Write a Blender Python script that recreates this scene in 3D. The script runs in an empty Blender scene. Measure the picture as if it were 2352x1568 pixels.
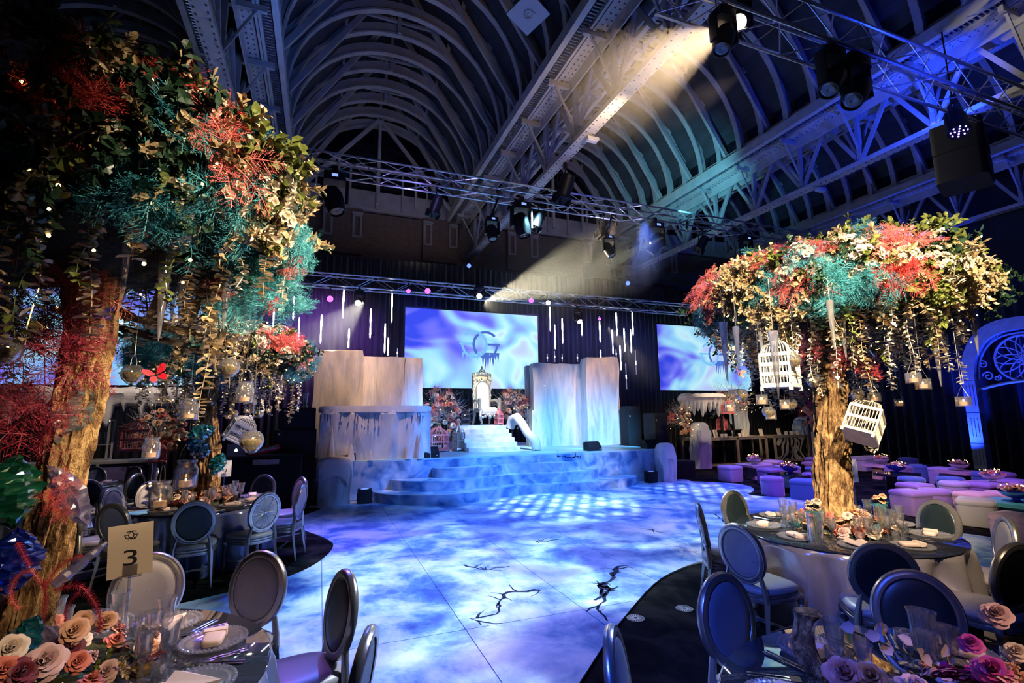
import bpy, math, random
from mathutils import Vector, Matrix, noise
R = math.radians; PI = math.pi
S = bpy.context.scene; COL = S.collection
rnd = random.Random(7)

# ------------------------------------------------------------------ camera
FPX, CAMH = 1135.0, 1.95
YAW, PIT, ROL = R(21.07), R(8.45), R(-.61)
_cy, _sy, _cp, _sp = math.cos(YAW), math.sin(YAW), math.cos(PIT), math.sin(PIT)
FW = Vector((_sy*_cp, _cy*_cp, _sp)); _r0 = Vector((_cy, -_sy, 0)); _u0 = Vector((-_sy*_sp, -_cy*_sp, _cp))
RT = _r0*math.cos(ROL) + _u0*math.sin(ROL); UP = -_r0*math.sin(ROL) + _u0*math.cos(ROL)
CAMP = Vector((0, 0, CAMH))
cam = bpy.data.objects.new('camera', bpy.data.cameras.new('camera')); COL.objects.link(cam)
cam.data.sensor_width = 36; cam.data.lens = 36*FPX/2352; cam.data.clip_start = .05; cam.data.clip_end = 200
m = Matrix((RT, UP, -FW)).transposed().to_4x4(); m.translation = CAMP
cam.matrix_world = m
S.camera = cam

def ray(x, y): return FW + RT*((x-1176)/FPX) - UP*((y-784)/FPX)
def at(x, y, X=None, Y=None, Z=None):
    """the point of the hall that the photograph shows at x, y, on a plane of known X, Y or height"""
    d = ray(x, y)
    t = (Z-CAMH)/d.z if Z is not None else (Y/d.y if Y is not None else X/d.x)
    return CAMP + d*t

# ------------------------------------------------------------------ world and exposure
S.view_settings.view_transform = 'Standard'; S.view_settings.look = 'None'
S.view_settings.gamma = 1; S.view_settings.exposure = 0; S.view_settings.use_curve_mapping = False
cy = S.cycles; cy.max_bounces = 6; cy.diffuse_bounces = 2; cy.glossy_bounces = 3; cy.transmission_bounces = 3; cy.volume_bounces = 0; cy.transparent_max_bounces = 14
cy.use_adaptive_sampling = True; cy.adaptive_threshold = .1; cy.adaptive_min_samples = 12; cy.sample_clamp_indirect = 4; cy.caustics_reflective = False; cy.caustics_refractive = False
w = bpy.data.worlds.new('world'); S.world = w; w.use_nodes = True
w.node_tree.nodes['Background'].inputs[0].default_value = (.25, .35, 1, 1)
w.node_tree.nodes['Background'].inputs[1].default_value = .012

# ------------------------------------------------------------------ lights of the hall (lamps on the trusses, and unseen fill spots added off them)
def aim(o, target):
    d = Vector(target) - o.location
    o.rotation_euler = d.to_track_quat('-Z', 'Y').to_euler()
def spot(loc, target, col, watts, deg=40, blend=.5, rad=.06, gobo=None, name='stage_or_fill_spot'):
    l = bpy.data.lights.new(name, 'SPOT'); l.energy = watts; l.color = col; l.spot_size = R(deg); l.spot_blend = blend
    l.shadow_soft_size = rad
    o = bpy.data.objects.new(name, l); COL.objects.link(o); o.location = loc; aim(o, target)
    if gobo: gobo_nodes(l, *gobo)
    return o
def gobo_nodes(l, kind, scale, lo, hi, seed=0):
    """a glass pattern in the lamp's gate: the beam is broken up by cloud blobs or slanting bars"""
    l.use_nodes = True; nt = l.node_tree; N = nt.nodes; L = nt.links
    em = next(n for n in N if n.type == 'EMISSION')
    tc = N.new('ShaderNodeTexCoord'); sp = N.new('ShaderNodeSeparateXYZ'); L.new(tc.outputs['Normal'], sp.inputs[0])
    ds = []
    for k in (0, 1):
        d = N.new('ShaderNodeMath'); d.operation = 'DIVIDE'; L.new(sp.outputs[k], d.inputs[0]); L.new(sp.outputs[2], d.inputs[1]); ds.append(d)
    cb = N.new('ShaderNodeCombineXYZ'); L.new(ds[0].outputs[0], cb.inputs[0]); L.new(ds[1].outputs[0], cb.inputs[1]); cb.inputs[2].default_value = seed
    if kind == 'cloud':
        t = N.new('ShaderNodeTexNoise'); t.inputs['Scale'].default_value = scale; t.inputs['Detail'].default_value = 3; t.inputs['Distortion'].default_value = .6
        out = t.outputs[0]
    elif kind == 'cells':
        t = N.new('ShaderNodeTexVoronoi'); t.inputs['Scale'].default_value = scale; out = t.outputs[0]
    else:
        t = N.new('ShaderNodeTexBrick'); t.inputs['Scale'].default_value = scale; t.inputs['Mortar Size'].default_value = .07
        t.inputs['Mortar Smooth'].default_value = .5; t.inputs['Color1'].default_value = t.inputs['Color2'].default_value = (1, 1, 1, 1); t.inputs['Mortar'].default_value = (0, 0, 0, 1)
        out = t.outputs[0]
    L.new(cb.outputs[0], t.inputs['Vector'])
    mr = N.new('ShaderNodeMapRange'); mr.inputs[1].default_value = lo; mr.inputs[2].default_value = hi; L.new(out, mr.inputs[0])
    L.new(mr.outputs[0], em.inputs['Strength'])
BLUE, DEEP, VIOLET, WARM, COOL, CYAN = (.06, .18, 1), (.012, .045, 1), (.38, .16, 1), (1, .72, .44), (.78, .92, 1), (.2, .75, 1)
FTZ, NTZ = 7.3, 7.3
# dance floor: blue washes and broken-up white beams
for x, tx, ty in ((1.0, .8, 6.8), (4.5, 4.2, 7.6), (8.2, 7.8, 9.2)): spot((x, 10.95, FTZ), (tx, ty, 0), BLUE, 2100, 58, .8)
spot((-.6, 10.95, FTZ), (0, 6.8, 0), VIOLET, 2200, 50, .8)
spot((6.6, 5.15, NTZ), (1.7, 5.0, 0), (.74, 1, .96), 4200, 50, .7, gobo=('cloud', 6, .45, .6, 1))
spot((6.2, 10.95, FTZ), (2.8, 6.2, 0), (.74, .96, 1), 4400, 44, .6, gobo=('cloud', 6, .48, .62, 4))
spot((8.8, 5.15, NTZ), (5.2, 8.2, 0), (.6, .75, 1), 1900, 46, .6, gobo=('cloud', 9, .5, .66, 7))
spot((3.2, 10.95, FTZ), (4.9, 9.9, 0), (.85, .9, 1), 4600, 26, .4, gobo=('bars', 6, .5, 1, 0))
spot((8.0, 10.95, FTZ), (9.0, 10.2, 0), (.7, .85, 1), 2600, 24, .5, gobo=('bars', 6, .5, 1, 0))
# stage: blue front wash, warm fresnels on the ice, white on the throne
spot((7.0, 5.3, NTZ), (4.8, 12.2, .5), (.09, .28, 1), 9000, 46, .7, gobo=('cloud', 10, .25, .65, 2))
for x, tx in ((2.0, .6), (3.6, 1.9), (7.3, 7.5), (9.6, 9.0)): spot((x, 10.95, FTZ-.1), (tx, 14.4, 3.0), (1, .56, .32), 1150, 28, .9)
spot((1.0, 10.95, FTZ-.1), (1.3, 12.9, 1.7), (1, .62, .42), 1200, 28, .8)
spot((5.0, 10.95, FTZ), (4.95, 14.9, 1.9), (1, .94, .84), 3300, 34, .7)
spot((7.4, 5.3, NTZ), (4.98, 15.3, 2.6), (1, .84, .62), 3200, 9, .6)
for _x, _t in ((2.6, (3.5, 14.8, 1.9)), (7.0, (6.0, 15.4, 2.2))): spot((_x, 10.95, FTZ), _t, (1, .7, .52), 1500, 17, .7)
spot((5.0, 10.95, FTZ), (4.9, 14.2, .9), (.3, .75, 1), 1500, 70, .8)
for p, q in (((.25, 12.3, .25), (.9, 14.0, 1.6)), ((7.1, 12.7, 1.2), (7.8, 15.2, 1.6)), ((9.3, 12.75, 1.2), (9.0, 14.8, 1.5)), ((2.75, 12.72, 1.2), (2.3, 14.5, 1.7))): spot(p, q, (.08, .42, 1), 260, 90, .9)
# backdrop lamps of the rear truss
for x, c, w_ in ((-1.2, VIOLET, 420), (.3, (.45, .12, 1), 750), (3.2, (.05, .1, .9), 260), (7.6, (.3, .16, 1), 240), (9.8, (.2, .2, 1), 260), (12, (.05, .1, .8), 200)): spot((x, 16.05, 5.75), (x-.2, 17.7, 4.2), c, w_, 140, 1)
# trees and tables
spot((.9, -1.4, 5.2), (5.05, 3.7, 2.6), (1, .8, .55), 5600, 34, .6, name='tree_key_light')
spot((1.4, -.2, 6.6), (4.95, 3.4, 1.3), (1, .76, .52), 2600, 22, .7)
spot((-2.0, .8, 4.0), (2.3, 2.35, .75), (.04, .11, 1), 1300, 24, .7)
_p = at(1687, 70, Y=5.2); NL = Vector((_p.x, 5.1, _p.z+.07)); NL += (Vector((-1, 3.2, 2.4))-NL).normalized()*.34
spot(tuple(NL), (-.9, 3.15, 2.5), (1, .7, .4), 8500, 27, .5, .03, name='tree_key_light')
spot((2.9, -.4, 5.0), (-.5, 3.05, 2.8), (1, .8, .56), 2300, 24, .8, name='tree_key_light')  # unseen front key, added to brighten the canopy's right side
spot((6.4, 5.15, NTZ), (-.9, 3.0, .9), (1, .78, .6), 1100, 24, .7)
spot((6.9, 5.3, NTZ), (-1.4, 8.3, 2.2), (1, .8, .6), 8000, 16, .7); spot((6.9, 5.3, NTZ), (-1.4, 8.3, .95), (1, .62, .42), 2600, 12, .8)
spot((3.2, .2, 3.3), (-.3, 3.4, 2.35), (1, .78, .52), 1500, 23, .8); spot((1.2, 5.6, 7.4), (-1.35, 8.3, 2.5), (1, .8, .58), 3200, 26, .8)  # both added without a fixture: low fill on the ornaments, fill on the small tree
spot((1.5, -.3, 4.4), (-.95, 3.0, 1.15), (1, .72, .46), 420, 24, .8)  # unseen warm fill added for the number card and the roses near it
spot((-2.5, 10.95, FTZ), (-2.6, 9.0, .6), (.45, .35, 1), 1100, 60, .8)
spot((7.0, 5.15, NTZ), (2.3, 1.7, .8), (.07, .15, 1), 3600, 38, .8)
spot((7.8, 5.15, NTZ), (-.2, 4.2, .7), (.6, .4, 1), 550, 26, .9)
spot((0, -1.2, 5.0), (2.6, 1.2, .9), (1, .7, .6), 60, 26, .8); spot((3.2, -1.0, 3.6), (2.75, 1.05, .95), (1, .62, .5), 330, 22, .8)  # unseen warm fills added to lift the corner roses
# lounge, bars and arch
spot((9.5, 5.15, NTZ), (12.5, 8.8, 0), (.48, .22, 1), 3200, 62, .8)
spot((12.5, 10.95, FTZ), (11.8, 9.3, 0), (.12, .2, 1), 2200, 70, .8)
spot((7.5, 5.15, NTZ), (11.5, 5.6, .3), (1, .66, .5), 1100, 34, .9)
spot((13, 10.95, FTZ), (14.8, 15.0, 1.6), (1, .76, .52), 1700, 36, .8)
spot((-2.5, 10.95, FTZ), (-4.8, 15.0, 2.2), (1, .8, .66), 1100, 34, .8)
spot((19.7, 10.5, .1), (20.4, 9.6, 3.4), DEEP, 1500, 70, .8, name='arch_uplight'); spot((19.7, 6.8, .1), (20.4, 7.6, 3.4), DEEP, 1300, 70, .8, name='arch_uplight')
# light reaching the roof
spot((-.4, 9.5, 8.2), (1.2, 12.5, 13), (.05, .2, 1), 100, 140, 1, .2); spot((3.2, 16.4, 7.0), (2.6, 18, 12.5), (.9, .8, .75), 45, 130, 1, .2)
spot((9.2, 14.5, 8.0), (9.4, 16, 13), (.85, .75, .7), 85, 140, 1, .2); spot((5.5, 8.0, 7.8), (6.2, 12, 11), (1, .7, .45), 130, 110, 1, .2)
spot((9.6, 10.9, 7.8), (12.2, 13.5, 10.2), (.15, .72, 1), 800, 64, .9); spot((12.2, 5.6, 8.3), (16.5, 9, 11), DEEP, 850, 120, 1); spot((9.5, 4.0, 6.6), (9.5, 5.2, 8.2), DEEP, 320, 130, 1)
spot((2.0, 10.3, 6.9), (2.5, 11.5, 7.7), (.35, .25, 1), 30, 150, 1); spot((8.0, 10.3, 6.9), (8, 11.5, 7.7), (.5, .5, 1), 34, 150, 1)
# beams standing in the haze
_b = at(1450, 575, Y=11.0); spot((5.0, 15.55, 5.75), tuple(_b), (1, .9, .62), 5000, 30, .3, .03, gobo=('cells', 9, .15, .5, 0)); spot((5.0, 15.5, 5.7), (4.6, 9, 3.2), (1, .9, .7), 500, 40, .6, .03)
spot((1.15, 15.4, 5.5), (-.9, 14.2, 2.9), (1, .9, .72), 900, 44, .3, .03, gobo=('cells', 10, .15, .5, 0)); spot((9.6, 15.4, 5.2), (11.0, 14.3, 2.8), (1, .85, .65), 500, 30, .3, .03, gobo=('cells', 10, .15, .5, 0))
spot((8.9, 10.9, 6.9), (4.2, 14.5, 4.6), (.8, .95, .8), 1500, 16, .6, .03)


# ------------------------------------------------------------------ materials
MATS = {}
def ramp(nt, stops, fac):
    n = nt.nodes.new('ShaderNodeValToRGB'); e = n.color_ramp.elements
    while len(e) < len(stops): e.new(.5)
    for k, (p, c) in enumerate(stops): e[k].position = p; e[k].color = (*c[:3], 1)
    nt.links.new(fac, n.inputs[0]); return n.outputs[0]
def tex(nt, kind, scale, detail=3, coord='Object', sc=(1, 1, 1), dist=0, rough=.5):
    tc = nt.nodes.new('ShaderNodeTexCoord'); mp = nt.nodes.new('ShaderNodeMapping'); mp.inputs['Scale'].default_value = sc
    nt.links.new(tc.outputs[coord], mp.inputs[0])
    n = nt.nodes.new('ShaderNodeTex' + kind); nt.links.new(mp.outputs[0], n.inputs['Vector']); n.inputs['Scale'].default_value = scale
    if kind == 'Noise': n.inputs['Detail'].default_value = detail; n.inputs['Distortion'].default_value = dist; n.inputs['Roughness'].default_value = rough
    return n.outputs[0]
def pmat(name, col, rough=.5, metal=0, em=0, emcol=None, var=None, bump=None, sheen=0, spec=None, sc=(1, 1, 1), stops=None, coat=0, sample=True, trans=0):
    """a Principled material: var=(noise scale, amount), bump=(noise scale, strength), stops=colour ramp over the var noise"""
    if name in MATS: return MATS[name]
    m = bpy.data.materials.new(name); m.use_nodes = True; nt = m.node_tree; b = nt.nodes['Principled BSDF']; MATS[name] = m
    b.inputs['Base Color'].default_value = (*col, 1); b.inputs['Roughness'].default_value = rough; b.inputs['Metallic'].default_value = metal
    if spec is not None: b.inputs['Specular IOR Level'].default_value = spec
    if sheen: b.inputs['Sheen Weight'].default_value = sheen; b.inputs['Sheen Roughness'].default_value = .4
    if coat: b.inputs['Coat Weight'].default_value = coat
    if trans: b.inputs['Transmission Weight'].default_value = trans
    if em: b.inputs['Emission Color'].default_value = (*(emcol or col), 1); b.inputs['Emission Strength'].default_value = em
    if var:
        t = tex(nt, 'Noise', var[0], 4, sc=sc, dist=var[2] if len(var) > 2 else 0)
        st = stops or [(.3, [c*(1-var[1]) for c in col]), (.7, [min(1, c*(1+var[1])) for c in col])]
        nt.links.new(ramp(nt, st, t), b.inputs['Base Color'])
    if bump:
        t = tex(nt, 'Noise', bump[0], 5, sc=sc, rough=.65); bp = nt.nodes.new('ShaderNodeBump'); bp.inputs['Strength'].default_value = bump[1]; bp.inputs['Distance'].default_value = bump[2] if len(bump) > 2 else .02
        nt.links.new(t, bp.inputs['Height']); nt.links.new(bp.outputs[0], b.inputs['Normal'])
    if not sample: m.cycles.emission_sampling = 'NONE'
    return m
def glass(name, tint=(1, 1, 1), gloss=.12, rough=.03, body=0, bodycol=(1, 1, 1)):
    """thin clear glass: light passes straight through, the surface mirrors more at grazing angles"""
    if name in MATS: return MATS[name]
    m = bpy.data.materials.new(name); m.use_nodes = True; nt = m.node_tree; N = nt.nodes; L = nt.links; MATS[name] = m
    N.remove(N['Principled BSDF']); out = N['Material Output']
    tr = N.new('ShaderNodeBsdfTransparent'); tr.inputs[0].default_value = (*tint, 1)
    gl = N.new('ShaderNodeBsdfGlossy'); gl.inputs['Roughness'].default_value = rough
    lw = N.new('ShaderNodeLayerWeight'); lw.inputs[0].default_value = .35
    mr = N.new('ShaderNodeMapRange'); mr.inputs[3].default_value = gloss; mr.inputs[4].default_value = .9; L.new(lw.outputs['Facing'], mr.inputs[0])
    mx = N.new('ShaderNodeMixShader'); L.new(mr.outputs[0], mx.inputs[0]); L.new(tr.outputs[0], mx.inputs[1]); L.new(gl.outputs[0], mx.inputs[2])
    last = mx
    if body:
        df = N.new('ShaderNodeBsdfTranslucent'); df.inputs[0].default_value = (*bodycol, 1)
        d2 = N.new('ShaderNodeBsdfDiffuse'); d2.inputs[0].default_value = (*bodycol, 1)
        m2 = N.new('ShaderNodeMixShader'); L.new(df.outputs[0], m2.inputs[1]); L.new(d2.outputs[0], m2.inputs[2])
        m3 = N.new('ShaderNodeMixShader'); m3.inputs[0].default_value = body; L.new(mx.outputs[0], m3.inputs[1]); L.new(m2.outputs[0], m3.inputs[2]); last = m3
    L.new(last.outputs[0], out.inputs[0]); return m

# ------------------------------------------------------------------ mesh building
class MB:
    def __init__(s): s.v = []; s.f = []
    def add(s, vs, fs, M=None):
        o = len(s.v)
        s.v += [tuple(M @ Vector(v)) for v in vs] if M is not None else [tuple(v) for v in vs]
        s.f += [tuple(i+o for i in f) for f in fs]; return s
    def box(s, c, d, M=None, taper=1):
        x, y, z = d[0]/2, d[1]/2, d[2]/2; vs = []
        for k, t in ((-1, 1), (1, taper)):
            vs += [(c[0]+a*x*t, c[1]+b*y*t, c[2]+k*z) for a, b in ((-1, -1), (1, -1), (1, 1), (-1, 1))]
        return s.add(vs, [(3, 2, 1, 0), (4, 5, 6, 7), (0, 1, 5, 4), (1, 2, 6, 5), (2, 3, 7, 6), (3, 0, 4, 7)], M)
    def beam(s, a, b, w, h=None, up=(0, 0, 1)):
        a, b = Vector(a), Vector(b); h = h or w; d = b-a; L = d.length; d.normalize(); u = Vector(up)
        if abs(d.dot(u)) > .99: u = Vector((1, 0, 0))
        r = d.cross(u).normalized(); u = r.cross(d)
        M = Matrix((r, d, u)).transposed().to_4x4(); M.translation = (a+b)/2
        return s.box((0, 0, 0), (w, L, h), M)
    def loft(s, rings, caps=True, M=None, closed=False):
        n = len(rings[0]); vs = [p for r in rings for p in r]; fs = []
        for k in range(len(rings)-1 if not closed else len(rings)):
            a, b = k*n, ((k+1) % len(rings))*n
            fs += [(a+i, a+(i+1) % n, b+(i+1) % n, b+i) for i in range(n)]
        if caps and not closed: fs += [tuple(range(n))[::-1], tuple((len(rings)-1)*n+i for i in range(n))]
        return s.add(vs, fs, M)
    def lathe(s, prof, n=16, M=None, caps=False):
        return s.loft([[(r*math.cos(2*PI*i/n), r*math.sin(2*PI*i/n), z) for i in range(n)] for r, z in prof], caps, M)
    def tube(s, pts, r, n=6, caps=True, closed=False, flat=1):
        pts = [Vector(p) for p in pts]; rs = r if isinstance(r, (list, tuple)) else [r]*len(pts); rings = []; u = None
        N = len(pts)
        for k, p in enumerate(pts):
            d = (pts[(k+1) % N]-pts[k-1]) if closed else (pts[min(k+1, N-1)]-pts[max(k-1, 0)])
            d.normalize()
            if u is None: u = Vector((0, 0, 1)) if abs(d.z) < .9 else Vector((1, 0, 0))
            a = d.cross(u)
            if a.length < 1e-5: a = d.orthogonal()
            a.normalize(); u = a.cross(d)
            rings.append([p + a*(rs[k]*math.cos(2*PI*i/n)) + u*(rs[k]*flat*math.sin(2*PI*i/n)) for i in range(n)])
        return s.loft(rings, caps, closed=closed)
    def cyl(s, a, b, r, n=8, r2=None): return s.tube([a, b], [r, r if r2 is None else r2], n)
    def sphere(s, c, r, n=8, m=6, sc=(1, 1, 1), M=None):
        pr = [(max(1e-4, r*math.sin(PI*k/m)), -r*math.cos(PI*k/m)) for k in range(m+1)]
        T = Matrix.Translation(c) @ Matrix.Diagonal((*sc, 1))
        return s.lathe(pr, n, T if M is None else M @ T)
    def prism(s, poly, z0, z1, M=None):
        n = len(poly); vs = [(x, y, z0) for x, y in poly]+[(x, y, z1) for x, y in poly]
        return s.add(vs, [tuple(range(n))[::-1], tuple(range(n, 2*n))]+[(i, (i+1) % n, n+(i+1) % n, n+i) for i in range(n)], M)
    def mesh(s, name, mat, smooth=40):
        me = bpy.data.meshes.new(name); me.from_pydata(s.v, [], s.f); me.update()
        if mat: me.materials.append(mat)
        if smooth:
            me.polygons.foreach_set('use_smooth', [True]*len(me.polygons))
            if smooth < 180: me.set_sharp_from_angle(angle=R(smooth))
        return me
def obj(name, data, mat=None, parent=None, loc=(0, 0, 0), rot=(0, 0, 0), sc=(1, 1, 1), smooth=40):
    if isinstance(data, MB): data = data.mesh(name, mat, smooth)
    o = bpy.data.objects.new(name, data); COL.objects.link(o)
    o.location = loc; o.rotation_euler = rot; o.scale = sc if not isinstance(sc, (int, float)) else (sc, sc, sc)
    if parent: o.parent = parent
    return o
def tag(o, label, cat=None, group=None, kind=None):
    if label: o['label'] = label
    if cat: o['category'] = cat
    if group: o['group'] = group
    if kind: o['kind'] = kind
    return o
def thing(name, label, cat, loc=(0, 0, 0), rz=0, group=None, rot=None, sc=1):
    o = obj(name, None, None, None, loc, rot or (0, 0, rz), sc); o.empty_display_size = .1
    return tag(o, label, cat, group)
def struct(name, data, mat=None, parent=None, label=None, **k):
    o = obj(name, data, mat, parent, **k)
    if not parent: o['kind'] = 'structure'
    if label: o['label'] = label
    return o
def copy_tree(src, loc, rot, label=None, group=None, sc=None):
    def cp(o, par):
        c = o.copy(); COL.objects.link(c); c.parent = par
        for ch in o.children: cp(ch, c)
        return c
    r = cp(src, None); r.location = loc; r.rotation_euler = rot if not isinstance(rot, (int, float)) else (0, 0, rot)
    if sc: r.scale = (sc, sc, sc)
    if label: r['label'] = label
    if group: r['group'] = group
    return r
def squircle(w, d, e, n=24, z=0, cx=0, cy=0):
    out = []
    for i in range(n):
        t = 2*PI*i/n; c, s_ = math.cos(t), math.sin(t)
        out.append((cx+w/2*math.copysign(abs(c)**e, c), cy+d/2*math.copysign(abs(s_)**e, s_), z))
    return out
ORD = 'first second third fourth fifth sixth seventh eighth ninth tenth eleventh twelfth thirteenth fourteenth fifteenth sixteenth seventeenth eighteenth nineteenth twentieth'.split()
def nth(v, L): return ORD[sorted(L).index(v)]
def fbm(p, o=4): return noise.fractal(p, 1.0, 2.0, o)

# ------------------------------------------------------------------ shared materials
white_metal = pmat('silver_paint', (.62, .6, .58), .3, .6, bump=(60, .05))
alu = pmat('truss_aluminium', (.75, .76, .8), .28, .9)
black = pmat('black_metal', (.012, .012, .014), .45, .3)
blackm = pmat('black_matt', (.008, .008, .01), .8)
cream = pmat('cream_paint', (.62, .58, .52), .55, var=(3, .12))
creamd = pmat('cream_paint_timber', (.5, .47, .43), .6, var=(2, .15))

# ------------------------------------------------------------------ floor: dark patterned carpet with the printed dance floor laid on it
def carpet_mat():
    m = pmat('carpet', (.02, .02, .02), 1, bump=(300, .3), spec=.05); nt = m.node_tree; b = nt.nodes['Principled BSDF']
    t = tex(nt, 'Noise', 2.2, 2, dist=1.2)
    nt.links.new(ramp(nt, [(.38, (.003, .003, .004)), (.5, (.009, .009, .0095)), (.62, (.02, .018, .016))], t), b.inputs['Base Color']); return m
struct('floor', MB().box((5, 8.5, -.05), (34, 27, .1)), carpet_mat(), label='dark carpet of the hall with a faint blotchy pattern')
def floor_print():
    m = bpy.data.materials.new('ice_print'); m.use_nodes = True; nt = m.node_tree; b = nt.nodes['Principled BSDF']
    t1 = tex(nt, 'Noise', 1.3, 9, 'Object', dist=.25, rough=.66)
    c1 = ramp(nt, [(.34, (.03, .1, .4)), (.43, (.12, .3, .6)), (.5, (.4, .6, .76)), (.57, (.68, .82, .88)), (.68, (.92, .95, .95))], t1)
    t2 = tex(nt, 'Noise', .35, 3, 'Object', dist=.8)
    c2 = ramp(nt, [(.4, (1, 1, 1)), (.62, (.45, .5, .95))], t2)
    mx = nt.nodes.new('ShaderNodeMix'); mx.data_type = 'RGBA'; mx.blend_type = 'MULTIPLY'; mx.inputs[0].default_value = .7
    nt.links.new(c1, mx.inputs[6]); nt.links.new(c2, mx.inputs[7]); nt.links.new(mx.outputs[2], b.inputs['Base Color'])
    b.inputs['Roughness'].default_value = .34; b.inputs['Specular IOR Level'].default_value = .35
    return m
ice_print = floor_print()
DF = [(-3.4, 5.2), (-1.57, 6.3), (-.97, 6.6), (-.38, 6.89), (.05, 7.47), (.27, 8.34), (.11, 9.0), (-.24, 9.83), (-.3, 10.8), (.1, 11.6), (.6, 12.36), (9.3, 12.36),
      (10.0, 11.75), (10.55, 11.2), (10.77, 10.77), (10.6, 10.2), (10.11, 9.7), (9.65, 9.42), (9.62, 9.1), (10.0, 8.75), (10.3, 8.3), (10.1, 7.4), (9.7, 6.4), (9.5, 5.5), (9.7, 4.6), (9.4, 3.6), (8.6, 3.0),
      (7.7, 3.2), (7.1, 4.0), (6.5, 4.9), (5.7, 5.45), (4.87, 5.52), (4.28, 5.37), (3.64, 5.03), (2.65, 4.24), (2.36, 3.98), (1.87, 3.52), (1.4, 3.1), (.9, 3.45), (.45, 4.03), (0, 3.85), (-.8, 3.9), (-2.2, 4.3)]
def smooth_poly(P, k=4):
    out = []; n = len(P)
    for i in range(n):
        p0, p1, p2, p3 = (Vector((*P[(i+j) % n], 0)) for j in (-1, 0, 1, 2))
        for q in range(k):
            t = q/k
            out.append(.5*((2*p1)+(p2-p0)*t+(2*p0-5*p1+4*p2-p3)*t*t+(3*p1-p0-3*p2+p3)*t**3))
    return [(p.x, p.y) for p in out]
def clip(poly, ax, val, keep):
    out = []
    for i in range(len(poly)):
        a, b = poly[i-1], poly[i]; ia, ib = (a[ax]-val)*keep >= 0, (b[ax]-val)*keep >= 0
        if ia != ib:
            t = (val-a[ax])/(b[ax]-a[ax]); out.append((a[0]+(b[0]-a[0])*t, a[1]+(b[1]-a[1])*t))
        if ib: out.append(b)
    return out
dance = thing('dance_floor', 'glossy wavy-edged dance floor printed like blue and white cracked ice', 'dance floor')
DFS = smooth_poly(DF)
obj('edge_base', MB().prism(DFS, .001, .012), pmat('vinyl_edge', (.25, .4, .55), .4), dance)
G = .004
for i in range(-3, 9):
    for j in range(-1, 4):
        x0, y0 = .1+1.22*i, 4.68+2.44*j
        p = DFS
        for ax, v, k in ((0, x0+G, 1), (0, x0+1.22-G, -1), (1, y0+G, 1), (1, y0+2.44-G, -1)):
            if p: p = clip(p, ax, v, k)
        if len(p) > 2: obj('floor_panel', MB().prism(p, .012, .02), ice_print, dance)
crackm = pmat('crack_print', (.002, .008, .05), .6, spec=.05)
def crack(pts, w, seed, z=.0215, branches=6, reach=.35):
    r = random.Random(seed); b = MB()
    def run(P, w0, w1):
        Q = [P[0]]
        for a, c in zip(P, P[1:]):
            a, c = Vector(a), Vector(c); n = max(2, int((c-a).length/.07))
            for k in range(1, n+1):
                t = k/n; q = a.lerp(c, t); e = .03 if k < n else 0
                Q.append((q.x+r.uniform(-e, e), q.y+r.uniform(-e, e)))
        L = []
        for k, q in enumerate(Q):
            a, c = Q[max(0, k-1)], Q[min(len(Q)-1, k+1)]; d = Vector((c[0]-a[0], c[1]-a[1])); d = Vector((-d.y, d.x)).normalized() if d.length else Vector((1, 0))
            ww = (w0+(w1-w0)*k/(len(Q)-1))*r.uniform(.5, 1.4)/2; L.append(((q[0]+d.x*ww, q[1]+d.y*ww, z), (q[0]-d.x*ww, q[1]-d.y*ww, z)))
        b.add([p for l in L for p in l], [(2*k, 2*k+1, 2*k+3, 2*k+2) for k in range(len(L)-1)]); return Q
    Q = run(pts, w, w*.3)
    for k in range(branches):
        q = Q[r.randrange(len(Q))]; a = r.uniform(0, 2*PI); l = r.uniform(.4, 1)*reach
        run([q, (q[0]+l*math.cos(a), q[1]+l*math.sin(a))], w*.6, w*.1)
    return b
def fl(*px): return [tuple(at(x, y, Z=.02)[:2]) for x, y in px]
for k, (px, w_, br, rc) in enumerate([
        ([(1420, 1300), (1400, 1335), (1375, 1345), (1390, 1380), (1372, 1400)], .045, 12, .25), ([(1385, 1340), (1400, 1355), (1365, 1378)], .05, 5, .2), ([(1372, 1400), (1395, 1425)], .02, 2, .15),
        ([(1240, 1355), (1165, 1360), (1145, 1385), (1140, 1410), (1080, 1420), (1105, 1435)], .03, 8, .3), ([(1065, 1297), (1115, 1308), (1170, 1300)], .025, 5, .3),
        ([(1290, 1238), (1230, 1245), (1270, 1232)], .02, 4, .3), ([(1490, 1215), (1530, 1225)], .02, 4, .3), ([(1640, 1180), (1665, 1200), (1660, 1185)], .02, 4, .3), ([(1560, 1262), (1600, 1270)], .012, 4, .3)]):
    obj('printed_crack', crack(fl(*px), w_*1.5, k+3, branches=br, reach=rc), crackm, dance, smooth=0)
# round perforated floor plates in the carpet
for k, (x, y) in enumerate([(1460, 1420), (1572, 1398)]):
    p = at(x, y, Z=0); t = thing('floor_plate', ['round white slotted floor plate in the carpet near the dance floor edge', 'round white slotted floor plate in the carpet closer to the blue chair'][k], 'floor plate', (p.x, p.y, 0), group='floor plates')
    obj('rim', MB().lathe([(.085, 0), (.085, .006), (.08, .006), (.08, 0)], 24), white_metal, t)
    fin = MB()
    for q in range(20):
        a = 2*PI*q/20; fin.beam((.02*math.cos(a), .02*math.sin(a), .004), (.08*math.cos(a), .08*math.sin(a), .004), .008, .004)
    obj('slot_fins', fin, white_metal, t)
    obj('back_disc', MB().lathe([(.001, .0015), (.08, .0015)], 24), black, t)

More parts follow.
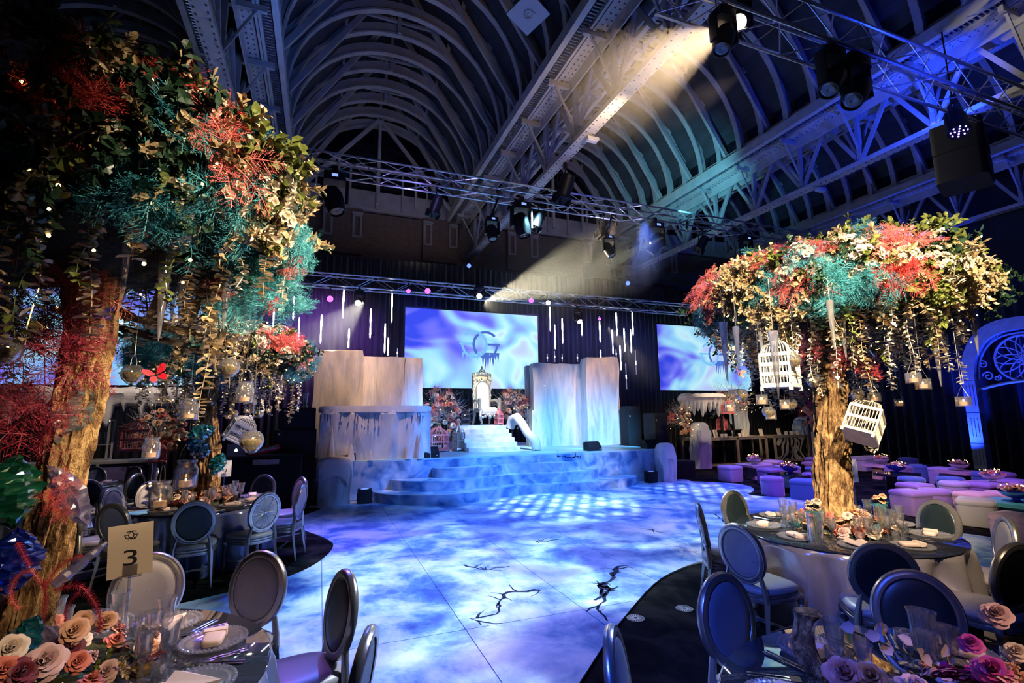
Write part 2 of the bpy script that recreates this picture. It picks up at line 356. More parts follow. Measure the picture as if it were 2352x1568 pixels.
# ------------------------------------------------------------------ walls: brick end wall, side walls, black drapes
def brick_mat():
    m = pmat('london_brick', (.3, .2, .13), .85); nt = m.node_tree; b = nt.nodes['Principled BSDF']
    tc = nt.nodes.new('ShaderNodeTexCoord'); mp = nt.nodes.new('ShaderNodeMapping'); mp.inputs['Rotation'].default_value = (R(90), 0, 0); nt.links.new(tc.outputs['Object'], mp.inputs[0])
    t = nt.nodes.new('ShaderNodeTexBrick'); t.inputs['Scale'].default_value = 4; nt.links.new(mp.outputs[0], t.inputs['Vector'])
    t.inputs['Color1'].default_value = (.34, .23, .14, 1); t.inputs['Color2'].default_value = (.24, .16, .1, 1); t.inputs['Mortar'].default_value = (.2, .17, .14, 1); t.inputs['Mortar Size'].default_value = .03
    nt.links.new(t.outputs[0], b.inputs['Base Color']); return m
brickm = brick_mat()
wb = struct('wall_back', MB().box((5, 20.25, 5.2), (34, .3, 10.4)), brickm, label='brown brick end wall under the roof gables')
wr = struct('wall_right', MB().box((21.75, 8.5, 5.3), (.3, 23.5, 10.6)), pmat('dark_wall', (.03, .028, .03), .9), label='dark side wall beyond the lounge')
wl = struct('wall_left', MB().box((-11.75, 8.5, 5.3), (.3, 23.5, 10.6)), pmat('dark_wall', (.03, .028, .03), .9), label='dark side wall beyond the far tables')
# recessed brick bays, stone hoods and ledge of the end wall
trim = struct('trim_1', MB().box((5, 20.04, 10.32), (33, .2, .16)), cream, label='cream sill ledge along the top of the brick wall')
for xc in (-2.2, 1.75, 5.7, 9.5, 13.4, 17.3):
    obj('pilaster', MB().box((xc-1.25, 20.0, 9.3), (1.5, .22, 1.9)), brickm, wb)
    for dx in (-.55, .55):
        c = MB().box((xc-1.25+dx, 19.84, 10.02), (.42, .16, .1)).box((xc-1.25+dx, 19.86, 9.94), (.36, .12, .06))
        c.box((xc-1.25+dx-.14, 19.87, 9.5), (.09, .1, .82)).box((xc-1.25+dx+.14, 19.87, 9.5), (.09, .1, .82)).box((xc-1.25+dx, 19.87, 9.06), (.37, .1, .08))
        obj('stone_bracket', c, creamd, wb)
drapem = pmat('black_drape', (.022, .022, .028), .75, sheen=.4, spec=.2)
def drape(name, a, b, z0, z1, label, fold=.22, amp=.06, mat=None, cat='drape'):
    a, b = Vector(a), Vector(b); L = (b-a).length; d = (b-a)/L; nrm = Vector((-d.y, d.x)); n = int(L/fold)*6; vs = []
    for k in range(n+1):
        s_ = L*k/n; ph = 2*PI*s_/fold
        for z, am in ((z0, amp), (z0+(z1-z0)*.5, amp*.9), (z1, amp*.7)):
            o = am*math.sin(ph+.4*math.sin(s_*1.7))+am*.4*math.sin(ph*.37+1)
            p = a+d*s_+nrm*o; vs.append((p.x, p.y, z+(.05*math.sin(s_*.9) if z == z1 else 0)))
    b_ = MB().add(vs, [(3*k+q, 3*k+3+q, 3*k+4+q, 3*k+1+q) for k in range(n) for q in (0, 1)])
    o = obj(name, b_, mat or drapem, smooth=180)
    mo = o.modifiers.new('cloth_thickness', 'SOLIDIFY'); mo.thickness = .008
    return tag(o, label, cat)
drape('stage_backdrop_drape', (-4.6, 17.7), (14.2, 17.7), 0, 7.55, 'tall black pleated drape behind the stage and its middle screen')
drape('side_drape', (-11.4, 17.9), (-4.6, 17.8), 0, 7.5, 'black pleated drape behind the left side screen and bar')
drape('side_drape', (14.2, 17.8), (21.4, 17.9), 0, 7.5, 'black pleated drape behind the right side screen and bar')
drape('wall_drape', (21.2, 17.6), (21.2, -2), 0, 6.2, 'dark pleated drape along the wall behind the carved arch', .34, .09, pmat('navy_drape', (.03, .032, .07), .7, sheen=.5))

# ------------------------------------------------------------------ ceiling: four arched vaults between riveted valley girders
ceil = obj('ceiling', None); ceil['kind'] = 'structure'; ceil['label'] = 'cream arched timber roof of parallel vaults between riveted iron girders'
VAL = [-2.1, 5.65, 13.4, 21.15]; ZB = 10.2; Y0, Y1 = -1.0, 20.0
def arch_pts(r, h, n=22, up=0): return [(-r*math.cos(PI*k/n), up+h*math.sin(PI*k/n)**.92) for k in range(n+1)]
def rib_mesh():
    b = MB(); A = arch_pts(2.98, 3.3); B = arch_pts(2.98+.22, 3.3+.34)
    def ringset(inn, out, y):
        vs = []; n = len(inn)
        for (xi, zi), (xo, zo) in zip(inn, out): vs += [(xi, -y, zi), (xo, -y, zo), (xo, y, zo), (xi, y, zi)]
        fs = []
        for k in range(n-1):
            for q in range(4): fs.append((4*k+q, 4*k+(q+1) % 4, 4*k+4+(q+1) % 4, 4*k+4+q))
        b.add(vs, fs)
    ringset(A, B, .03); C = arch_pts(2.98-.02, 3.28); D = arch_pts(2.98+.03, 3.34); ringset(C, D, .085)
    return b.mesh('rib', creamd)
RIB = rib_mesh()
def truss_web():
    b = MB()
    for sx in (-1, 1):
        b.beam((sx*1.55, 0, 3.1), (sx*1.55, 0, 4.1), .09); b.beam((sx*2.4, 0, 2.1), (sx*2.4, 0, 3.3), .09)
        b.beam((sx*3.25, 0, .3), (0, 0, 5.3), .1, .16)
        b.beam((sx*2.4, 0, 2.1), (sx*1.55, 0, 3.75), .06)
    b.beam((0, 0, 3.3), (0, 0, 5.2), .1); b.beam((-1.55, 0, 3.7), (1.55, 0, 3.7), .08)
    return b.mesh('rafter_frame', creamd)
WEB = truss_web()
boardm = pmat('roof_boards', (.05, .05, .056), .8, var=(4, .3), sc=(1, .2, 1))
glassdark = pmat('night_glass', (.012, .014, .022), .12, spec=.6)
ys = [19.4-.885*k for k in range(21)]
for vi, (a, b_) in enumerate(zip([-9.85]+VAL, VAL)):
    xc = (a+b_)/2
    for k, y in enumerate(ys):
        if vi == 0 and y < 6: continue
        obj('rib', RIB, None, ceil, (xc, y, ZB+.12)); obj('rafter_frame', WEB, None, ceil, (xc, y-.1, ZB+.12)) if k % 2 == 0 else None
    for sx in (-1, 1):
        obj('roof_slope', MB().add([(sx*3.9, Y0, .1), (sx*3.9, Y1, .1), (0, Y1, 5.6), (0, Y0, 5.6)], [(0, 1, 2, 3)]), boardm, ceil, (xc, 0, ZB))
        for q, (px, pz) in enumerate(((1.55, 3.95), (2.4, 2.75))):
            obj('purlin', MB().box((0, 0, 0), (.1, Y1-Y0, .16)), creamd, ceil, (xc+sx*px, (Y0+Y1)/2, ZB+pz+.2))
        obj('side_glazing', MB().box((0, 0, 0), (.02, Y1-Y0, 1.3)), glassdark, ceil, (xc+sx*3.3, (Y0+Y1)/2, ZB+.95))
        obj('kerb_board', MB().box((0, 0, 0), (.12, Y1-Y0, .34)), cream, ceil, (xc+sx*3.16, (Y0+Y1)/2, ZB+.3))
    # gable end: hip rafters, mullions, glazing and spandrel panels
    g = MB()
    for sx in (-1, 1):
        g.beam((sx*3.0, 19.3, .2), (0, 19.3, 3.75), .1, .14)
        g.beam((sx*1.5, 19.3, .1), (sx*1.5, 19.3, 2.0), .09); g.beam((sx*2.3, 19.3, .1), (sx*2.3, 19.3, 1.1), .07)
    g.beam((0, 19.3, .1), (0, 19.3, 3.7), .12); g.beam((-2.9, 19.35, 1.55), (2.9, 19.35, 1.55), .1)
    obj('gable_frame', g, cream, ceil, (xc, 0, ZB))
    obj('gable_glazing', MB().box((xc, 20.1, ZB+3), (7.6, .04, 6)), glassdark, ceil)
    for q in range(6):
        obj('spandrel_panel', MB().box((xc-2.6+q*1.04, 19.95, ZB+.52), (.95, .05, .75)).box((xc-2.08+q*1.04, 19.9, ZB+1.0), (.08, .1, 1.7)), cream, ceil)
rivet_mat = pmat('rivet_dark', (.1, .1, .11), .6)
grillem = pmat('grille_metal', (.55, .58, .62), .3, .8)
for vi, xc in enumerate(VAL):
    side = (-1, 1) if vi < 3 else (-1,)
    for sx in side:
        prof = [(.95, .0), (.95, .28), (.88, .3), (.88, .14), (.82, .12), (.82, -.02)]
        obj('cornice', MB().prism([(sx*x, z) for x, z in prof][::sx], 0, Y1-Y0, Matrix(((1, 0, 0, xc), (0, 0, 1, Y0), (0, 1, 0, ZB), (0, 0, 0, 1)))), cream, ceil)
        gr = MB()
        for k in range(int((Y1-3)/.09)): gr.box((xc+sx*.7, 3+k*.09, ZB+.03), (.17, .03, .05))
        obj('gutter_grille', gr, grillem, ceil, smooth=0)
        obj('gutter_back', MB().box((xc+sx*.7, (Y0+Y1)/2, ZB+.08), (.2, Y1-Y0, .03)), pmat('gutter_back', (.05, .07, .1), .5), ceil)
        lr = MB().box((xc+sx*.57, (Y0+Y1)/2, ZB+.0), (.06, Y1-Y0, .12)).box((xc+sx*.5, (Y0+Y1)/2, ZB-.03), (.05, Y1-Y0, .1))
        obj('gutter_moulding', lr, cream, ceil)
        obj('girder_web', MB().box((xc+sx*.3, (Y0+Y1)/2, ZB+.02), (.28, Y1-Y0, .05)).box((xc+sx*.17, (Y0+Y1)/2, ZB-.14), (.03, Y1-Y0, .36)), cream, ceil)
    rv = MB()
    for k in range(int((Y1-3)/.16)):
        for sx in (-.36, -.24, .24, .36): rv.box((xc+sx, 3+k*.16, ZB-.008), (.035, .035, .012))
        for sx in (-.1, .1): rv.box((xc+sx, 3+k*.16+.05*(sx > 0), 8.512), (.03, .03, .012))
    obj('rivets', rv, rivet_mat, ceil, smooth=0)['kind'] = 'stuff'
    obj('lower_chord', MB().box((xc, (Y0+Y1)/2, 8.58), (.3, Y1-Y0, .12)), cream, ceil)
    for k in range(12):
        y = 18.8-1.75*k
        st = MB().beam((xc, y, 8.6), (xc, y, ZB), .1, .12).beam((xc-.62, y, ZB-.05), (xc, y, 8.95), .05).beam((xc+.62, y, ZB-.05), (xc, y, 8.95), .05)
        obj('girder_post', st, creamd, ceil)
        obj('girder_diagonal', MB().beam((xc, y, 8.62), (xc, y-1.75*.5, ZB-.05), .07, .1).beam((xc, y-1.75, 8.62), (xc, y-1.75*.5, ZB-.05), .07, .1), creamd, ceil)
        obj('cross_bar', MB().beam((xc-.75, y, ZB-.12), (xc+.75, y, ZB-.12), .09, .14), creamd, ceil)
# white square ceiling speaker panel on the vault and small lamps on the girder chords
t = thing('ceiling_panel', 'white square panel with a round speaker hung under the nearest vault', 'ceiling panel', (3.5, 8.0, 9.8), R(20), rot=(R(-12), R(10), R(25)))
obj('board', MB().box((0, 0, 0), (.62, .62, .04)), pmat('white_board', (.6, .6, .62), .6), t)
obj('speaker_ring', MB().lathe([(.06, -.022), (.06, -.035), (.1, -.035), (.1, -.022)], 20), creamd, t); obj('speaker_cone', MB().lathe([(.001, -.024), (.03, -.03), (.03, -.02)], 16), cream, t)
for k in range(2): obj('hanger', MB().cyl((-.25+.5*k, 0, .02), (-.25+.5*k, 0, 1.9), .006), black, t)
for px, py, xc in ((1358, 322, 5.65), (1885, 447, 13.4)):
    p = at(px, py, X=xc+.1); t = thing('emergency_lamp', 'small white box lamp on the girder over the stage' if xc < 9 else 'small white box lamp on the girder over the lounge', 'lamp', (xc+.12, p.y, 8.43))
    obj('housing', MB().box((0, 0, 0), (.3, .16, .07)), pmat('white_board', (.6, .6, .62), .6), t); obj('diffuser', MB().box((0, 0, -.045), (.26, .12, .02)), pmat('lamp_diffuser', (.8, .8, .85), .3), t)

# ------------------------------------------------------------------ stage
ZS = .92
def marble(name, st, scale=1.6, rough=.5):
    return pmat(name, (1, 1, 1), rough, var=(scale, 0, .8), stops=st)
stagem = marble('stage_ice_paint', [(.34, (.08, .2, .48)), (.48, (.28, .45, .7)), (.6, (.5, .6, .8)), (.72, (.72, .74, .88))], 2.6)
deckm = marble('stage_deck_vinyl', [(.3, (.38, .66, .74)), (.7, (.6, .84, .88))], .8, .35)
st = thing('stage', 'wide low stage faced in mottled blue ice paint with a pale deck', 'stage')
obj('deck', MB().box((4.9, 15.0, ZS-.02), (8.9, 5.24, .04)), deckm, st)
obj('front_panel', MB().box((4.9, 12.4, ZS/2-.01), (8.9, .04, ZS-.06)), stagem, st)
for x in (.47, 9.33): obj('side_panel', MB().box((x, 15, ZS/2-.01), (.04, 5.2, ZS-.06)), stagem, st)
_c = crack([(6.05, .82), (6.4, .79), (6.75, .81), (6.72, .72)], .03, 5, 0, 7, .16)
obj('printed_crack', MB().add([(v[0], 12.377, v[1]) for v in _c.v], _c.f), crackm, st, smooth=0)
T1 = [(1.2, 12.36), (1.23, 12.1), (1.38, 11.75), (1.7, 11.4), (2.3, 11.07), (3.1, 11.02), (3.7, 11.22), (4.25, 11.48), (4.9, 11.6), (5.5, 11.5), (6.3, 11.46), (7.1, 11.52), (7.8, 11.68), (8.3, 11.95), (8.45, 12.36)]
T2 = [(1.62, 12.36), (1.72, 12.1), (2.05, 11.8), (2.65, 11.5), (3.25, 11.46), (3.8, 11.7), (4.3, 11.9), (4.8, 11.95), (5.45, 11.82), (6.2, 11.84), (6.9, 11.95), (7.15, 12.15), (7.2, 12.36)]
T3 = [(2.62, 12.36), (2.7, 12.12), (3.0, 11.96), (3.5, 11.94), (3.9, 12.05), (4.25, 12.22), (4.7, 12.28), (5.2, 12.22), (5.55, 12.1), (6.1, 12.06), (6.6, 12.12), (6.75, 12.36)]
def open_smooth(P, k=4):
    out = []
    for i in range(len(P)-1):
        p0, p1, p2, p3 = (Vector(P[max(0, min(len(P)-1, i+j))]) for j in (-1, 0, 1, 2))
        for q in range(k):
            t = q/k; out.append(tuple(.5*((2*p1)+(p2-p0)*t+(2*p0-5*p1+4*p2-p3)*t*t+(3*p1-p0-3*p2+p3)*t**3)))
    return out+[P[-1]]
for k, P in enumerate((T1, T2, T3)):
    obj('step', MB().prism(open_smooth(P), .021 if k == 0 else .23*k, .23*(k+1)), stagem, st)

# ------------------------------------------------------------------ carved ice scenery
icem = pmat('carved_ice_render', (.8, .79, .78), .75, var=(1.2, 0, 1.2), sc=(2.5, 2.5, .5), stops=[(.3, (.42, .5, .6)), (.45, (.68, .71, .74)), (.65, (.86, .85, .83))], bump=(9, .5, .03))
snowm = pmat('snow_crust', (.86, .84, .82), .8, bump=(40, .5, .02), var=(3, .1))
def ice_slab(w, d, h, seed, top=.12, rough=.05, groove=.04, nx=14, nz=16):
    """a rugged upright slab: front, back and sides all broken up, top edge uneven; base centre at the origin"""
    r = random.Random(seed); rings = []; off = Vector((seed*3.1, seed*1.7, 0))
    per = []
    n = nx
    for i in range(n): per.append((-w/2+w*i/n, -d/2))
    for i in range(4): per.append((w/2, -d/2+d*i/4))
    for i in range(n): per.append((w/2-w*i/n, d/2))
    for i in range(4): per.append((-w/2, d/2-d*i/4))
    b = MB()
    for k in range(nz+1):
        t = k/nz; ring = []
        for x, y in per:
            tz = h*t
            if k >= nz-1: tz += top*fbm(Vector((x*1.6, y, 0))+off, 3)-(0 if k == nz else .02)
            q = Vector((x*2.2, y*2.2, t*h*.9))+off
            gx = groove*noise.noise(Vector((x*7, y*7, t*h*.5))+off)
            s_ = 1+(rough*fbm(q))/max(w, d)*1.5
            sh = .94 if k == nz else 1
            ring.append((x*s_*sh, y*s_*sh+(-1 if y < 0 else 1)*(gx+rough*fbm(q*1.7)), tz))
        rings.append(ring)
    b.loft(rings[:-1], caps=False); m_ = len(per); 
    b.loft([rings[-2], rings[-1]], caps=False)
    c = (0, 0, h+top*.3); o = len(b.v); b.v.append(c); base = o-m_
    b.f += [(base+i, base+(i+1) % m_, o) for i in range(m_)]
    return b
def slab(name, x0, x1, y, z0, z1, depth, seed, label, top=.1, rz=0, cat='ice column', **k):
    o = obj(name, ice_slab(x1-x0, depth, z1-z0, seed, top, **k), icem, None, ((x0+x1)/2, y, z0), (0, 0, rz), smooth=35)
    return tag(o, label, cat)
slab('ice_column', -.2, 1.04, 14.15, ZS, 3.72, .4, 1, 'tall pale carved ice column at the outer left of the stage set', .12)
slab('ice_slab', 1.02, 2.3, 14.65, ZS, 3.64, .3, 2, 'wide carved ice wall panel between the tall left column and the big screen', .04)
slab('ice_slab', 2.25, 2.75, 14.6, ZS, 3.62, .3, 3, 'narrow carved ice wall strip lit bright beside the big screen edge', .03)
slab('ice_column', 8.3, 9.6, 14.85, ZS, 3.85, .45, 4, 'tall pale carved ice column at the outer right of the stage set', .14)
slab('ice_slab', 6.55, 8.45, 15.25, ZS, 3.66, .35, 5, 'broad carved ice wall panel between the throne flowers and the right column', .04)
slab('ice_shard', 6.5, 6.78, 15.6, ZS, 3.6, .2, 6, 'thin dark ice shard behind the broad right ice wall', .05, cat='ice shard')
slab('ice_shard', 6.42, 6.62, 15.05, ZS, 2.0, .25, 8, 'low broken ice shard at the foot of the broad right ice wall', .2, cat='ice shard')
# ice fronted desk with spikes
dk = thing('ice_desk', 'long carved ice fronted desk with icy drips and white spikes', 'desk', (1.3, 12.85, ZS))
obj('body', ice_slab(2.62, .7, 1.2, 21, .03, .04, .06, 26, 12), icem, dk, smooth=35)
b = MB()
b.loft([squircle(2.66+.04*k, .76, .35, 40, z) for k, z in ((0, 1.13), (1, 1.17), (1, 1.24), (-2, 1.285))])
obj('snow_top', b, snowm, dk, smooth=60)
darkice = pmat('ice_groove_paint', (.12, .17, .26), .7)
b = MB(); r = random.Random(4)
for k in range(26):
    x = -1.25+2.5*r.random(); z = 1.12-r.random()*.1; l = r.uniform(.05, .32)
    b.add([(x-.02, -.425, z), (x+.02, -.425, z), (x+r.uniform(-.03, .03), -.42, z-l), (x, -.405, z)], [(0, 2, 1), (0, 1, 3)])
obj('dark_drips', b, darkice, dk, smooth=0)['kind'] = 'stuff'
def spike(h, w): return MB().loft([[(w*math.cos(2*PI*i/6)*(1-t)**.8, w*.6*math.sin(2*PI*i/6)*(1-t)**.8, h*t) for i in range(6)] for t in (0, .3, .6, .85, .995)])
for px, w_, h in ((760, .1, .72), (806, .1, .34), (850, .07, .22), (937, .08, .36), (965, .1, .6)):
    p = at(px, 1050, Y=12.42); obj('ice_spike', spike(h*1.15, w_), snowm, dk, (p.x-1.3, -.47, 0))
# drooping icy posts at the stage corners
def ice_stump(w, d, h, seed, label, loc, cat='ice post'):
    t = thing('ice_post', label, cat, loc)
    obj('core', ice_slab(w*.92, d*.92, h*.82, seed, .05, .05, .05, 10, 12), icem, t, smooth=35)
    b = MB(); n = 40; rings = []
    for k in range(9):
        a = k/8*PI*.5; ring = []
        for i in range(n):
            q = squircle(w*1.05, d*1.05, .6, n)[i]; dr = .12+.25*abs(noise.noise(Vector((i*.55, seed, 0))))
            ring.append((q[0]*math.cos(a)**.5 if k < 8 else q[0]*.02, q[1]*math.cos(a)**.5 if k < 8 else q[1]*.02, h*.8+h*.2*math.sin(a)))
        rings.append(ring)
    drip = [[(p[0]*1.0, p[1]*1.0, h*(.8-.45*f*(.35+.65*abs(noise.noise(Vector((p[0]*9, p[1]*9, seed))))*1.6))) for p in rings[0]] for f in (1, .5)]
    b.loft(drip+rings, caps=False); obj('snow_cap', b, snowm, t, smooth=60)
    return t
p = at(755, 1165, Z=0); ice_stump(.75, .45, 1.06, 31, 'drooping snow capped ice post at the left stage corner', (.35, 12.12, 0))
ice_stump(.5, .4, 1.1, 32, 'drooping snow capped ice post at the right stage corner', (9.42, 12.15, 0))

# ------------------------------------------------------------------ throne podium, banister and throne
pod = thing('throne_podium', 'pale ice painted flight of steps up to the throne', 'podium', (4.72, 0, ZS))
podm = marble('podium_paint', [(.3, (.45, .62, .75)), (.5, (.72, .82, .88)), (.7, (.88, .92, .94))], 2.6)
for k in range(6):
    y0 = 13.7+.23*k
    obj('step', MB().box((0, (y0+16.3)/2, .06+.12*k), (1.56, 16.3-y0, .12 if k == 0 else .119)), podm, pod)
ban = MB(); path = [(5.62, 14.85, 1.55), (5.68, 14.75, 1.82), (5.72, 14.5, 1.88), (5.77, 14.2, 1.68), (5.83, 13.95, 1.42), (5.9, 13.72, 1.25), (5.93, 13.6, 1.2), (5.93, 13.52, 1.08), (5.93, 13.5, .93)]
ban.tube([Vector(p) for p in path], [.14, .15, .14, .13, .125, .13, .15, .15, .14], 10)
o = obj('ice_banister', ban, snowm, smooth=60); tag(o, 'white snowy banister sliding down beside the podium steps', 'banister')
gild = pmat('silver_gilt', (.78, .7, .52), .3, .8, bump=(50, .4)); 
ivory = pmat('ivory_leather', (.85, .77, .66), .5)
th = thing('throne', 'tall carved silver throne with ivory upholstery on the podium', 'throne', (4.98, 15.35, ZS+.72), R(6))
ov = [(.21*math.cos(a), .21*math.sin(a)) for a in [PI*k/12 for k in range(13)]]
backp = [(-.21, .52), (.21, .52)]+[(x, 1.18+z) for x, z in ov]
obj('back_pad', MB().prism(backp, -.05, .05, Matrix(((1, 0, 0, 0), (0, 0, 1, .3), (0, 1, 0, 0), (0, 0, 0, 1)))), ivory, th)
fr = MB(); arcp = [(-.25, .3, .45)]+[(-.25, .3, z) for z in (.7, .95, 1.18)]+[(-.25*math.cos(PI*k/10), .3, 1.18+.25*math.sin(PI*k/10)) for k in range(1, 10)]+[(.25, .3, z) for z in (1.18, .95, .7, .45)]
fr.tube(arcp, .045, 8)
for s_ in (-1, 1): fr.box((s_*.27, .32, .95), (.09, .08, 1.35))
fr.box((0, .34, 1.5), (.62, .06, .3))
obj('back_frame', fr, gild, th)
obj('back_board', MB().box((0, .38, 1.25), (.66, .03, .85)), pmat('throne_board', (.55, .5, .42), .5, bump=(70, .3)), th)
cr = MB(); r = random.Random(3)
for k in range(9):
    x = -.3+.075*k; h = .1+.14*(1-abs(x)/.3); cr.sphere((x, .32, 1.58+h*.4), .055, 7, 5, (1, .7, 1.2+h*2)); cr.sphere((x, .28, 1.46+.04*math.sin(k*2)), .05, 6, 4)
cr.sphere((0, .3, 1.86), .05, 8, 6, (1, 1, 1.4)); cr.tube([(-.12, .3, 1.66), (-.06, .29, 1.8), (0, .29, 1.75), (.06, .29, 1.8), (.12, .3, 1.66)], .025, 6)
for s_ in (-1, 1):
    for z in (.75, .95, 1.15, 1.35): cr.sphere((s_*.3, .28, z), .04, 6, 4)
obj('carved_crest', cr, gild, th)['kind'] = 'stuff'
obj('seat', MB().loft([squircle(.56, .6, .4, 28, z, 0, -.02) for z in (.4, .42)]+[squircle(.62, .64, .4, 28, z, 0, -.02) for z in (.45, .52)]+[squircle(.5, .52, .4, 28, .56, 0, -.02)]), ivory, th, smooth=60)
ap = MB().box((0, -.3, .38), (.56, .05, .09)); 
for k in range(7):
    x = -.24+.08*k; ap.sphere((x, -.32, .3-.05*math.cos(k*1.05)), .05, 7, 5, (1, .6, 1))
ap.sphere((0, -.33, .27), .075, 8, 6); obj('carved_apron', ap, gild, th)
for s_ in (-1, 1):
    a = MB().tube([(s_*.3, .25, .78), (s_*.33, .0, .8), (s_*.34, -.2, .76), (s_*.35, -.3, .68), (s_*.33, -.3, .5)], [.035, .045, .05, .06, .05], 8)
    for q in range(5): a.sphere((s_*.34, -.3+.02*math.sin(q*3), .5+.075*q), .062, 7, 5)
    obj('lion_arm', a, gild, th)
    obj('leg', MB().tube([(s_*.29, -.27, .45), (s_*.33, -.32, .3), (s_*.32, -.34, .18), (s_*.27, -.3, .08), (s_*.31, -.36, .02)], [.06, .055, .04, .03, .045], 8), gild, th)
    obj('leg', MB().tube([(s_*.27, .3, .45), (s_*.28, .32, .2), (s_*.29, .38, .01)], [.05, .04, .035], 8), gild, th)

# ------------------------------------------------------------------ screens
def screen_mat(name, shift, strength):
    m = bpy.data.materials.new(name); m.use_nodes = True; nt = m.node_tree; N = nt.nodes; L = nt.links; N.remove(N['Principled BSDF'])
    tc = N.new('ShaderNodeTexCoord'); mp = N.new('ShaderNodeMapping'); mp.inputs['Location'].default_value = shift; mp.inputs['Scale'].default_value = (.3, 1, .42); mp.inputs['Rotation'].default_value = (0, R(28), 0)
    L.new(tc.outputs['Object'], mp.inputs[0])
    t = N.new('ShaderNodeTexNoise'); t.inputs['Scale'].default_value = 1.5; t.inputs['Detail'].default_value = 1.2; t.inputs['Distortion'].default_value = 1.5; L.new(mp.outputs[0], t.inputs['Vector'])
    sp = N.new('ShaderNodeSeparateXYZ'); L.new(tc.outputs['Object'], sp.inputs[0])
    gx = N.new('ShaderNodeMapRange'); gx.inputs[1].default_value = -2.5; gx.inputs[2].default_value = 2.5; gx.inputs[3].default_value = -.1; gx.inputs[4].default_value = .16; L.new(sp.outputs[0], gx.inputs[0])
    ad = N.new('ShaderNodeMath'); L.new(t.outputs[0], ad.inputs[0]); L.new(gx.outputs[0], ad.inputs[1])
    c = ramp(nt, [(.3, (.04, .07, .8)), (.42, (.17, .18, .95)), (.5, (.25, .42, 1)), (.57, (.3, .68, 1)), (.68, (.55, .9, 1)), (.78, (.5, .6, 1))], ad.outputs[0])
    em = N.new('ShaderNodeEmission'); em.inputs[1].default_value = strength; L.new(c, em.inputs[0]); L.new(em.outputs[0], N['Material Output'].inputs[0]); return m
def gpoly(r0, r1, mirror=1):
    b = MB(); P = []
    A = [R(42+k*(318-42)/28) for k in range(29)]
    vs = []
    for a in A: vs += [(r1*math.cos(a)*mirror, 0, r1*math.sin(a)), (r0*math.cos(a)*mirror, 0, r0*math.sin(a))]
    b.add(vs, [(2*k, 2*k+1, 2*k+3, 2*k+2) for k in range(28)])
    t = r1-r0; e = R(318); x = r1*math.cos(e)
    b.add([(mirror*(r0*math.cos(e)), 0, r0*math.sin(e)), (mirror*r1*math.cos(R(-42)), 0, r1*math.sin(R(-42))), (mirror*r1*.98, 0, -.02), (mirror*(r1*.98-t*.9), 0, -.02)], [(0, 1, 2, 3)])
    b.add([(mirror*.05, 0, -.02+t*.8), (mirror*r1*1.08, 0, -.02+t*.8), (mirror*r1*1.08, 0, -.02), (mirror*.05, 0, -.02)], [(0, 1, 2, 3)])
    return b
def drips(x0, x1, z, n, seed, l):
    b = MB(); r = random.Random(seed)
    for k in range(n):
        x = x0+(x1-x0)*k/(n-1); w_ = r.uniform(.012, .028)*l/.35; ll = r.uniform(.25, 1)*l; b.add([(x-w_*1.6, 0, z+.06), (x+w_*1.6, 0, z+.06), (x+w_, 0, z-ll*.3), (x, 0, z-ll), (x-w_, 0, z-ll*.3)], [(0, 1, 2, 3, 4)])
    return b
logo_blue = pmat('logo_blue_light', (0, 0, 0), .5, em=1, emcol=(.07, .16, .62)); logo_cyan = pmat('logo_cyan_light', (0, 0, 0), .5, em=1, emcol=(.2, .55, .95))
def logo(par, s_, y, cx, cz, m1, m2):
    o = obj('logo_mark', gpoly(.3, .37), m1, par, (cx+.16*s_, y, cz), (0, 0, 0), s_, smooth=0)
    o2 = obj('logo_mark', gpoly(.3, .37, -1), m2, par, (cx-.16*s_, y-.001, cz), (0, 0, 0), s_, smooth=0)
    obj('logo_drips', drips(0.0, .42, -.27, 7, 5, .42), m1, par, (cx+.08*s_, y, cz), (0, 0, 0), s_, smooth=0); obj('logo_drips', drips(-.3, .1, -.27, 5, 9, .25), m2, par, (cx-.16*s_, y-.001, cz), (0, 0, 0), s_, smooth=0)
for k, (xc, lab, sh, stg) in enumerate(((5.1, 'large middle projection screen with a dripping logo above the throne', (0, 0, 0), 1.15), (15.6, 'right side projection screen with a dripping logo above the far bar', (3.1, 0, 1.2), .95), (-5.45, 'left side projection screen glowing cyan behind the flower trees', (5.3, 0, 2.2), .95))):
    t = thing('projection_screen', lab, 'screen', (xc, 17.0, 4.29), group='projection screens')
    obj('picture', MB().box((0, 0, 0), (5.0, .02, 2.78)), screen_mat('screen_light_%d' % k, sh, stg), t)
    f = MB()
    for a, b_ in (((-2.53, 0, -1.42), (2.53, 0, -1.42)), ((-2.53, 0, 1.42), (2.53, 0, 1.42)), ((-2.53, 0, -1.42), (-2.53, 0, 1.42)), ((2.53, 0, -1.42), (2.53, 0, 1.42))): f.beam(a, b_, .05, .05)
    obj('screen_border', f, blackm, t)
    for x in (-2.2, 2.2): obj('hanging_wire', MB().cyl((x, 0, 1.42), (x, -1.0 if k == 0 else 0, 1.9 if k == 0 else 6.3), .01), blackm, t)
    if k < 2: logo(t, 1.38, -.016, .2 if k == 0 else .45, .2, logo_blue, logo_cyan)
    else:
        w_ = [(.75+.16*q+.05*math.sin(q*2.7), -.016, -1.0+.06*q*.4+.09*math.sin(q*2.1)) for q in range(20)]
        obj('signature_line', MB().tube(w_, .012, 4, flat=.3), pmat('signature_ink', (0, 0, 0), .5, em=1, emcol=(.02, .03, .12)), t)

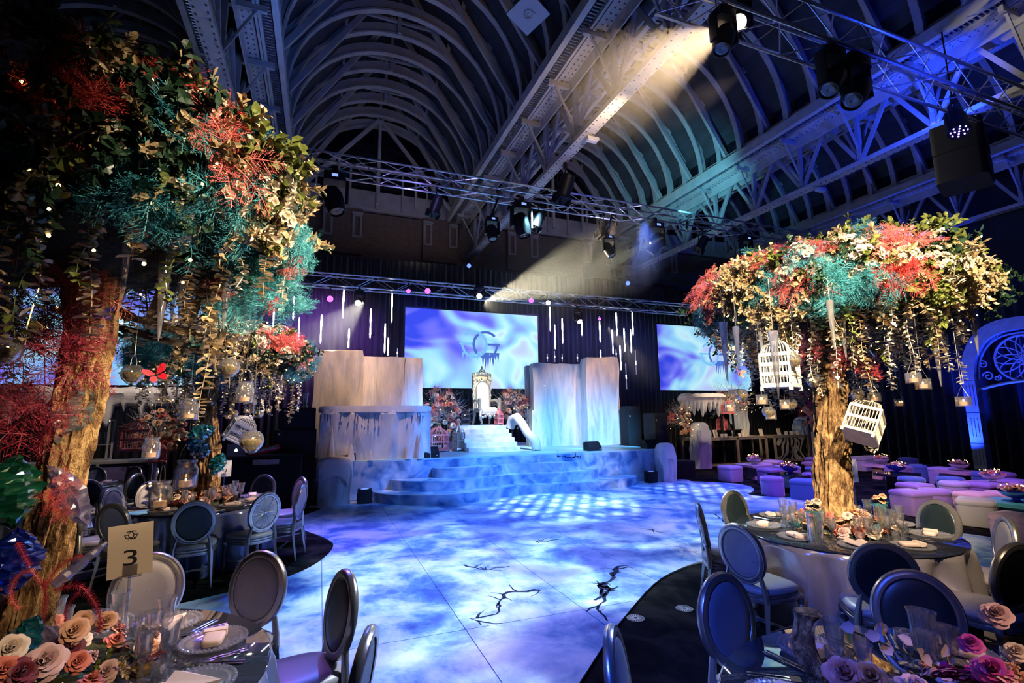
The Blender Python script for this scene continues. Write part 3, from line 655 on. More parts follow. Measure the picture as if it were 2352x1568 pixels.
# ------------------------------------------------------------------ trusses
def truss(name, x0, x1, y, z, sz, label, pitch=.62, tilt=0, chord=.026):
    t = thing(name, label, 'truss', ((x0+x1)/2, y, z)); L = (x1-x0)/2; h = sz/2; cs = [(-h, h), (h, h), (-h, -h), (h, -h)]
    for (a, b_) in cs: obj('chord', MB().cyl((-L, a, b_), (L, a, b_), chord, 8), alu, t)
    n = int(2*L/pitch); me = {}
    def brace(p, q, face):
        key = face
        if key not in me: me[key] = MB().cyl(p, q, .012, 6).mesh('brace', alu)
        return me[key]
    for k in range(n):
        xa = -L+k*pitch; s_ = 1 if k % 2 else -1
        for face, (p, q) in (('f', ((0, -h, -h*s_), (pitch, -h, h*s_))), ('b', ((0, h, -h*s_), (pitch, h, h*s_))), ('u', ((0, -h*s_, -h), (pitch, h*s_, -h))), ('t', ((0, -h*s_, h), (pitch, h*s_, h)))):
            obj('brace', brace(p, q, face+str(s_)), None, t, (xa, 0, 0))
    return t
truss('lighting_truss', -4.5, 15.5, 11.5, 7.72, .4, 'long box truss crossing in front of the stage with hanging lamps')
truss('lighting_truss', -3.5, 15.2, 16.0, 6.15, .38, 'rear box truss behind the stage above the light tubes')
truss('lighting_truss', 4.2, 15.5, 4.85, 7.85, .52, 'near blue-lit box truss high over the tables', .6, chord=.03)

# ------------------------------------------------------------------ lamps
lensm = pmat('dark_lens', (.02, .025, .03), .05, spec=.8)
def lit(name, col, st_): return pmat(name, (0, 0, 0), .5, em=st_, emcol=col, sample=False)
def moving_head(loc, target, label, s_=1, lens=None, display=True):
    t = thing('moving_head_light', label, 'stage light', loc, group='moving head lights', sc=s_)
    obj('clamp', MB().box((0, 0, .03), (.08, .1, .14)), black, t)
    obj('base_box', MB().loft([squircle(.36, .3, .4, 20, z) for z in (-.18, -.04)]), black, t)
    if display: obj('display', MB().box((0, -.152, -.1), (.1, .006, .05)), lit('display_light', (.25, .4, 1), 1.2), t)
    for x in (-.2, .2): obj('yoke_arm', MB().loft([squircle(.05, .16, .5, 12, z, x) for z in (-.55, -.14)]), black, t)
    d = (Vector(target)-Vector(loc)).to_track_quat('-Z', 'Y').to_euler()
    h = obj('head', MB().lathe([(.02, .22), (.12, .21), (.16, .1), (.155, -.12), (.13, -.26), (.12, -.26), (.11, -.22)], 20), black, t, (0, 0, -.48), d)
    obj('lens', MB().lathe([(.001, -.235), (.06, -.25), (.112, -.235)], 20), lens or lensm, h)
    return t
def par_can(loc, target, label, lens=None, s_=1, doors=True, group='fresnel lamps with barn doors'):
    t = thing('fresnel_lamp' if doors else 'par_lamp', label, 'stage light', loc, group=group, sc=s_)
    obj('hook_clamp', MB().box((0, 0, 0), (.05, .06, .12)).cyl((0, 0, -.05), (0, 0, -.15), .012), black, t)
    obj('yoke', MB().tube([(-.15, 0, -.4), (-.15, 0, -.2), (-.1, 0, -.15), (.1, 0, -.15), (.15, 0, -.2), (.15, 0, -.4)], .012, 6), black, t)
    d = (Vector(target)-Vector(loc)).to_track_quat('-Z', 'Y').to_euler()
    h = obj('body', MB().lathe([(.02, .2), (.1, .2), (.125, .12), (.125, -.13), (.135, -.15), (.135, -.17), (.118, -.17), (.118, -.14)], 18), black, t, (0, 0, -.38), d)
    obj('lens', MB().lathe([(.001, -.15), (.118, -.15)], 18), lens or lensm, h)
    if doors:
        for k in range(4):
            a = k*PI/2; M = Matrix.Rotation(a, 4, 'Z') @ Matrix.Translation((0, .13, -.17)) @ Matrix.Rotation(R(-25), 4, 'X')
            obj('barn_door', MB().add([(-.12, 0, 0), (.12, 0, 0), (.16, .0, -.17), (-.16, .0, -.17), (-.12, .006, 0), (.12, .006, 0), (.16, .006, -.17), (-.16, .006, -.17)], [(0, 1, 2, 3), (7, 6, 5, 4), (0, 4, 5, 1), (1, 5, 6, 2), (2, 6, 7, 3), (3, 7, 4, 0)], M), black, h)
    return t
warm_lens = lit('warm_lens_light', (1, .62, .25), 3)
FT = 7.52
for px, py, s_, tg, lab in ((770, 385, 1.35, (2, 9, 0), 'black moving head lamp hung on the front truss nearest the left tree'), (1190, 440, 1.3, (6, 10, 0), 'big black moving head lamp at the middle of the front truss'), (1492, 490, 1.3, (6, 13, 3), 'black moving head lamp glowing blue right of the front truss middle'), (1700, 540, 1.0, (8, 9, 0), 'black moving head lamp at the right end of the front truss')):
    p = at(px, py, Y=11.5); moving_head((p.x, 11.3, FT-.08), tg, lab, s_)
for px, py, tg, lab in ((1130, 520, (4, 9, 0), 'small moving head lamp with lit display slung below the truss middle'), (1397, 560, (9, 9, 1), 'small moving head lamp with a pale lens below the right truss half')):
    p = at(px, py, Y=11.2); t = moving_head((p.x, 11.2, p.z+.25), tg, lab, .85, pmat('pale_lens', (.5, .55, .6), .1, .5) if px > 1300 else None)
    obj('drop_arm', MB().cyl((0, 0, .1), (.25, .1, (FT-p.z-.3)/.85), .03), black, t)
for k, (px, py) in enumerate(((1000, 435), (1232, 485), (1380, 510), (1605, 545))):
    p = at(px, py, Y=11.5); par_can((p.x, 11.35, FT-.05), (p.x-1.4, 14.5, 2.4), 'amber barn door lamp on the front truss, %s from the flower tree' % ['first', 'second', 'third', 'fourth'][k], warm_lens, 1.05)
p = at(1302, 380, X=5.8); par_can((5.75, p.y, 8.45), (5, 15, 2), 'large dark lamp clamped under the riveted girder over the truss', None, 1.5)
# lamps of the rear truss
vio = lit('violet_lens_light', (.5, .1, 1), 3); hot = lit('white_beam_lens_light', (1, .92, .75), 14); blu = lit('blue_lens_light', (.08, .16, 1), 3)
for px, py, m_, s_, lab in ((758, 686, vio, .8, 'violet lamp nearest the left tall ice column'), (982, 668, vio, .8, 'violet lamp under the rear truss by the screen top left corner'), (938, 668, vio, .6, 'small violet lamp beside the screen top left corner'), (1220, 690, vio, .75, 'violet lamp by the screen top right corner'), (1259, 695, lit('white_violet_lens', (.9, .8, 1), 5), .7, 'white lamp just right of the big screen'), (1442, 650, blu, .7, 'blue lamp on the truss over the right ice wall'), (1377, 732, vio, .5, 'small violet lamp low between the light tubes on the right'), (1077, 610, blu, .6, 'small blue lamp high above the middle screen')):
    p = at(px, py, Y=15.8); zt = p.z+.38*s_
    t = par_can((p.x, 15.81, zt), (0 if px < 900 else 1, 0, 2.2), lab, m_, s_, False, 'lamps of the rear truss')
    obj('drop_rod', MB().cyl((0, 0, 0), (0, 0, (5.97-zt)/s_ if zt < 5.9 else (6.34-zt)/s_), .012), black, t)
for px, py, lab, tg in ((1103, 686, 'blazing white moving head lamp above the middle screen', (0, 0, 2)), (825, 700, 'white beam lamp over the left ice column', (-1.5, 6, 1.5)), (1330, 738, 'white beam lamp over the right ice wall', (9, 10, 1))):
    p = at(px, py, Y=15.7); t = moving_head((p.x, 15.81, p.z+.5), tg, lab, .8, hot, False); obj('drop_rod', MB().cyl((0, 0, .05), (0, 0, (5.97-p.z-.5)/.8), .015), black, t)
# meteor light tubes
tubem = pmat('meteor_tube', (.6, .6, .7), .2, em=.3, emcol=(.65, .6, 1), sample=False); glow = pmat('meteor_glow', (0, 0, 0), .3, em=9, emcol=(.82, .8, 1))
TUBES = [(676, 680, 735), (688, 728, 790), (739, 722, 790), (790, 664, 731), (802, 754, 800), (852, 708, 778), (901, 672, 742), (885, 742, 812), (892, 775, 817), (913, 800, 820),
         (1263, 703, 762), (1274, 745, 803), (1291, 730, 790), (1335, 715, 772), (1377, 737, 787), (1379, 803, 822), (1406, 757, 814), (1415, 717, 772), (1433, 753, 808), (1452, 717, 771), (1448, 756, 811), (1424, 792, 851), (1415, 802, 822), (1437, 835, 893), (1459, 804, 860), (1257, 812, 830), (1291, 812, 830), (1326, 812, 830), (1274, 806, 831), (630, 705, 765)]
TB = {}
for k, (px, ya, yb) in enumerate(TUBES):
    a, b_ = at(px, ya, Y=16.19), at(px, yb, Y=16.19); h = a.z-b_.z
    t = thing('meteor_light_tube', 'thin white light tube %s the big screen, %s from the left' % ('left of' if px < 1000 else 'right of', nth((px, ya), [(q[0], q[1]) for q in TUBES if (q[0] < 1000) == (px < 1000)])), 'light tube', (a.x, 16.19, b_.z), group='meteor tubes on the left' if px < 1000 else 'meteor tubes on the right')
    obj('tube', MB().cyl((0, 0, 0), (0, 0, h), .017, 8), tubem, t)
    g = MB(); dim = k in (9, 22, 23, 24, 25, 26, 27, 28)
    if not dim: g.loft([[(q*math.cos(2*PI*i/8), q*math.sin(2*PI*i/8), h*z) for i in range(8)] for q, z in ((.018, .04), (.026, .16), (.019, .36), (.018, .45), (.028, .62), (.026, .8), (.018, .98))])
    else: g.cyl((0, 0, h*.4), (0, 0, h*.55), .02, 8)
    obj('glow_core', g, glow, t)
    obj('suspension_wire', MB().cyl((0, 0, h), (0, 0, 6.0-b_.z), .003, 4), black, t)

# ------------------------------------------------------------------ oval-back chairs
frame_m = pmat('chair_silver', (.42, .39, .36), .28, .8, bump=(90, .06))
leather = pmat('silver_leather', (.36, .33, .34), .36, spec=.7, bump=(120, .08)); velvet = pmat('dark_leather', (.012, .02, .022), .35, spec=.5)
navy = pmat('slate_leather', (.2, .22, .3), .42, spec=.5)
def ellipse_sweep(a, b, prof, n=36):
    rings = []
    for k in range(n):
        t = 2*PI*k/n; c, s_ = math.cos(t), math.sin(t); nx, nz = c/a, s_/b; l = math.hypot(nx, nz); nx, nz = nx/l, nz/l
        rings.append([(a*c+nx*u, v, b*s_+nz*u) for u, v in prof])
    return rings
TILT = Matrix.Translation((0, -.235, .745)) @ Matrix.Rotation(R(9), 4, 'X')
def chair_parts():
    P = {}
    prof = [(-.022, -.012), (-.018, -.022), (.004, -.026), (.012, -.02), (.022, -.022), (.03, -.008), (.03, .008), (.022, .022), (.012, .02), (.004, .026), (-.018, .022), (-.022, .012)]
    P['back_frame'] = (MB().loft(ellipse_sweep(.2, .225, prof), M=TILT, closed=True), frame_m, 50)
    def pad(y0, y1, yc):
        rings = [[(.185*q*math.cos(2*PI*i/30), y, .21*q*math.sin(2*PI*i/30)) for i in range(30)] for q, y in ((1, y0), (.985, y1), (.9, yc*.85+y1*.15), (.6, yc), (.02, yc))]
        return MB().loft(rings, caps=False, M=TILT)
    P['back_pad'] = (pad(.0, .014, .026), None, 80); P['rear_panel'] = (pad(-.002, -.012, -.018), None, 80)
    s_ = MB(); rings = []
    def seat_ring(k, z): return [(x*k*(1+.12*(y/.24)), y*k, z) for x, y, _ in squircle(.46, .48, .62, 32)]
    P['seat'] = (MB().loft([seat_ring(.98, .43), seat_ring(1.03, .445), seat_ring(1.03, .47), seat_ring(.9, .492), seat_ring(.5, .502)]), leather, 80)
    P['seat_rail'] = (MB().loft([seat_ring(k, z) for k, z in ((.98, .365), (1.0, .37), (1.0, .38), (1.03, .385), (1.03, .4), (1.01, .403), (1.04, .415), (1.04, .43), (1.0, .432))]), frame_m, 30)
    for sx in (-1, 1):
        P['leg%d' % sx] = (MB().lathe([(.012, 0), (.016, .01), (.014, .03), (.024, .3), (.028, .31), (.022, .32), (.03, .335), (.03, .38)], 12, Matrix.Translation((sx*.215, .2, 0)), caps=True), frame_m, 40)
        P['rear%d' % sx] = (MB().tube([(sx*.21, -.27, 0), (sx*.2, -.235, .2), (sx*.19, -.21, .36), (sx*.19, -.205, .4)], [.016, .02, .026, .026], 4), frame_m, 30)
        P['post%d' % sx] = (MB().tube([(sx*.19, -.21, .38), (sx*.185, -.213, .46), (sx*.165, -.217, .55), (sx*.15, -.222, .6)], [.03, .026, .022, .02], 8, flat=.8), frame_m, 50)
        P['stretch%d' % sx] = (MB().beam((sx*.212, .19, .16), (sx*.2, -.23, .16), .018, .018), frame_m, 30)
    P['stretch0'] = (MB().beam((-.205, -.02, .16), (.205, -.02, .16), .018, .018), frame_m, 30)
    return P
CP = {k: (b.mesh(k, m_, s_), m_) for k, (b, m_, s_) in chair_parts().items()}
PN = {'leg-1': 'leg', 'leg1': 'leg', 'rear-1': 'leg', 'rear1': 'leg', 'post-1': 'back_post', 'post1': 'back_post', 'stretch-1': 'stretcher', 'stretch1': 'stretcher', 'stretch0': 'stretcher'}
def star_mesh():
    b = MB()
    for k in range(18):
        a = 2*PI*k/18; l = .13+.05*(k % 2); p = [(.02*math.cos(a), -.026, .02*math.sin(a)), (l*.5*math.cos(a), -.03, l*.56*math.sin(a)), (l*math.cos(a), -.028, l*1.12*math.sin(a))]
        b.tube(p, [.002, .003, .002], 4)
        if k % 2: b.sphere(p[2], .012, 6, 4, (1, .4, 1))
    b.sphere((0, -.028, 0), .018, 8, 4, (1, .4, 1)); m_ = MB(); m_.add(b.v, b.f, TILT); return m_
STAR = star_mesh().mesh('star_filigree', pmat('filigree_silver', (.8, .78, .8), .25, .9))
def padmesh(key, mat):
    k = key+mat.name
    if k not in CP:
        me = CP[key][0].copy(); me.materials.clear(); me.materials.append(mat); CP[k] = (me, mat)
    return CP[k][0]
def chair(back, centre, label, group, front=leather, rear=leather, star=False, seat=None, twist=0):
    """a chair whose back top stands at back=(x, y), turned to the table centre"""
    d = Vector((centre[0]-back[0], centre[1]-back[1])); gap = max(0, 1.3-d.length); d.normalize(); back = (back[0]-d.x*gap, back[1]-d.y*gap); rz = math.atan2(-d.x, d.y)+R(twist)
    f = Vector((-math.sin(rz), math.cos(rz)))
    t = thing('dining_chair', label, 'chair', (back[0]+f.x*.28, back[1]+f.y*.28, 0), rz, group)
    for k in list(PN)+['back_frame', 'seat_rail']: obj(PN.get(k, k), CP[k][0], None, t)
    obj('back_pad', padmesh('back_pad', front), None, t); obj('rear_panel', padmesh('rear_panel', rear), None, t); obj('seat', padmesh('seat', seat or leather), None, t)
    if star: obj('star_filigree', STAR, None, t)
    return t

# ------------------------------------------------------------------ round tables: cloth to the floor, dark mirror top
mirror = pmat('dark_mirror', (.03, .035, .045), .04, .0, spec=1, coat=1)
def cloth_mesh(r, mat, seed, folds=17):
    rr = random.Random(seed); ph = [rr.uniform(0, 6) for _ in range(4)]; rings = []; n = folds*10
    for z, am, out in ((.752, 0, 0), (.75, .004, .012), (.7, .035, .01), (.55, .075, .0), (.3, .1, .0), (.1, .11, .01), (.012, .115, .02)):
        ring = []
        for i in range(n):
            a = 2*PI*i/n; w_ = abs(math.sin(folds*.5*a+ph[0]+.8*math.sin(3*a+ph[1])))**1.6*1.4-.7+.3*math.sin(folds*a+ph[2]+2*math.sin(2*a))
            q = r+out+am*w_; ring.append((q*math.cos(a), q*math.sin(a), z))
        rings.append(ring)
    return MB().loft(rings, caps=False).mesh('tablecloth', mat, 180)
def round_table(c, r, lab, clab, cmat, seed):
    t = thing('round_table', lab, 'table', (c[0], c[1], 0), group='round dining tables')
    obj('mirror_top', MB().lathe([(.001, .755), (r+.01, .755), (r+.02, .76), (r+.02, .768), (r+.008, .775), (.001, .775)], 72), mirror, t)
    obj('base_column', MB().lathe([(.35, .0), (.33, .04), (.06, .08), (.06, .7), (.3, .74)], 16, caps=True), black, t)
    o = obj('tablecloth', cloth_mesh(r, cmat, seed), None, None, (c[0], c[1], 0)); tag(o, clab, 'tablecloth', 'satin tablecloths')
    return t
satin = pmat('grey_satin', (.42, .38, .38), .24, .45, spec=.8); satin2 = pmat('blue_grey_satin', (.2, .23, .36), .26, .35, spec=.7)
C3, C9, C10, CR, CN = (-1.15, 2.95), (-1.5, 8.32), (-4.3, 11.4), (4.95, 3.68), (2.38, 1.22); TR = .95
round_table(C3, TR, 'round mirror topped table numbered 3 under the nearest flower tree', 'dark satin cloth on the table numbered 3', satin2, 1)
round_table(C9, .9, 'round mirror topped table numbered 9 with its own flower tree', 'blue grey satin cloth on the table numbered 9', satin2, 2)
round_table(C10, .9, 'round mirror topped table numbered 10 at the far left', 'lilac grey satin cloth on the table numbered 10', satin2, 3)
round_table(CR, TR, 'round mirror topped table under the flower tree with birdcages', 'shiny grey satin cloth on the table below the birdcage tree', satin, 4)
round_table(CN, TR, 'dark mirror topped table cropped at the lower right corner', 'dark satin cloth on the cropped corner table', satin2, 5)
g9, g10, g3, gr, gn = ('chairs at table 9', 'chairs at table 10', 'chairs at table 3', 'chairs at the birdcage tree table', 'chairs at the corner table')
chair((-1.32, 6.92), C9, 'silver oval-back chair with a dark back panel nearest at table 9', g9, velvet, velvet)
chair((-2.19, 7.16), C9, 'dark blue oval-back chair at table 9 right beside the cellophane sheet', g9, navy, navy)
chair((-.59, 7.3), C9, 'silver chair with a starburst of cutlery on its back', g9, leather, leather, True)
chair((-.17, 7.95), C9, 'silver chair seen almost side on beside the starburst chair', g9, velvet, leather)
chair((-.22, 8.95), C9, 'violet lit oval-back chair between table 9 and the stage post', g9, leather, leather)
chair((-.83, 9.6), C9, 'dark green backed chair on the far side of table 9', g9, velvet, leather)
chair((-2.42, 9.42), C9, 'pale grey oval-back chair behind the glass jar on table 9', g9)
chair((-2.68, 8.75), C9, 'lilac grey oval-back chair facing us at the left of table 9', g9)
chair((-2.75, 7.75), C9, 'dark oval-back chair edge on at the left of table 9', g9, navy, navy)
chair((-2.99, 10.86), C10, 'charcoal oval-back chair between tables 9 and 10', g10, leather, velvet)
chair((-3.45, 12.4), C10, 'grey oval-back chair on the far right of table 10', g10, leather, leather)
chair((-2.93, 11.8), C10, 'grey oval-back chair edge on behind table 10', g10, leather, leather)
chair((-4.25, 12.75), C10, 'violet rimmed chair with navy back at the far side of table 10', g10, navy, navy)
chair((-3.45, 10.1), C10, 'black backed oval chair nearest at table 10', g10, velvet, velvet)
chair((-1.1, 4.46), C3, 'warm grey oval-back chair behind the table number 3', g3, leather, leather, twist=6)
chair((-.34, 4.19), C3, 'mauve lit oval-back chair at table 3 by the dance floor', g3)
chair((.21, 3.46), C3, 'oval-back chair turned sideways with a dark pad at table 3', g3, velvet, velvet, twist=-4)
chair((.26, 2.5), C3, 'navy lit chair back cropped by the bottom edge at table 3', g3, velvet, velvet)
chair((3.82, 4.44), CR, 'chair seen edge on with a jewelled back beside the dance floor', gr, leather, leather, True)
chair((4.82, 4.92), CR, 'silver rimmed chair with a dark green pad behind the birdcage tree table', gr, velvet, leather)
chair((3.42, 3.5), CR, 'silver chair with a grey back panel left of the birdcage tree table', gr, leather, leather)
chair((3.91, 2.6), CR, 'shadowed chair with a dark oval back in front of the birdcage tree table', gr, velvet, velvet)
chair((6.29, 3.53), CR, 'dark glossy chair back on the right far side of the birdcage tree table', gr, velvet, velvet)
chair((5.86, 2.75), CR, 'pinkish lit oval-back chair at the right frame edge', gr)
chair((4.75, 2.2), CR, 'black backed chair cropped by the right frame edge', gr, velvet, velvet)
chair((2.29, 2.5), CN, 'blue lit oval-back chair right of the dance floor edge', gn, navy, navy, twist=4)
chair((1.26, 2.1), CN, 'deep blue chair back at the bottom by the dance floor edge', gn, navy, navy)
chair((3.4, 2.11), CN, 'large black oval chair back with a blue rim at the corner table', gn, velvet, velvet, seat=pmat('teal_leather', (.02, .16, .17), .3, spec=.7))
chair((4.35, 1.45), CN, 'chair with a teal seat beside the corner table', gn, velvet, velvet, seat=MATS['teal_leather'])

# ------------------------------------------------------------------ place settings
clear = glass('clear_glass', (.97, .98, 1), .13, .03, .05); plateg = glass('beaded_plate_glass', (.75, .76, .8), .3, .12, .35, (.7, .68, .7))
def ribbed(prof, n=24, d=.035):
    return MB().loft([[((r*(1+(d if i % 2 and q else 0)))*math.cos(2*PI*i/n), (r*(1+(d if i % 2 and q else 0)))*math.sin(2*PI*i/n), z) for i in range(n)] for r, z, q in prof], caps=False)
GOB = ribbed([(.001, .002, 0), (.034, .003, 0), (.033, .006, 0), (.006, .014, 0), (.005, .06, 0), (.009, .075, 0), (.006, .085, 0), (.022, .1, 1), (.029, .125, 1), (.031, .155, 1), (.036, .195, 0), (.04, .21, 0), (.039, .21, 0), (.034, .19, 0), (.028, .15, 0), (.026, .125, 0), (.001, .1, 0)]).mesh('goblet', clear, 60)
TUM = ribbed([(.001, .001, 0), (.03, .001, 0), (.034, .01, 1), (.036, .05, 1), (.037, .08, 0), (.0365, .095, 0), (.034, .095, 0), (.033, .05, 0), (.029, .012, 0), (.001, .01, 0)], 24, .05).mesh('tumbler', clear, 60)
COUPE = ribbed([(.001, .002, 0), (.032, .003, 0), (.006, .012, 0), (.005, .07, 0), (.02, .085, 1), (.036, .105, 1), (.038, .15, 0), (.0365, .15, 0), (.034, .107, 0), (.001, .088, 0)], 24, .05).mesh('cut_glass', clear, 60)
PLATE = MB().loft([[((r+(.006 if i % 2 else 0)*q)*math.cos(2*PI*i/64), (r+(.006 if i % 2 else 0)*q)*math.sin(2*PI*i/64), z+(.003 if i % 2 else 0)*q) for i in range(64)] for r, z, q in ((.002, .004, 0), (.09, .004, 0), (.1, .008, 0), (.115, .011, 1), (.13, .013, 0), (.145, .016, 1), (.158, .018, 1), (.158, .012, 1), (.1, .002, 0), (.09, .0, 0))], caps=False).mesh('plate', plateg, 30)
BEADS = MB()
for k in range(44): BEADS.sphere((.155*math.cos(2*PI*k/44), .155*math.sin(2*PI*k/44), .018), .009, 6, 4)
for k in range(36): BEADS.sphere((.128*math.cos(2*PI*k/36), .128*math.sin(2*PI*k/36), .016), .007, 5, 4)
BEADS = BEADS.mesh('bead_rim', glass('bead_glass', (.9, .9, .95), .35, .08, .25, (.8, .78, .8)))
linen = pmat('peach_linen', (.72, .55, .47), .7, bump=(200, .15)); 
NAP = MB().loft([squircle(.1, .2, .5, 20, z) for z in (.018, .02)]+[squircle(.105, .21, .5, 20, .03), squircle(.1, .205, .5, 20, .042), squircle(.07, .18, .5, 20, .047)]).mesh('napkin', linen, 60)
NAPFAN = MB().add([(0, -.11, .03), (-.1, .1, .022), (-.05, .12, .05), (0, .13, .025), (.05, .12, .05), (.1, .1, .022), (-.1, .1, .018), (.1, .1, .018), (0, -.11, .02)], [(0, 2, 1), (0, 3, 2), (0, 4, 3), (0, 5, 4), (8, 6, 7), (8, 0, 1, 6), (8, 7, 5, 0), (1, 2, 3, 6), (3, 4, 5, 7), (6, 3, 7)]).mesh('napkin', linen, 30)
BAND = MB().loft([squircle(.112, .05, .3, 16, z, 0, -.05) for z in (.018, .051)]).mesh('menu_band', pmat('card_paper', (.75, .62, .52), .6))
steel = pmat('cutlery_steel', (.75, .75, .78), .18, 1)
KNIFE = MB().loft([[(w_*math.cos(2*PI*i/8), y, .004+.003*math.sin(2*PI*i/8)) for i in range(8)] for w_, y in ((.004, -.11), (.008, -.1), (.006, -.01), (.007, 0), (.009, .05), (.007, .1), (.001, .115))]).mesh('knife', steel)
FORK = MB().loft([[(w_*math.cos(2*PI*i/8), y, .004+.003*math.sin(2*PI*i/8)) for i in range(8)] for w_, y in ((.004, -.11), (.008, -.1), (.004, -.02), (.004, .03), (.011, .05), (.011, .065))])
for x in (-.009, -.003, .003, .009): FORK.box((x, .085, .006), (.003, .045, .003))
FORK = FORK.mesh('fork', steel)
def put(name, me, loc, rz, lab, cat, group, sc=1): return tag(obj(name, me, None, None, loc, (0, 0, rz), sc), lab, cat, group)
def setting(c, ang, where, r=.72, fan=False, glasses=4, cut=True, z=.7755, side=1):
    """plate, napkin, cutlery and glasses in front of one chair, at angle ang round the table"""
    a = R(ang); ux, uy = math.cos(a), math.sin(a); tx, ty = -uy, ux; rz = a+PI/2
    P = lambda u, v: (c[0]+ux*u+tx*v, c[1]+uy*u+ty*v, z)
    t = thing('charger_plate', 'beaded glass charger plate '+where, 'plate', P(r, 0), rz, 'charger plates')
    obj('plate', PLATE, None, t); obj('bead_rim', BEADS, None, t)['kind'] = 'stuff'
    n = thing('napkin', ('fan folded peach napkin ' if fan else 'rolled peach napkin ')+where, 'napkin', P(r, 0), rz+R(70 if not fan else 0), 'napkins')
    obj('folded_cloth', NAPFAN if fan else NAP, None, n)
    if not fan: obj('menu_band', BAND, None, n)
    if cut:
        for k, v in enumerate((.2, .225)): put('knife', KNIFE, P(r, v), rz, ('inner' if k == 0 else 'outer')+' silver knife '+where, 'knife', 'knives')
        for k, v in enumerate((-.2, -.225)): put('fork', FORK, P(r, v), rz, ('inner' if k == 0 else 'outer')+' silver fork '+where, 'fork', 'forks')
    sp = [(r-.2, .13*side, GOB, 1.15, 'goblet', 'tallest ribbed goblet '), (r-.27, .06*side, GOB, 1.0, 'goblet', 'middle-sized ribbed goblet '), (r-.24, .2*side, COUPE, 1.0, 'cut_glass', 'stemmed cut crystal glass '), (r-.33, .14*side, GOB, .9, 'goblet', 'smallest ribbed goblet '), (r-.19, .05*side, TUM, .9, 'tumbler', 'short ribbed tumbler ')]
    for u, v, me, s_, nm, lb in sp[:glasses]: put(nm, me, P(u, v), rnd.uniform(0, 6), lb+where, 'glass', 'crystal glasses', s_)
def ang(c, p): return math.degrees(math.atan2(p[1]-c[1], p[0]-c[0]))
for p, fan, wh in (((-1.1, 4.46), False, 'before the chair behind number 3'), ((-.34, 4.19), True, 'before the mauve lit chair'), ((.21, 3.46), False, 'before the sideways dark padded chair'), ((.26, 2.5), True, 'before the bottom cropped navy chair')): setting(C3, ang(C3, p), wh, fan=fan, glasses=5)
setting(C3, 118, 'beside the trunk of the nearest tree', glasses=3, cut=False)
for p, fan, wh in (((3.82, 4.44), False, 'before the edge-on jewelled chair'), ((4.82, 4.92), False, 'before the dark green padded far chair'), ((3.42, 3.5), False, 'before the silver chair with grey panel'), ((3.91, 2.6), True, 'before the shadowed dark oval chair'), ((6.29, 3.53), False, 'before the dark glossy far chair'), ((5.86, 2.75), False, 'before the pinkish right-edge chair'), ((4.75, 2.2), False, 'before the black right-edge chair')): setting(CR, ang(CR, p), wh, fan=fan, glasses=5)
for p, fan, wh in (((2.29, 2.5), True, 'before the blue lit chair'), ((1.26, 2.1), False, 'before the deep blue bottom chair'), ((3.4, 2.11), False, 'before the large black oval chair')): setting(CN, ang(CN, p), wh, fan=fan, glasses=5)
setting(CN, 38, 'by the corner rose arrangement', glasses=4, cut=False, r=.7)
for p, wh in (((-1.32, 6.92), 'before the nearest chair of table nine'), ((-.59, 7.3), 'before the starburst chair'), ((-.17, 7.95), 'before the chair beside the starburst chair'), ((-.22, 8.95), 'before the violet lit chair'), ((-2.19, 7.16), 'before the dark blue chair of table nine'), ((-2.68, 8.75), 'before the lilac grey chair'), ((-2.42, 9.42), 'before the pale grey chair')): setting(C9, ang(C9, p), wh, r=.66, glasses=4, cut=False)
for p, wh in (((-3.45, 10.1), 'before the nearest chair of table ten'), ((-2.99, 10.86), 'before the charcoal chair of table ten'), ((-2.93, 11.8), 'before the edge-on chair of table ten')): setting(C10, ang(C10, p), wh, r=.66, glasses=3, cut=False)

# ------------------------------------------------------------------ table numbers
ink = pmat('black_ink', (.01, .01, .012), .5); card = pmat('cream_card', (.74, .62, .46), .6); cardw = pmat('pale_card', (.6, .6, .68), .6); acry = glass('acrylic', (.95, .95, 1), .2, .03)
def number(txt, loc, rz, s_, label, cm, h=.5, logo_=True, lean=0):
    t = thing('table_number', label, 'table number', loc, rz, 'table numbers')
    obj('foot', MB().lathe([(.001, 0), (.06, 0), (.06, .006), (.008, .01), (.001, .01)], 20), acry, t)
    obj('stem', MB().cyl((0, 0, .008), (0, 0, h), .007, 10), acry, t)
    obj('clip', MB().box((0, 0, h), (.1*s_, .02, .012)).box((0, -.008, h+.03), (.06*s_, .003, .05)), acry, t)
    cd = obj('card', MB().box((0, 0, .13*s_), (.19*s_, .004, .26*s_)), cm, t, (0, 0, h), (R(-3), R(lean), 0))
    if not txt: return t
    cu = bpy.data.curves.new('numeral', 'FONT'); cu.body = txt; cu.size = .13*s_; cu.align_x = 'CENTER'; cu.extrude = .0004; cu.materials.append(ink)
    tmp = bpy.data.objects.new('numeral_curve', cu); me = bpy.data.meshes.new_from_object(tmp); bpy.data.objects.remove(tmp); me.name = 'numeral'
    obj('numeral', me, None, cd, (0, -.0026, .055*s_), (R(90), 0, 0), (1.25, .85, 1))
    if logo_:
        lg = MB(); g1 = gpoly(.3, .38); g2 = gpoly(.3, .38, -1); dr = drips(-.3, .35, -.25, 7, 3, .4)
        for g, dx in ((g1, .14), (g2, -.14), (dr, 0)): lg.add([((v[0]+dx), -.0026 if dx >= 0 else -.0028, v[2]) for v in g.v], g.f)
        me = lg.mesh('logo_mark', ink, 0); o = obj('logo_mark', me, None, cd, (0, 0, .205*s_), (0, 0, 0), (.055*s_, 1, .055*s_))
    return t
p3 = at(285, 1480, Z=.8); number('3', (-.82, 3.0, .776), R(14), .92, 'tall cream table number card reading three', card, .43, lean=-3)
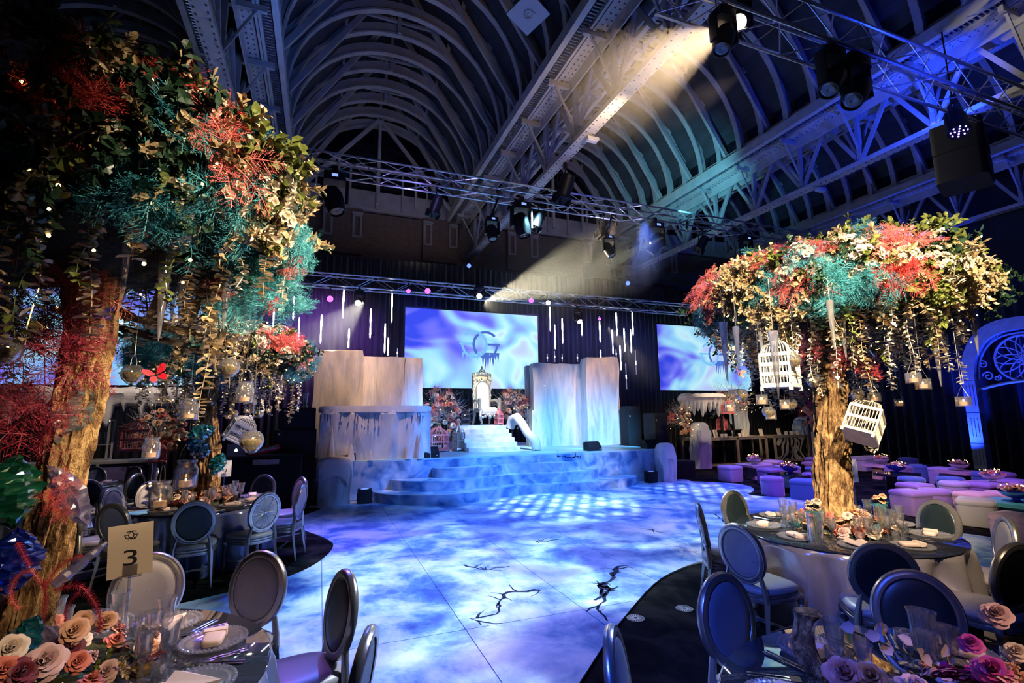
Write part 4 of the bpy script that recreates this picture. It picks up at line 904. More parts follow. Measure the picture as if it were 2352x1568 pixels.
p9 = at(520, 1100, Y=8.15); number('9', (-1.22, 8.1, .776), R(8), .85, 'pale table number card reading nine', cardw, .36, False)
number('10', (-4.05, 11.0, .776), R(20), .95, 'pale table number card reading ten', cardw, .38, False)
number('', (5.45, 3.85, .776), R(70), .95, 'lilac table number card seen edge on under the birdcage tree', cardw, .42, False)

# ------------------------------------------------------------------ foliage pieces (each mesh shared by many parts)
def leafm(name, col, var=.35, rough=.5, metal=0, tr=0):
    m = pmat(name, col, rough, metal, var=(25, var)); return m
redm = leafm('red_fern', (.75, .07, .06)); tealm = leafm('teal_fern', (.06, .34, .38)); pinkm = leafm('coral_fern', (.85, .16, .13)); darkm = leafm('dark_leaf', (.03, .07, .035), .5, .35)
greenm = leafm('green_leaf', (.17, .2, .045), .4, .35); goldm = leafm('champagne_leaf', (.62, .47, .26), .35, .35, .25); whitem = leafm('cream_blossom', (.85, .74, .55), .2, .6); twigm = leafm('grey_twig', (.35, .33, .33), .3, .6)
burg = leafm('burgundy_fern', (.3, .02, .04))
def fern_mesh(seed, mat, fronds=10, L=.25):
    r = random.Random(seed); b = MB(); V, Fc = b.v, b.f
    for f in range(fronds):
        a = 2*PI*f/fronds+r.uniform(-.4, .4); el = r.uniform(.35, 1.3); l = L*r.uniform(.7, 1.15); droop = r.uniform(.4, 1.3)
        d = Vector((math.cos(a)*math.cos(el), math.sin(a)*math.cos(el), math.sin(el))); side = d.cross(Vector((0, 0, 1))).normalized(); n = 15
        P = [d*(l*t/n)+Vector((0, 0, -droop*l*.6*(t/n)**2)) for t in range(n+1)]
        for t in range(n):
            o = len(V); w_ = .0016; V += [tuple(P[t]-side*w_), tuple(P[t]+side*w_), tuple(P[t+1]+side*w_), tuple(P[t+1]-side*w_)]; Fc.append((o, o+1, o+2, o+3))
            if t < 2: continue
            bl = l*.34*math.sin(PI*(.15+.8*t/n))
            for s_ in (-1, 1):
                dd = (side*s_*.85+(P[t+1]-P[t]).normalized()*.6+Vector((r.uniform(-.25, .25), r.uniform(-.25, .25), r.uniform(-.2, .3)))).normalized()
                u = dd.cross(d).normalized()
                for q in range(7):
                    base = P[t]+dd*(bl*q/7); nl = bl*.26*(1-q/10)
                    nd = (dd*.7+side.cross(dd)*r.uniform(-.9, .9)+u*r.uniform(-1, 1)).normalized(); pw = nd.cross(Vector((r.random(), r.random(), r.random()))).normalized()*.0015
                    o = len(V); V += [tuple(base-pw), tuple(base+pw), tuple(base+nd*nl+dd*nl*.6)]; Fc.append((o, o+1, o+2))
    return b.mesh('fern', mat, 0)
def leaf(b, p, d, up, l, w_, fold=.25, n=2):
    d = d.normalized(); s_ = d.cross(up)
    if s_.length < 1e-3: s_ = d.orthogonal()
    s_.normalize(); u = s_.cross(d)
    o = len(b.v); pts = [(0, 0, 0), (.35, .5, .12), (.75, .38, .1), (1, 0, -.08), (.75, -.38, .1), (.35, -.5, .12), (.5, 0, -fold*.3)]
    b.v += [tuple(p+d*(l*x)+s_*(w_*y)+u*(l*z)) for x, y, z in pts]; b.f += [(o, o+1, o+6), (o+1, o+2, o+6), (o+2, o+3, o+6), (o+3, o+4, o+6), (o+4, o+5, o+6), (o+5, o, o+6)]
def sprig_mesh(seed, mat, n=16, L=.24, ll=.07, lw=.045, stems=3):
    r = random.Random(seed); b = MB()
    for s_ in range(stems):
        a = r.uniform(0, 2*PI); el = r.uniform(.3, 1.2); d = Vector((math.cos(a)*math.cos(el), math.sin(a)*math.cos(el), math.sin(el))); l = L*r.uniform(.7, 1.2)
        b.tube([(0, 0, 0), tuple(d*l*.5+Vector((0, 0, .02))), tuple(d*l)], [.003, .002, .001], 3)
        for k in range(n):
            t = .15+.85*k/n; p = d*l*t; ra = Vector((r.gauss(0, 1), r.gauss(0, 1), r.gauss(0, 1))).normalized(); leaf(b, p, (ra+d*.6).normalized(), d, ll*r.uniform(.6, 1.2), lw*r.uniform(.7, 1.2))
    return b.mesh('leaf_sprig', mat, 0)
def blossom_mesh(seed, mat, n=11, R_=.09, pr=.026):
    r = random.Random(seed); b = MB()
    for k in range(n):
        c = Vector((r.gauss(0, 1), r.gauss(0, 1), abs(r.gauss(0, 1)))).normalized()*R_*r.uniform(.6, 1); nrm = c.normalized()
        t1 = nrm.orthogonal().normalized(); t2 = nrm.cross(t1)
        for q in range(6):
            a = 2*PI*q/6; leaf(b, c, (t1*math.cos(a)+t2*math.sin(a)+nrm*.5).normalized(), nrm, pr*1.3, pr*1.2, .3)
        for q in range(4):
            a = 2*PI*q/4+.5; leaf(b, c+nrm*.004, (t1*math.cos(a)+t2*math.sin(a)+nrm*1.4).normalized(), nrm, pr*.9, pr*.9, .3)
    return b.mesh('blossom_cluster', mat, 0)
def vine_mesh(seed, mat, L=.6, n=26, ll=.04):
    r = random.Random(seed); b = MB(); P = [Vector((.02*math.sin(k*.9+seed), .02*math.cos(k*.7+seed), -L*k/8)) for k in range(9)]
    b.tube(P, .0025, 3)
    for k in range(n):
        t = k/n*8; i = min(7, int(t)); p = P[i].lerp(P[i+1], t-i); a = r.uniform(0, 2*PI); leaf(b, p, Vector((math.cos(a), math.sin(a), r.uniform(-1, .2))), Vector((0, 0, 1)), ll*r.uniform(.6, 1.3), ll*.8)
    return b.mesh('hanging_vine', mat, 0)
def tw_mesh(seed, mat, n=16, L=.5):
    r = random.Random(seed); b = MB()
    for k in range(n):
        d = Vector((r.gauss(0, 1), r.gauss(0, 1), abs(r.gauss(0, .8))+.1)).normalized(); p = Vector((0, 0, 0)); P = [p.copy()]
        for q in range(5): p = p+(d+Vector((r.uniform(-.3, .3), r.uniform(-.3, .3), r.uniform(-.3, .3)))).normalized()*L/5; P.append(p.copy())
        b.tube(P, [.005, .004, .003, .0025, .002, .001], 3)
        q = P[3]; b.tube([q, q+Vector((r.uniform(-1, 1), r.uniform(-1, 1), r.uniform(0, 1))).normalized()*L*.25], [.003, .001], 3)
    return b.mesh('twig_spray', mat, 0)
def rose_mesh(seed, mat):
    r = random.Random(seed); b = MB(); n = 30
    for k in range(n):
        t = k/(n-1); a = k*2.4; open_ = -.25+1.5*t**1.2; rad = .002+.017*t; h = .034-.014*t; w_ = .01+.023*t; c, s_ = math.cos(a), math.sin(a)
        rows = []
        for v in range(4):
            vv = v/3; row = []
            for u in range(5):
                uu = (u-2)/2; tilt = open_*(vv**1.5); curl = .008*t*vv**4
                x = rad+math.sin(tilt)*h*vv*1.5+curl*(1.5) - .006*uu*uu*(1+t); z = math.cos(tilt)*h*vv*1.35+.012*(1-t) - curl; y = w_*uu*(.5+.6*math.sin(PI*min(1, vv*.62+.25)))
                if v == 3: z -= .004*abs(uu)
                row.append(((x*c-y*s_)*.6, (x*s_+y*c)*.6, (z+r.uniform(-.001, .001))*.6))
            rows.append(row)
        o = len(b.v); b.v += [p for row in rows for p in row]; b.f += [(o+v*5+u, o+v*5+u+1, o+v*5+u+6, o+v*5+u+5) for v in range(3) for u in range(4)]
    return b.mesh('rose', mat, 180)
def petalm(name, col): return pmat(name, col, .55, sheen=.3, var=(30, .18))
ROSE = {k: rose_mesh(i, petalm('rose_'+k, c)) for i, (k, c) in enumerate({'peach': (.82, .45, .26), 'pink': (.8, .36, .32), 'cream': (.82, .66, .5), 'burgundy': (.2, .02, .05), 'magenta': (.6, .05, .3), 'blush': (.78, .5, .45), 'coral': (.8, .22, .14)}.items())}
FERN = {'red': [fern_mesh(s_, redm) for s_ in (1, 2, 3)], 'teal': [fern_mesh(s_, tealm) for s_ in (4, 5, 6)], 'coral': [fern_mesh(7, pinkm), fern_mesh(8, pinkm)], 'burgundy': [fern_mesh(9, burg)]}
SPR = {'green': [sprig_mesh(s_, greenm, 18, .22, .05, .034, 4) for s_ in (1, 2)], 'gold': [sprig_mesh(s_, goldm, 24, .19, .045, .026, 4) for s_ in (3, 4)], 'dark': [sprig_mesh(s_, darkm, 18, .22, .05, .032, 4) for s_ in (5, 6)]}
BLO = [blossom_mesh(s_, whitem, 14, .095, .024) for s_ in (1, 2, 3)]
VINE = [vine_mesh(1, goldm, n=40, ll=.05), vine_mesh(2, greenm, n=44, ll=.045), vine_mesh(3, whitem, n=46, ll=.04), vine_mesh(4, goldm, L=.9, n=60, ll=.055), vine_mesh(5, whitem, L=.8, n=60, ll=.045)]
bulb = pmat('fairy_bulb', (1, .8, .4), .3, em=9, emcol=(1, .62, .2), sample=False)
BULB = MB().sphere((0, 0, 0), .008, 6, 4).mesh('fairy_light', bulb)
def bark_mat():
    m = pmat('cork_bark', (.4, .24, .1), .85, bump=(22, 1, .05), sc=(1, 1, .6)); nt = m.node_tree; b = nt.nodes['Principled BSDF']
    t = tex(nt, 'Noise', 14, 6, sc=(1, 1, .45), dist=.8, rough=.7)
    nt.links.new(ramp(nt, [(.36, (.05, .022, .008)), (.46, (.25, .13, .05)), (.56, (.5, .31, .12)), (.7, (.68, .48, .24))], t), b.inputs['Base Color']); return m
barkm = bark_mat()
def trunk_mesh(h, r0, r1, seed, lean=(0, 0), n=72, m_=130):
    off = Vector((seed*5.3, seed, 0)); rings = []
    for k in range(m_+1):
        t = k/m_; z = h*t; rr = r0+(r1-r0)*t+.5*r0*max(0, 1-t*7)**2+.35*r0*max(0, t*5-4)**2
        cx, cy = lean[0]*t+.05*math.sin(t*5+seed), lean[1]*t+.05*math.cos(t*4+seed)
        ring = []
        for i in range(n):
            a = 2*PI*i/n; q = Vector((math.cos(a)*1.5, math.sin(a)*1.5, z*1.6))+off
            d = 1+.22*fbm(q*1.6, 4)+.16*noise.noise(Vector((math.cos(a)*5, math.sin(a)*5, z*1.2))+off)+.05*noise.noise(q*6)+.13*(abs(noise.noise(Vector((math.cos(a)*6, math.sin(a)*6, z*5))+off))*2-.5)-.22*max(0, .12-abs(noise.noise(Vector((math.cos(a)*3.2, math.sin(a)*3.2, z*1.5))+off)))/.12
            ring.append((cx+rr*d*math.cos(a), cy+rr*d*math.sin(a), z))
        rings.append(ring)
    return MB().loft(rings)
def on_ell(px, py, C, Rd):
    """where the view ray through a pixel meets the ellipsoid (nearest approach if it misses), as a unit direction"""
    d = ray(px, py); o = CAMP-C; dd = Vector((d.x/Rd[0], d.y/Rd[1], d.z/Rd[2])); oo = Vector((o.x/Rd[0], o.y/Rd[1], o.z/Rd[2]))
    a, b, c = dd.dot(dd), 2*oo.dot(dd), oo.dot(oo)-1; D = b*b-4*a*c
    t = (-b-math.sqrt(D))/(2*a) if D > 0 else -b/(2*a)
    return (oo+dd*t).normalized()
def orient(nrm, spin): return (nrm.to_track_quat('Z', 'Y') @ Matrix.Rotation(spin, 3, 'Z').to_quaternion()).to_euler()
def tree(label, base, h, r0, r1, C, Rd, seeds, counts, seed, vines, bulbs, fs=1.0, lean=(0, 0)):
    r = random.Random(seed); t = thing('flower_tree', label, 'tree', base, group='tabletop flower trees'); B = Vector(base)
    obj('trunk', trunk_mesh(h, r0, r1, seed, lean), barkm, t, smooth=50)
    top = Vector((lean[0], lean[1], h*.86))
    for k in range(6):
        a = 2*PI*k/6+.3; e = C-B+Vector((math.cos(a)*Rd[0]*.75, math.sin(a)*Rd[1]*.75, -.05))
        obj('branch', MB().tube([top, top.lerp(e, .5)+Vector((0, 0, .08)), e], [r1*.6, r1*.35, r1*.15], 8), barkm, t)
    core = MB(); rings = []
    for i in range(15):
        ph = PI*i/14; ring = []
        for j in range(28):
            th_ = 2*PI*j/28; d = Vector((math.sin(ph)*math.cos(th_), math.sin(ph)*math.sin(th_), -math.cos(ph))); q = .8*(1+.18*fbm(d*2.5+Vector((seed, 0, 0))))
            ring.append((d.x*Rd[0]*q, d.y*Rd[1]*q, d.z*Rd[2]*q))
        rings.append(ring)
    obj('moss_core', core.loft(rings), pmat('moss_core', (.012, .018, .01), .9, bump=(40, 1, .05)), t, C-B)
    S_ = [(on_ell(x, y, C, Rd), k) for x, y, k in seeds]
    def surf(face):
        while True:
            d = Vector((r.gauss(0, 1), r.gauss(0, 1), r.gauss(0, 1))).normalized()
            if d.z < -.55: continue
            v = (CAMP-C).normalized()
            if d.dot(v) < -.35 and r.random() < face: continue
            return d
    n = sum(counts.values()); kinds = {}
    for k in range(counts['n']):
        d = surf(.65); kind = min(S_, key=lambda q: (q[0]-d).length+r.uniform(0, .22))[1]
        if r.random() < .14: kind = r.choice(['white', 'dark', 'gold', 'white', 'gold'])
        q = r.uniform(.86, 1.06); p = C-B+Vector((d.x*Rd[0]*q, d.y*Rd[1]*q, d.z*Rd[2]*q)); nn = Vector((d.x/Rd[0], d.y/Rd[1], d.z/Rd[2])).normalized()
        nn = (nn+Vector((0, 0, .25))+Vector((r.gauss(0, .25), r.gauss(0, .25), r.gauss(0, .25)))).normalized(); e = orient(nn, r.uniform(0, 6.28)); s_ = r.uniform(.75, 1.35)*fs
        if kind in FERN: obj('fern', r.choice(FERN[kind]), None, t, p, e, s_)
        elif kind == 'white':
            obj('blossom_cluster', r.choice(BLO), None, t, p, e, s_*1.05)['kind'] = 'stuff'
            if r.random() < .5: obj('leaf_sprig', r.choice(SPR['green']), None, t, p-nn*.05, e, s_*.8)
        else: obj('leaf_sprig', r.choice(SPR[kind]), None, t, p, e, s_)
    for k in range(counts['fill']):
        d = surf(.7); q = r.uniform(.72, .92); p = C-B+Vector((d.x*Rd[0]*q, d.y*Rd[1]*q, d.z*Rd[2]*q)); obj('leaf_sprig', r.choice(SPR[r.choice(['dark', 'dark', 'gold', 'gold', 'green'])]), None, t, p, orient(d, r.uniform(0, 6)), r.uniform(.9, 1.4)*fs)
    for k in range(vines):
        a = r.uniform(0, 2*PI); q = math.sqrt(r.uniform(.12, 1))*.95; z = C.z-Rd[2]*.55*math.sqrt(max(0, 1-q*q)) - B.z
        p = (C.x-B.x+q*Rd[0]*math.cos(a), C.y-B.y+q*Rd[1]*math.sin(a), z)
        obj('hanging_vine', r.choice(VINE), None, t, p, (r.uniform(-.06, .06), r.uniform(-.06, .06), r.uniform(0, 6)), (fs, fs, r.uniform(.45, 1.05)*fs))
    for k in range(bulbs):
        d = Vector((r.gauss(0, 1), r.gauss(0, 1), r.uniform(-1.3, .5))).normalized(); q = r.uniform(.85, 1.08); p = C-B+Vector((d.x*Rd[0]*q, d.y*Rd[1]*q, d.z*Rd[2]*q-(r.uniform(0, .35) if d.z < -.2 else 0)))
        obj('fairy_light', BULB, None, t, p, (0, 0, 0), r.uniform(.7, 1.1)*(1 if fs > .9 else 1))
    return t
CL, RL = Vector((-1.2, 3.05, 3.06)), (1.0, 1.0, .5)
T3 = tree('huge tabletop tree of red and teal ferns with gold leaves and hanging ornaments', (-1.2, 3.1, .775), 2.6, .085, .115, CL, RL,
     [(60, 190, 'red'), (150, 240, 'red'), (60, 260, 'red'), (170, 290, 'burgundy'), (420, 180, 'red'), (470, 220, 'red'), (540, 290, 'red'), (510, 350, 'coral'), (500, 380, 'coral'), (200, 140, 'green'), (250, 130, 'gold'), (30, 110, 'gold'), (100, 60, 'teal'), (120, 130, 'coral'), (20, 150, 'white'),
      (350, 260, 'dark'), (270, 300, 'dark'), (150, 380, 'dark'), (250, 380, 'dark'), (300, 200, 'dark'), (60, 400, 'dark'), (330, 170, 'dark'), (450, 330, 'teal'), (420, 370, 'white'), (400, 400, 'white'), (370, 250, 'white'), (480, 420, 'white'), (560, 420, 'green'), (590, 380, 'green'), (600, 320, 'gold'), (640, 370, 'gold'), (660, 430, 'gold'), (690, 470, 'gold'), (600, 260, 'teal'), (660, 300, 'teal'), (690, 350, 'teal'), (640, 440, 'white'), (560, 470, 'gold'), (480, 480, 'gold'),  # dark seeds put the canopy's unlit left part into the leaf colour
      (300, 480, 'teal'), (420, 470, 'teal'), (520, 440, 'teal'), (620, 510, 'white'), (650, 540, 'teal'), (680, 600, 'teal'), (580, 600, 'teal'), (150, 500, 'red'), (180, 580, 'red'), (350, 520, 'white'), (250, 560, 'gold'), (100, 480, 'green'), (30, 500, 'gold'), (420, 560, 'gold')],
     dict(n=430, fill=150), 11, 64, 110, 1.0, (.06, -.08))
CRT, RRT = Vector((5.1, 3.7, 3.16)), (1.26, 1.26, .46)
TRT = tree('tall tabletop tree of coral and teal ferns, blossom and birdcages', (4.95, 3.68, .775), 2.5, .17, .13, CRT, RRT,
     [(1650, 640, 'coral'), (1640, 680, 'coral'), (1770, 580, 'coral'), (1800, 600, 'coral'), (1840, 640, 'coral'), (1700, 620, 'teal'), (1690, 650, 'gold'), (1750, 650, 'teal'), (1860, 550, 'green'), (1900, 530, 'green'), (1930, 540, 'white'), (1960, 560, 'white'), (1880, 610, 'white'), (1930, 610, 'teal'), (1950, 640, 'teal'), (1980, 520, 'teal'), (2000, 600, 'gold'), (2040, 600, 'white'), (2060, 560, 'coral'), (2110, 545, 'coral'), (2070, 620, 'red'), (2140, 560, 'green'), (2180, 600, 'white'), (2230, 610, 'white'), (2250, 640, 'white'), (2200, 650, 'gold'), (2270, 660, 'dark'), (2150, 660, 'green'), (2100, 680, 'white'), (1700, 690, 'gold'), (1720, 720, 'gold'), (1800, 690, 'gold'), (1850, 700, 'teal'), (1920, 690, 'teal'), (1960, 700, 'gold'), (2030, 690, 'dark'), (1660, 720, 'teal'), (2200, 700, 'gold')],
     dict(n=380, fill=140), 12, 120, 190, 1.05, (.02, 0))
C9T, R9T = Vector((-1.35, 8.3, 2.85)), (1.12, 1.0, .45)
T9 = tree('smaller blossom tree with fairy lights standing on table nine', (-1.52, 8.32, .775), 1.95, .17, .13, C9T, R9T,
     [(560, 760, 'white'), (500, 750, 'white'), (620, 750, 'white'), (450, 760, 'white'), (650, 790, 'coral'), (600, 790, 'white'), (560, 800, 'gold'), (500, 800, 'gold'), (430, 800, 'gold'), (660, 830, 'dark'), (690, 850, 'teal'), (640, 840, 'gold'), (400, 820, 'teal'), (340, 820, 'teal'), (380, 780, 'teal')],
     dict(n=190, fill=60), 13, 45, 130, 1.15)
# red ferns climbing the trunk of the nearest tree
for k, (px, py, kind, s_) in enumerate([(160, 520, 'red', 1.2), (140, 560, 'red', 1.3), (180, 600, 'red', 1.0), (200, 660, 'coral', 1.1), (190, 690, 'coral', 1.2), (170, 720, 'burgundy', 1.1), (110, 740, 'burgundy', 1.3), (150, 770, 'burgundy', 1.2), (100, 800, 'burgundy', 1.4), (160, 820, 'burgundy', 1.2), (80, 770, 'burgundy', 1.2), (60, 960, 'burgundy', 1.1), (110, 930, 'burgundy', 1.0), (30, 920, 'burgundy', 1), (90, 1000, 'burgundy', 1.0), (150, 1110, 'coral', .4), (125, 1150, 'red', .45), (140, 1180, 'coral', .4)]):
    p = at(px, py, Y=2.86); nn = (CAMP-p).normalized()+Vector((rnd.uniform(-.4, .4), 0, .3)); obj('fern', rnd.choice(FERN[kind]), None, T3, p-Vector((-1.2, 3.1, .775)), orient(nn.normalized(), rnd.uniform(0, 6)), s_*.85)
for px, py, kind in [(1920, 820, 'burgundy'), (1850, 800, 'burgundy'), (1985, 840, 'red'), (1900, 780, 'dark'), (1960, 790, 'dark')]:
    p = at(px, py, Y=3.45); nn = (CAMP-p).normalized(); obj('fern' if kind in FERN else 'leaf_sprig', (FERN[kind] if kind in FERN else SPR[kind])[0], None, TRT, p-Vector((4.95, 3.68, .775)), orient(nn, 0), 1.1)
# trailing teal fern curtain at the rim of the nearest tree
for k in range(46):
    px, py = rnd.uniform(520, 690), rnd.uniform(500, 710); p = at(px, py, Y=3.15+rnd.uniform(-.15, .25))
    obj('fern', rnd.choice(FERN['teal']), None, T3, p-Vector((-1.2, 3.1, .775)), (rnd.uniform(1.9, 2.8), rnd.uniform(-.5, .5), rnd.uniform(0, 6)), rnd.uniform(.6, .95))
for px, py, kk in ((665, 610, 'coral'), (500, 655, 'coral'), (610, 690, 'red'), (505, 640, 'coral')):
    p = at(px, py, Y=3.05); obj('fern', FERN[kk][0], None, T3, p-Vector((-1.2, 3.1, .775)), (2.2, 0, rnd.uniform(0, 6)), .5)

# ------------------------------------------------------------------ table flowers round the trunks
def centrepiece(label, c, z, n, rad, seed, kinds, s_=1.0, ferns=10, rmin=.2, arc=None):
    r = random.Random(seed); t = thing('flower_arrangement', label, 'flower arrangement', (c[0], c[1], z), group='centrepieces')
    for k in range(n):
        a = r.uniform(*(arc or (0, 2*PI))); q = r.uniform(rmin, rad); h = .03+.16*(1-(q-rmin)/(rad-rmin+.01))*r.uniform(.4, 1)
        f = obj('rose', ROSE[r.choice(kinds)], None, t, (q*math.cos(a), q*math.sin(a), h), (r.uniform(-.9, .9), r.uniform(-.9, .9), r.uniform(0, 6)), s_*r.uniform(.8, 1.35))
    for k in range(ferns):
        a = r.uniform(*(arc or (0, 2*PI))); q = r.uniform(rmin, rad*1.05); kd = r.choice(['teal', 'red', 'coral', 'green', 'gold'])
        obj('fern' if kd in FERN else 'leaf_sprig', r.choice(FERN[kd] if kd in FERN else SPR[kd]), None, t, (q*math.cos(a), q*math.sin(a), .03), (r.uniform(-.6, .6), r.uniform(-.6, .6), r.uniform(0, 6)), r.uniform(.35, .6))
    obj('moss_base', MB().lathe([(rad*.8, .001), (rad*.75, .03), (rmin, .06), (.1, .06)], 20), pmat('moss', (.05, .06, .02), .95, bump=(60, 1, .03)), t)
    return t
centrepiece('ring of peach, burgundy and cream roses round the nearest tree trunk', (-1.2, 3.08), .776, 46, .5, 3, ['peach', 'burgundy', 'cream', 'blush', 'pink', 'coral'], 1.25, 14)
centrepiece('ring of peach roses and coral fern round the birdcage tree trunk', (4.95, 3.68), .776, 64, .44, 5, ['peach', 'peach', 'coral', 'cream', 'blush'], 1.6, 16)
centrepiece('ring of peach and pink roses round the table nine tree', (-1.52, 8.32), .776, 56, .48, 6, ['peach', 'pink', 'blush', 'coral', 'cream'], 1.9, 8)
centrepiece('mound of peach roses on table ten', (-4.3, 11.4), .776, 26, .35, 7, ['peach', 'blush', 'cream'], 1.5, 4, .02)
centrepiece('large pink and magenta rose arrangement at the lower right corner', (2.5, 1.2), .776, 26, .36, 8, ['pink', 'blush', 'magenta', 'peach'], 1.7, 5, .05)

# ------------------------------------------------------------------ lounge: poufs, low tables, bowls of flowers
def fab(name, col): return pmat(name, col, .85, sheen=.5, bump=(150, .15))
FAB = {'lilac': fab('lilac_velvet', (.4, .33, .55)), 'blue': fab('blue_velvet', (.07, .14, .38)), 'pink': fab('pink_velvet', (.6, .36, .4)), 'grey': fab('grey_velvet', (.45, .43, .42)), 'purple': fab('purple_velvet', (.26, .15, .42))}
def pouf(px, py, kind, col, lab, w_=.5, d=.5, h=.46, rz=0):
    p = at(px, py, Z=h); t = thing('pouf', lab, 'pouf', (p.x, p.y, 0), R(rz), 'lounge poufs'); e = 1.0 if kind == 'round' else .22
    obj('body', MB().loft([squircle(w_*.96, d*.96, e, 32, .015)]+[squircle(w_, d, e, 32, z) for z in (.05, h*.76)]), FAB[col], t, smooth=50)
    obj('cushion_top', MB().loft([squircle(w_, d, e, 32, h*.765), squircle(w_*1.03, d*1.03, e, 32, h*.8), squircle(w_*1.03, d*1.03, e, 32, h*.9), squircle(w_*.93, d*.93, e, 32, h*.97), squircle(w_*.55, d*.55, e, 32, h)]), FAB[col], t, smooth=60)
    obj('foot_pad', MB().box((0, 0, .008), (w_*.7, d*.7, .016)), black, t)
for a in [(1676, 1068, 'square', 'lilac', 'square lilac pouf nearest the right speaker stack'), (1772, 1093, 'round', 'purple', 'round violet pouf at the tip of the dance floor'), (1846, 1099, 'square', 'blue', 'square blue pouf beside the round violet pouf'), (1768, 1074, 'square', 'purple', 'square purple pouf behind the round violet pouf'),
          (1752, 1062, 'round', 'pink', 'round pink pouf beside the first low table'), (1775, 1056, 'square', 'pink', 'square pink pouf in front of the far bar'), (1808, 1068, 'square', 'lilac', 'square lilac pouf behind the round low table'), (1880, 1072, 'square', 'blue', 'square blue pouf just left of the tree trunk'), (1868, 1085, 'round', 'purple', 'round purple pouf partly behind the pink roses'),
          (2085, 1050, 'round', 'blue', 'small blue pouf at the far edge of the lounge'), (2062, 1068, 'square', 'purple', 'dark purple square pouf right of the trunk'), (2112, 1066, 'round', 'blue', 'tall blue drum pouf before the black drape'), (2092, 1094, 'round', 'blue', 'bright blue round pouf behind the big purple cube'), (2100, 1108, 'square', 'purple', 'low purple cushion pouf behind the big purple cube'),
          (2090, 1124, 'square', 'purple', 'big purple cube pouf closest to the trunk'), (2145, 1121, 'round', 'purple', 'dark purple round pouf next to the big purple cube'), (2182, 1094, 'round', 'blue', 'blue round pouf in front of the pink low table'), (2190, 1104, 'round', 'lilac', 'lilac blue drum pouf in the middle of the lounge'), (2255, 1106, 'square', 'purple', 'wide plum square pouf in the middle of the lounge'),
          (2240, 1129, 'square', 'pink', 'pink cushion pouf behind the grey cube'), (2240, 1143, 'square', 'grey', 'large grey cube pouf at the dance floor edge'), (2300, 1128, 'square', 'pink', 'pale pink pouf behind the teal low table'), (2335, 1178, 'square', 'pink', 'peach pouf cropped at the right edge'), (2260, 1083, 'round', 'blue', 'blue pouf right of the pink low table'), (2300, 1083, 'round', 'purple', 'plum pouf near the arch foot'), (2165, 1072, 'square', 'lilac', 'pale lilac pouf behind the pink low table'), (2330, 1100, 'square', 'purple', 'dull pink pouf at the far right of the lounge')]:
    pouf(*a, rz=rnd.uniform(-15, 25))
pouf(1890, 1048, 'square', 'lilac', 'long pale lilac bench pouf left of the trunk', 1.4, .6, .46, 10); pouf(1990, 1047, 'square', 'lilac', 'long lilac grey bench pouf right of the trunk', 1.4, .6, .46, 5)
tabm = {'pink': pmat('pink_lacquer', (.62, .36, .42), .3), 'teal': pmat('teal_lacquer', (.1, .5, .48), .3), 'dark': pmat('dark_glass_top', (.02, .02, .04), .08, spec=.8), 'lilac': pmat('lilac_lacquer', (.5, .38, .55), .3)}
def low_table(px, py, col, lab, w_=.8, d=.8, h=.42, e=.2):
    p = at(px, py, Z=h); t = thing('low_table', lab, 'table', (p.x, p.y, 0), R(rnd.uniform(-10, 15)), 'lounge low tables')
    obj('table_top', MB().loft([squircle(w_, d, e, 32, h-.06), squircle(w_, d, e, 32, h)]), tabm[col], t); obj('pedestal', MB().box((0, 0, (h-.06)/2), (w_*.45, d*.45, h-.06)), tabm[col], t)
    return p
bowlg = {'clear': clear, 'blue': glass('cobalt_glass', (.1, .2, .8), .25, .05, .3, (.03, .08, .5))}
def bowl(p, lab, kind='clear', s_=1, seed=1):
    r = random.Random(seed); t = thing('flower_bowl', lab, 'flower bowl', p, group='flower bowls', sc=s_)
    obj('bowl', MB().lathe([(.001, .0), (.09, .0), (.05, .03), (.06, .06), (.16, .1), (.22, .17), (.21, .17), (.15, .11), (.001, .07)], 24), bowlg[kind], t)
    for k in range(26):
        a = r.uniform(0, 6.28); q = .19*math.sqrt(r.random()); obj('rose', ROSE[r.choice(['peach', 'cream', 'blush', 'coral'])], None, t, (q*math.cos(a), q*math.sin(a), .17+.1*(1-q/.2)), (r.uniform(-.7, .7), r.uniform(-.7, .7), 0), r.uniform(.9, 1.3))
    for k in range(12):
        a = r.uniform(0, 6.28); q = .22*math.sqrt(r.random()); obj('fairy_light', BULB, None, t, (q*math.cos(a), q*math.sin(a), .24+.08*(1-q/.22)), (0, 0, 0), 1)
for k, (px, py, col, lab, bk) in enumerate([(1732, 1066, 'lilac', 'pale lilac low table nearest the stage', 'clear'), (1815, 1088, 'dark', 'dark glass low table between the violet and blue poufs', 'blue'), (1885, 1062, 'pink', 'pink low table just left of the trunk', 'blue'), (2025, 1066, 'pink', 'pink low table just right of the trunk', 'clear'), (2060, 1086, 'dark', 'dark glass low table with two flower bowls', 'blue'), (2205, 1081, 'pink', 'long pink low table in the lounge middle', 'clear'), (2282, 1108, 'pink', 'plum pink low table behind the grey cube', 'clear'), (2335, 1152, 'teal', 'teal low table at the right frame edge', 'blue')]):
    p = low_table(px, py, col, lab); bowl((p.x, p.y, .42), 'flower bowl on the '+lab, bk, 1, k)
p = at(2140, 1098, Z=.1); o = obj('side_table', MB().lathe([(.001, 0), (.17, 0), (.17, .02), (.1, .18), (.09, .25), (.17, .45), (.18, .46), (.001, .46)], 20), pmat('beaded_black', (.05, .05, .09), .2, .6, bump=(80, 1)), None, (p.x, p.y, 0)); tag(o, 'black beaded hourglass side table by the pink low table', 'side table')

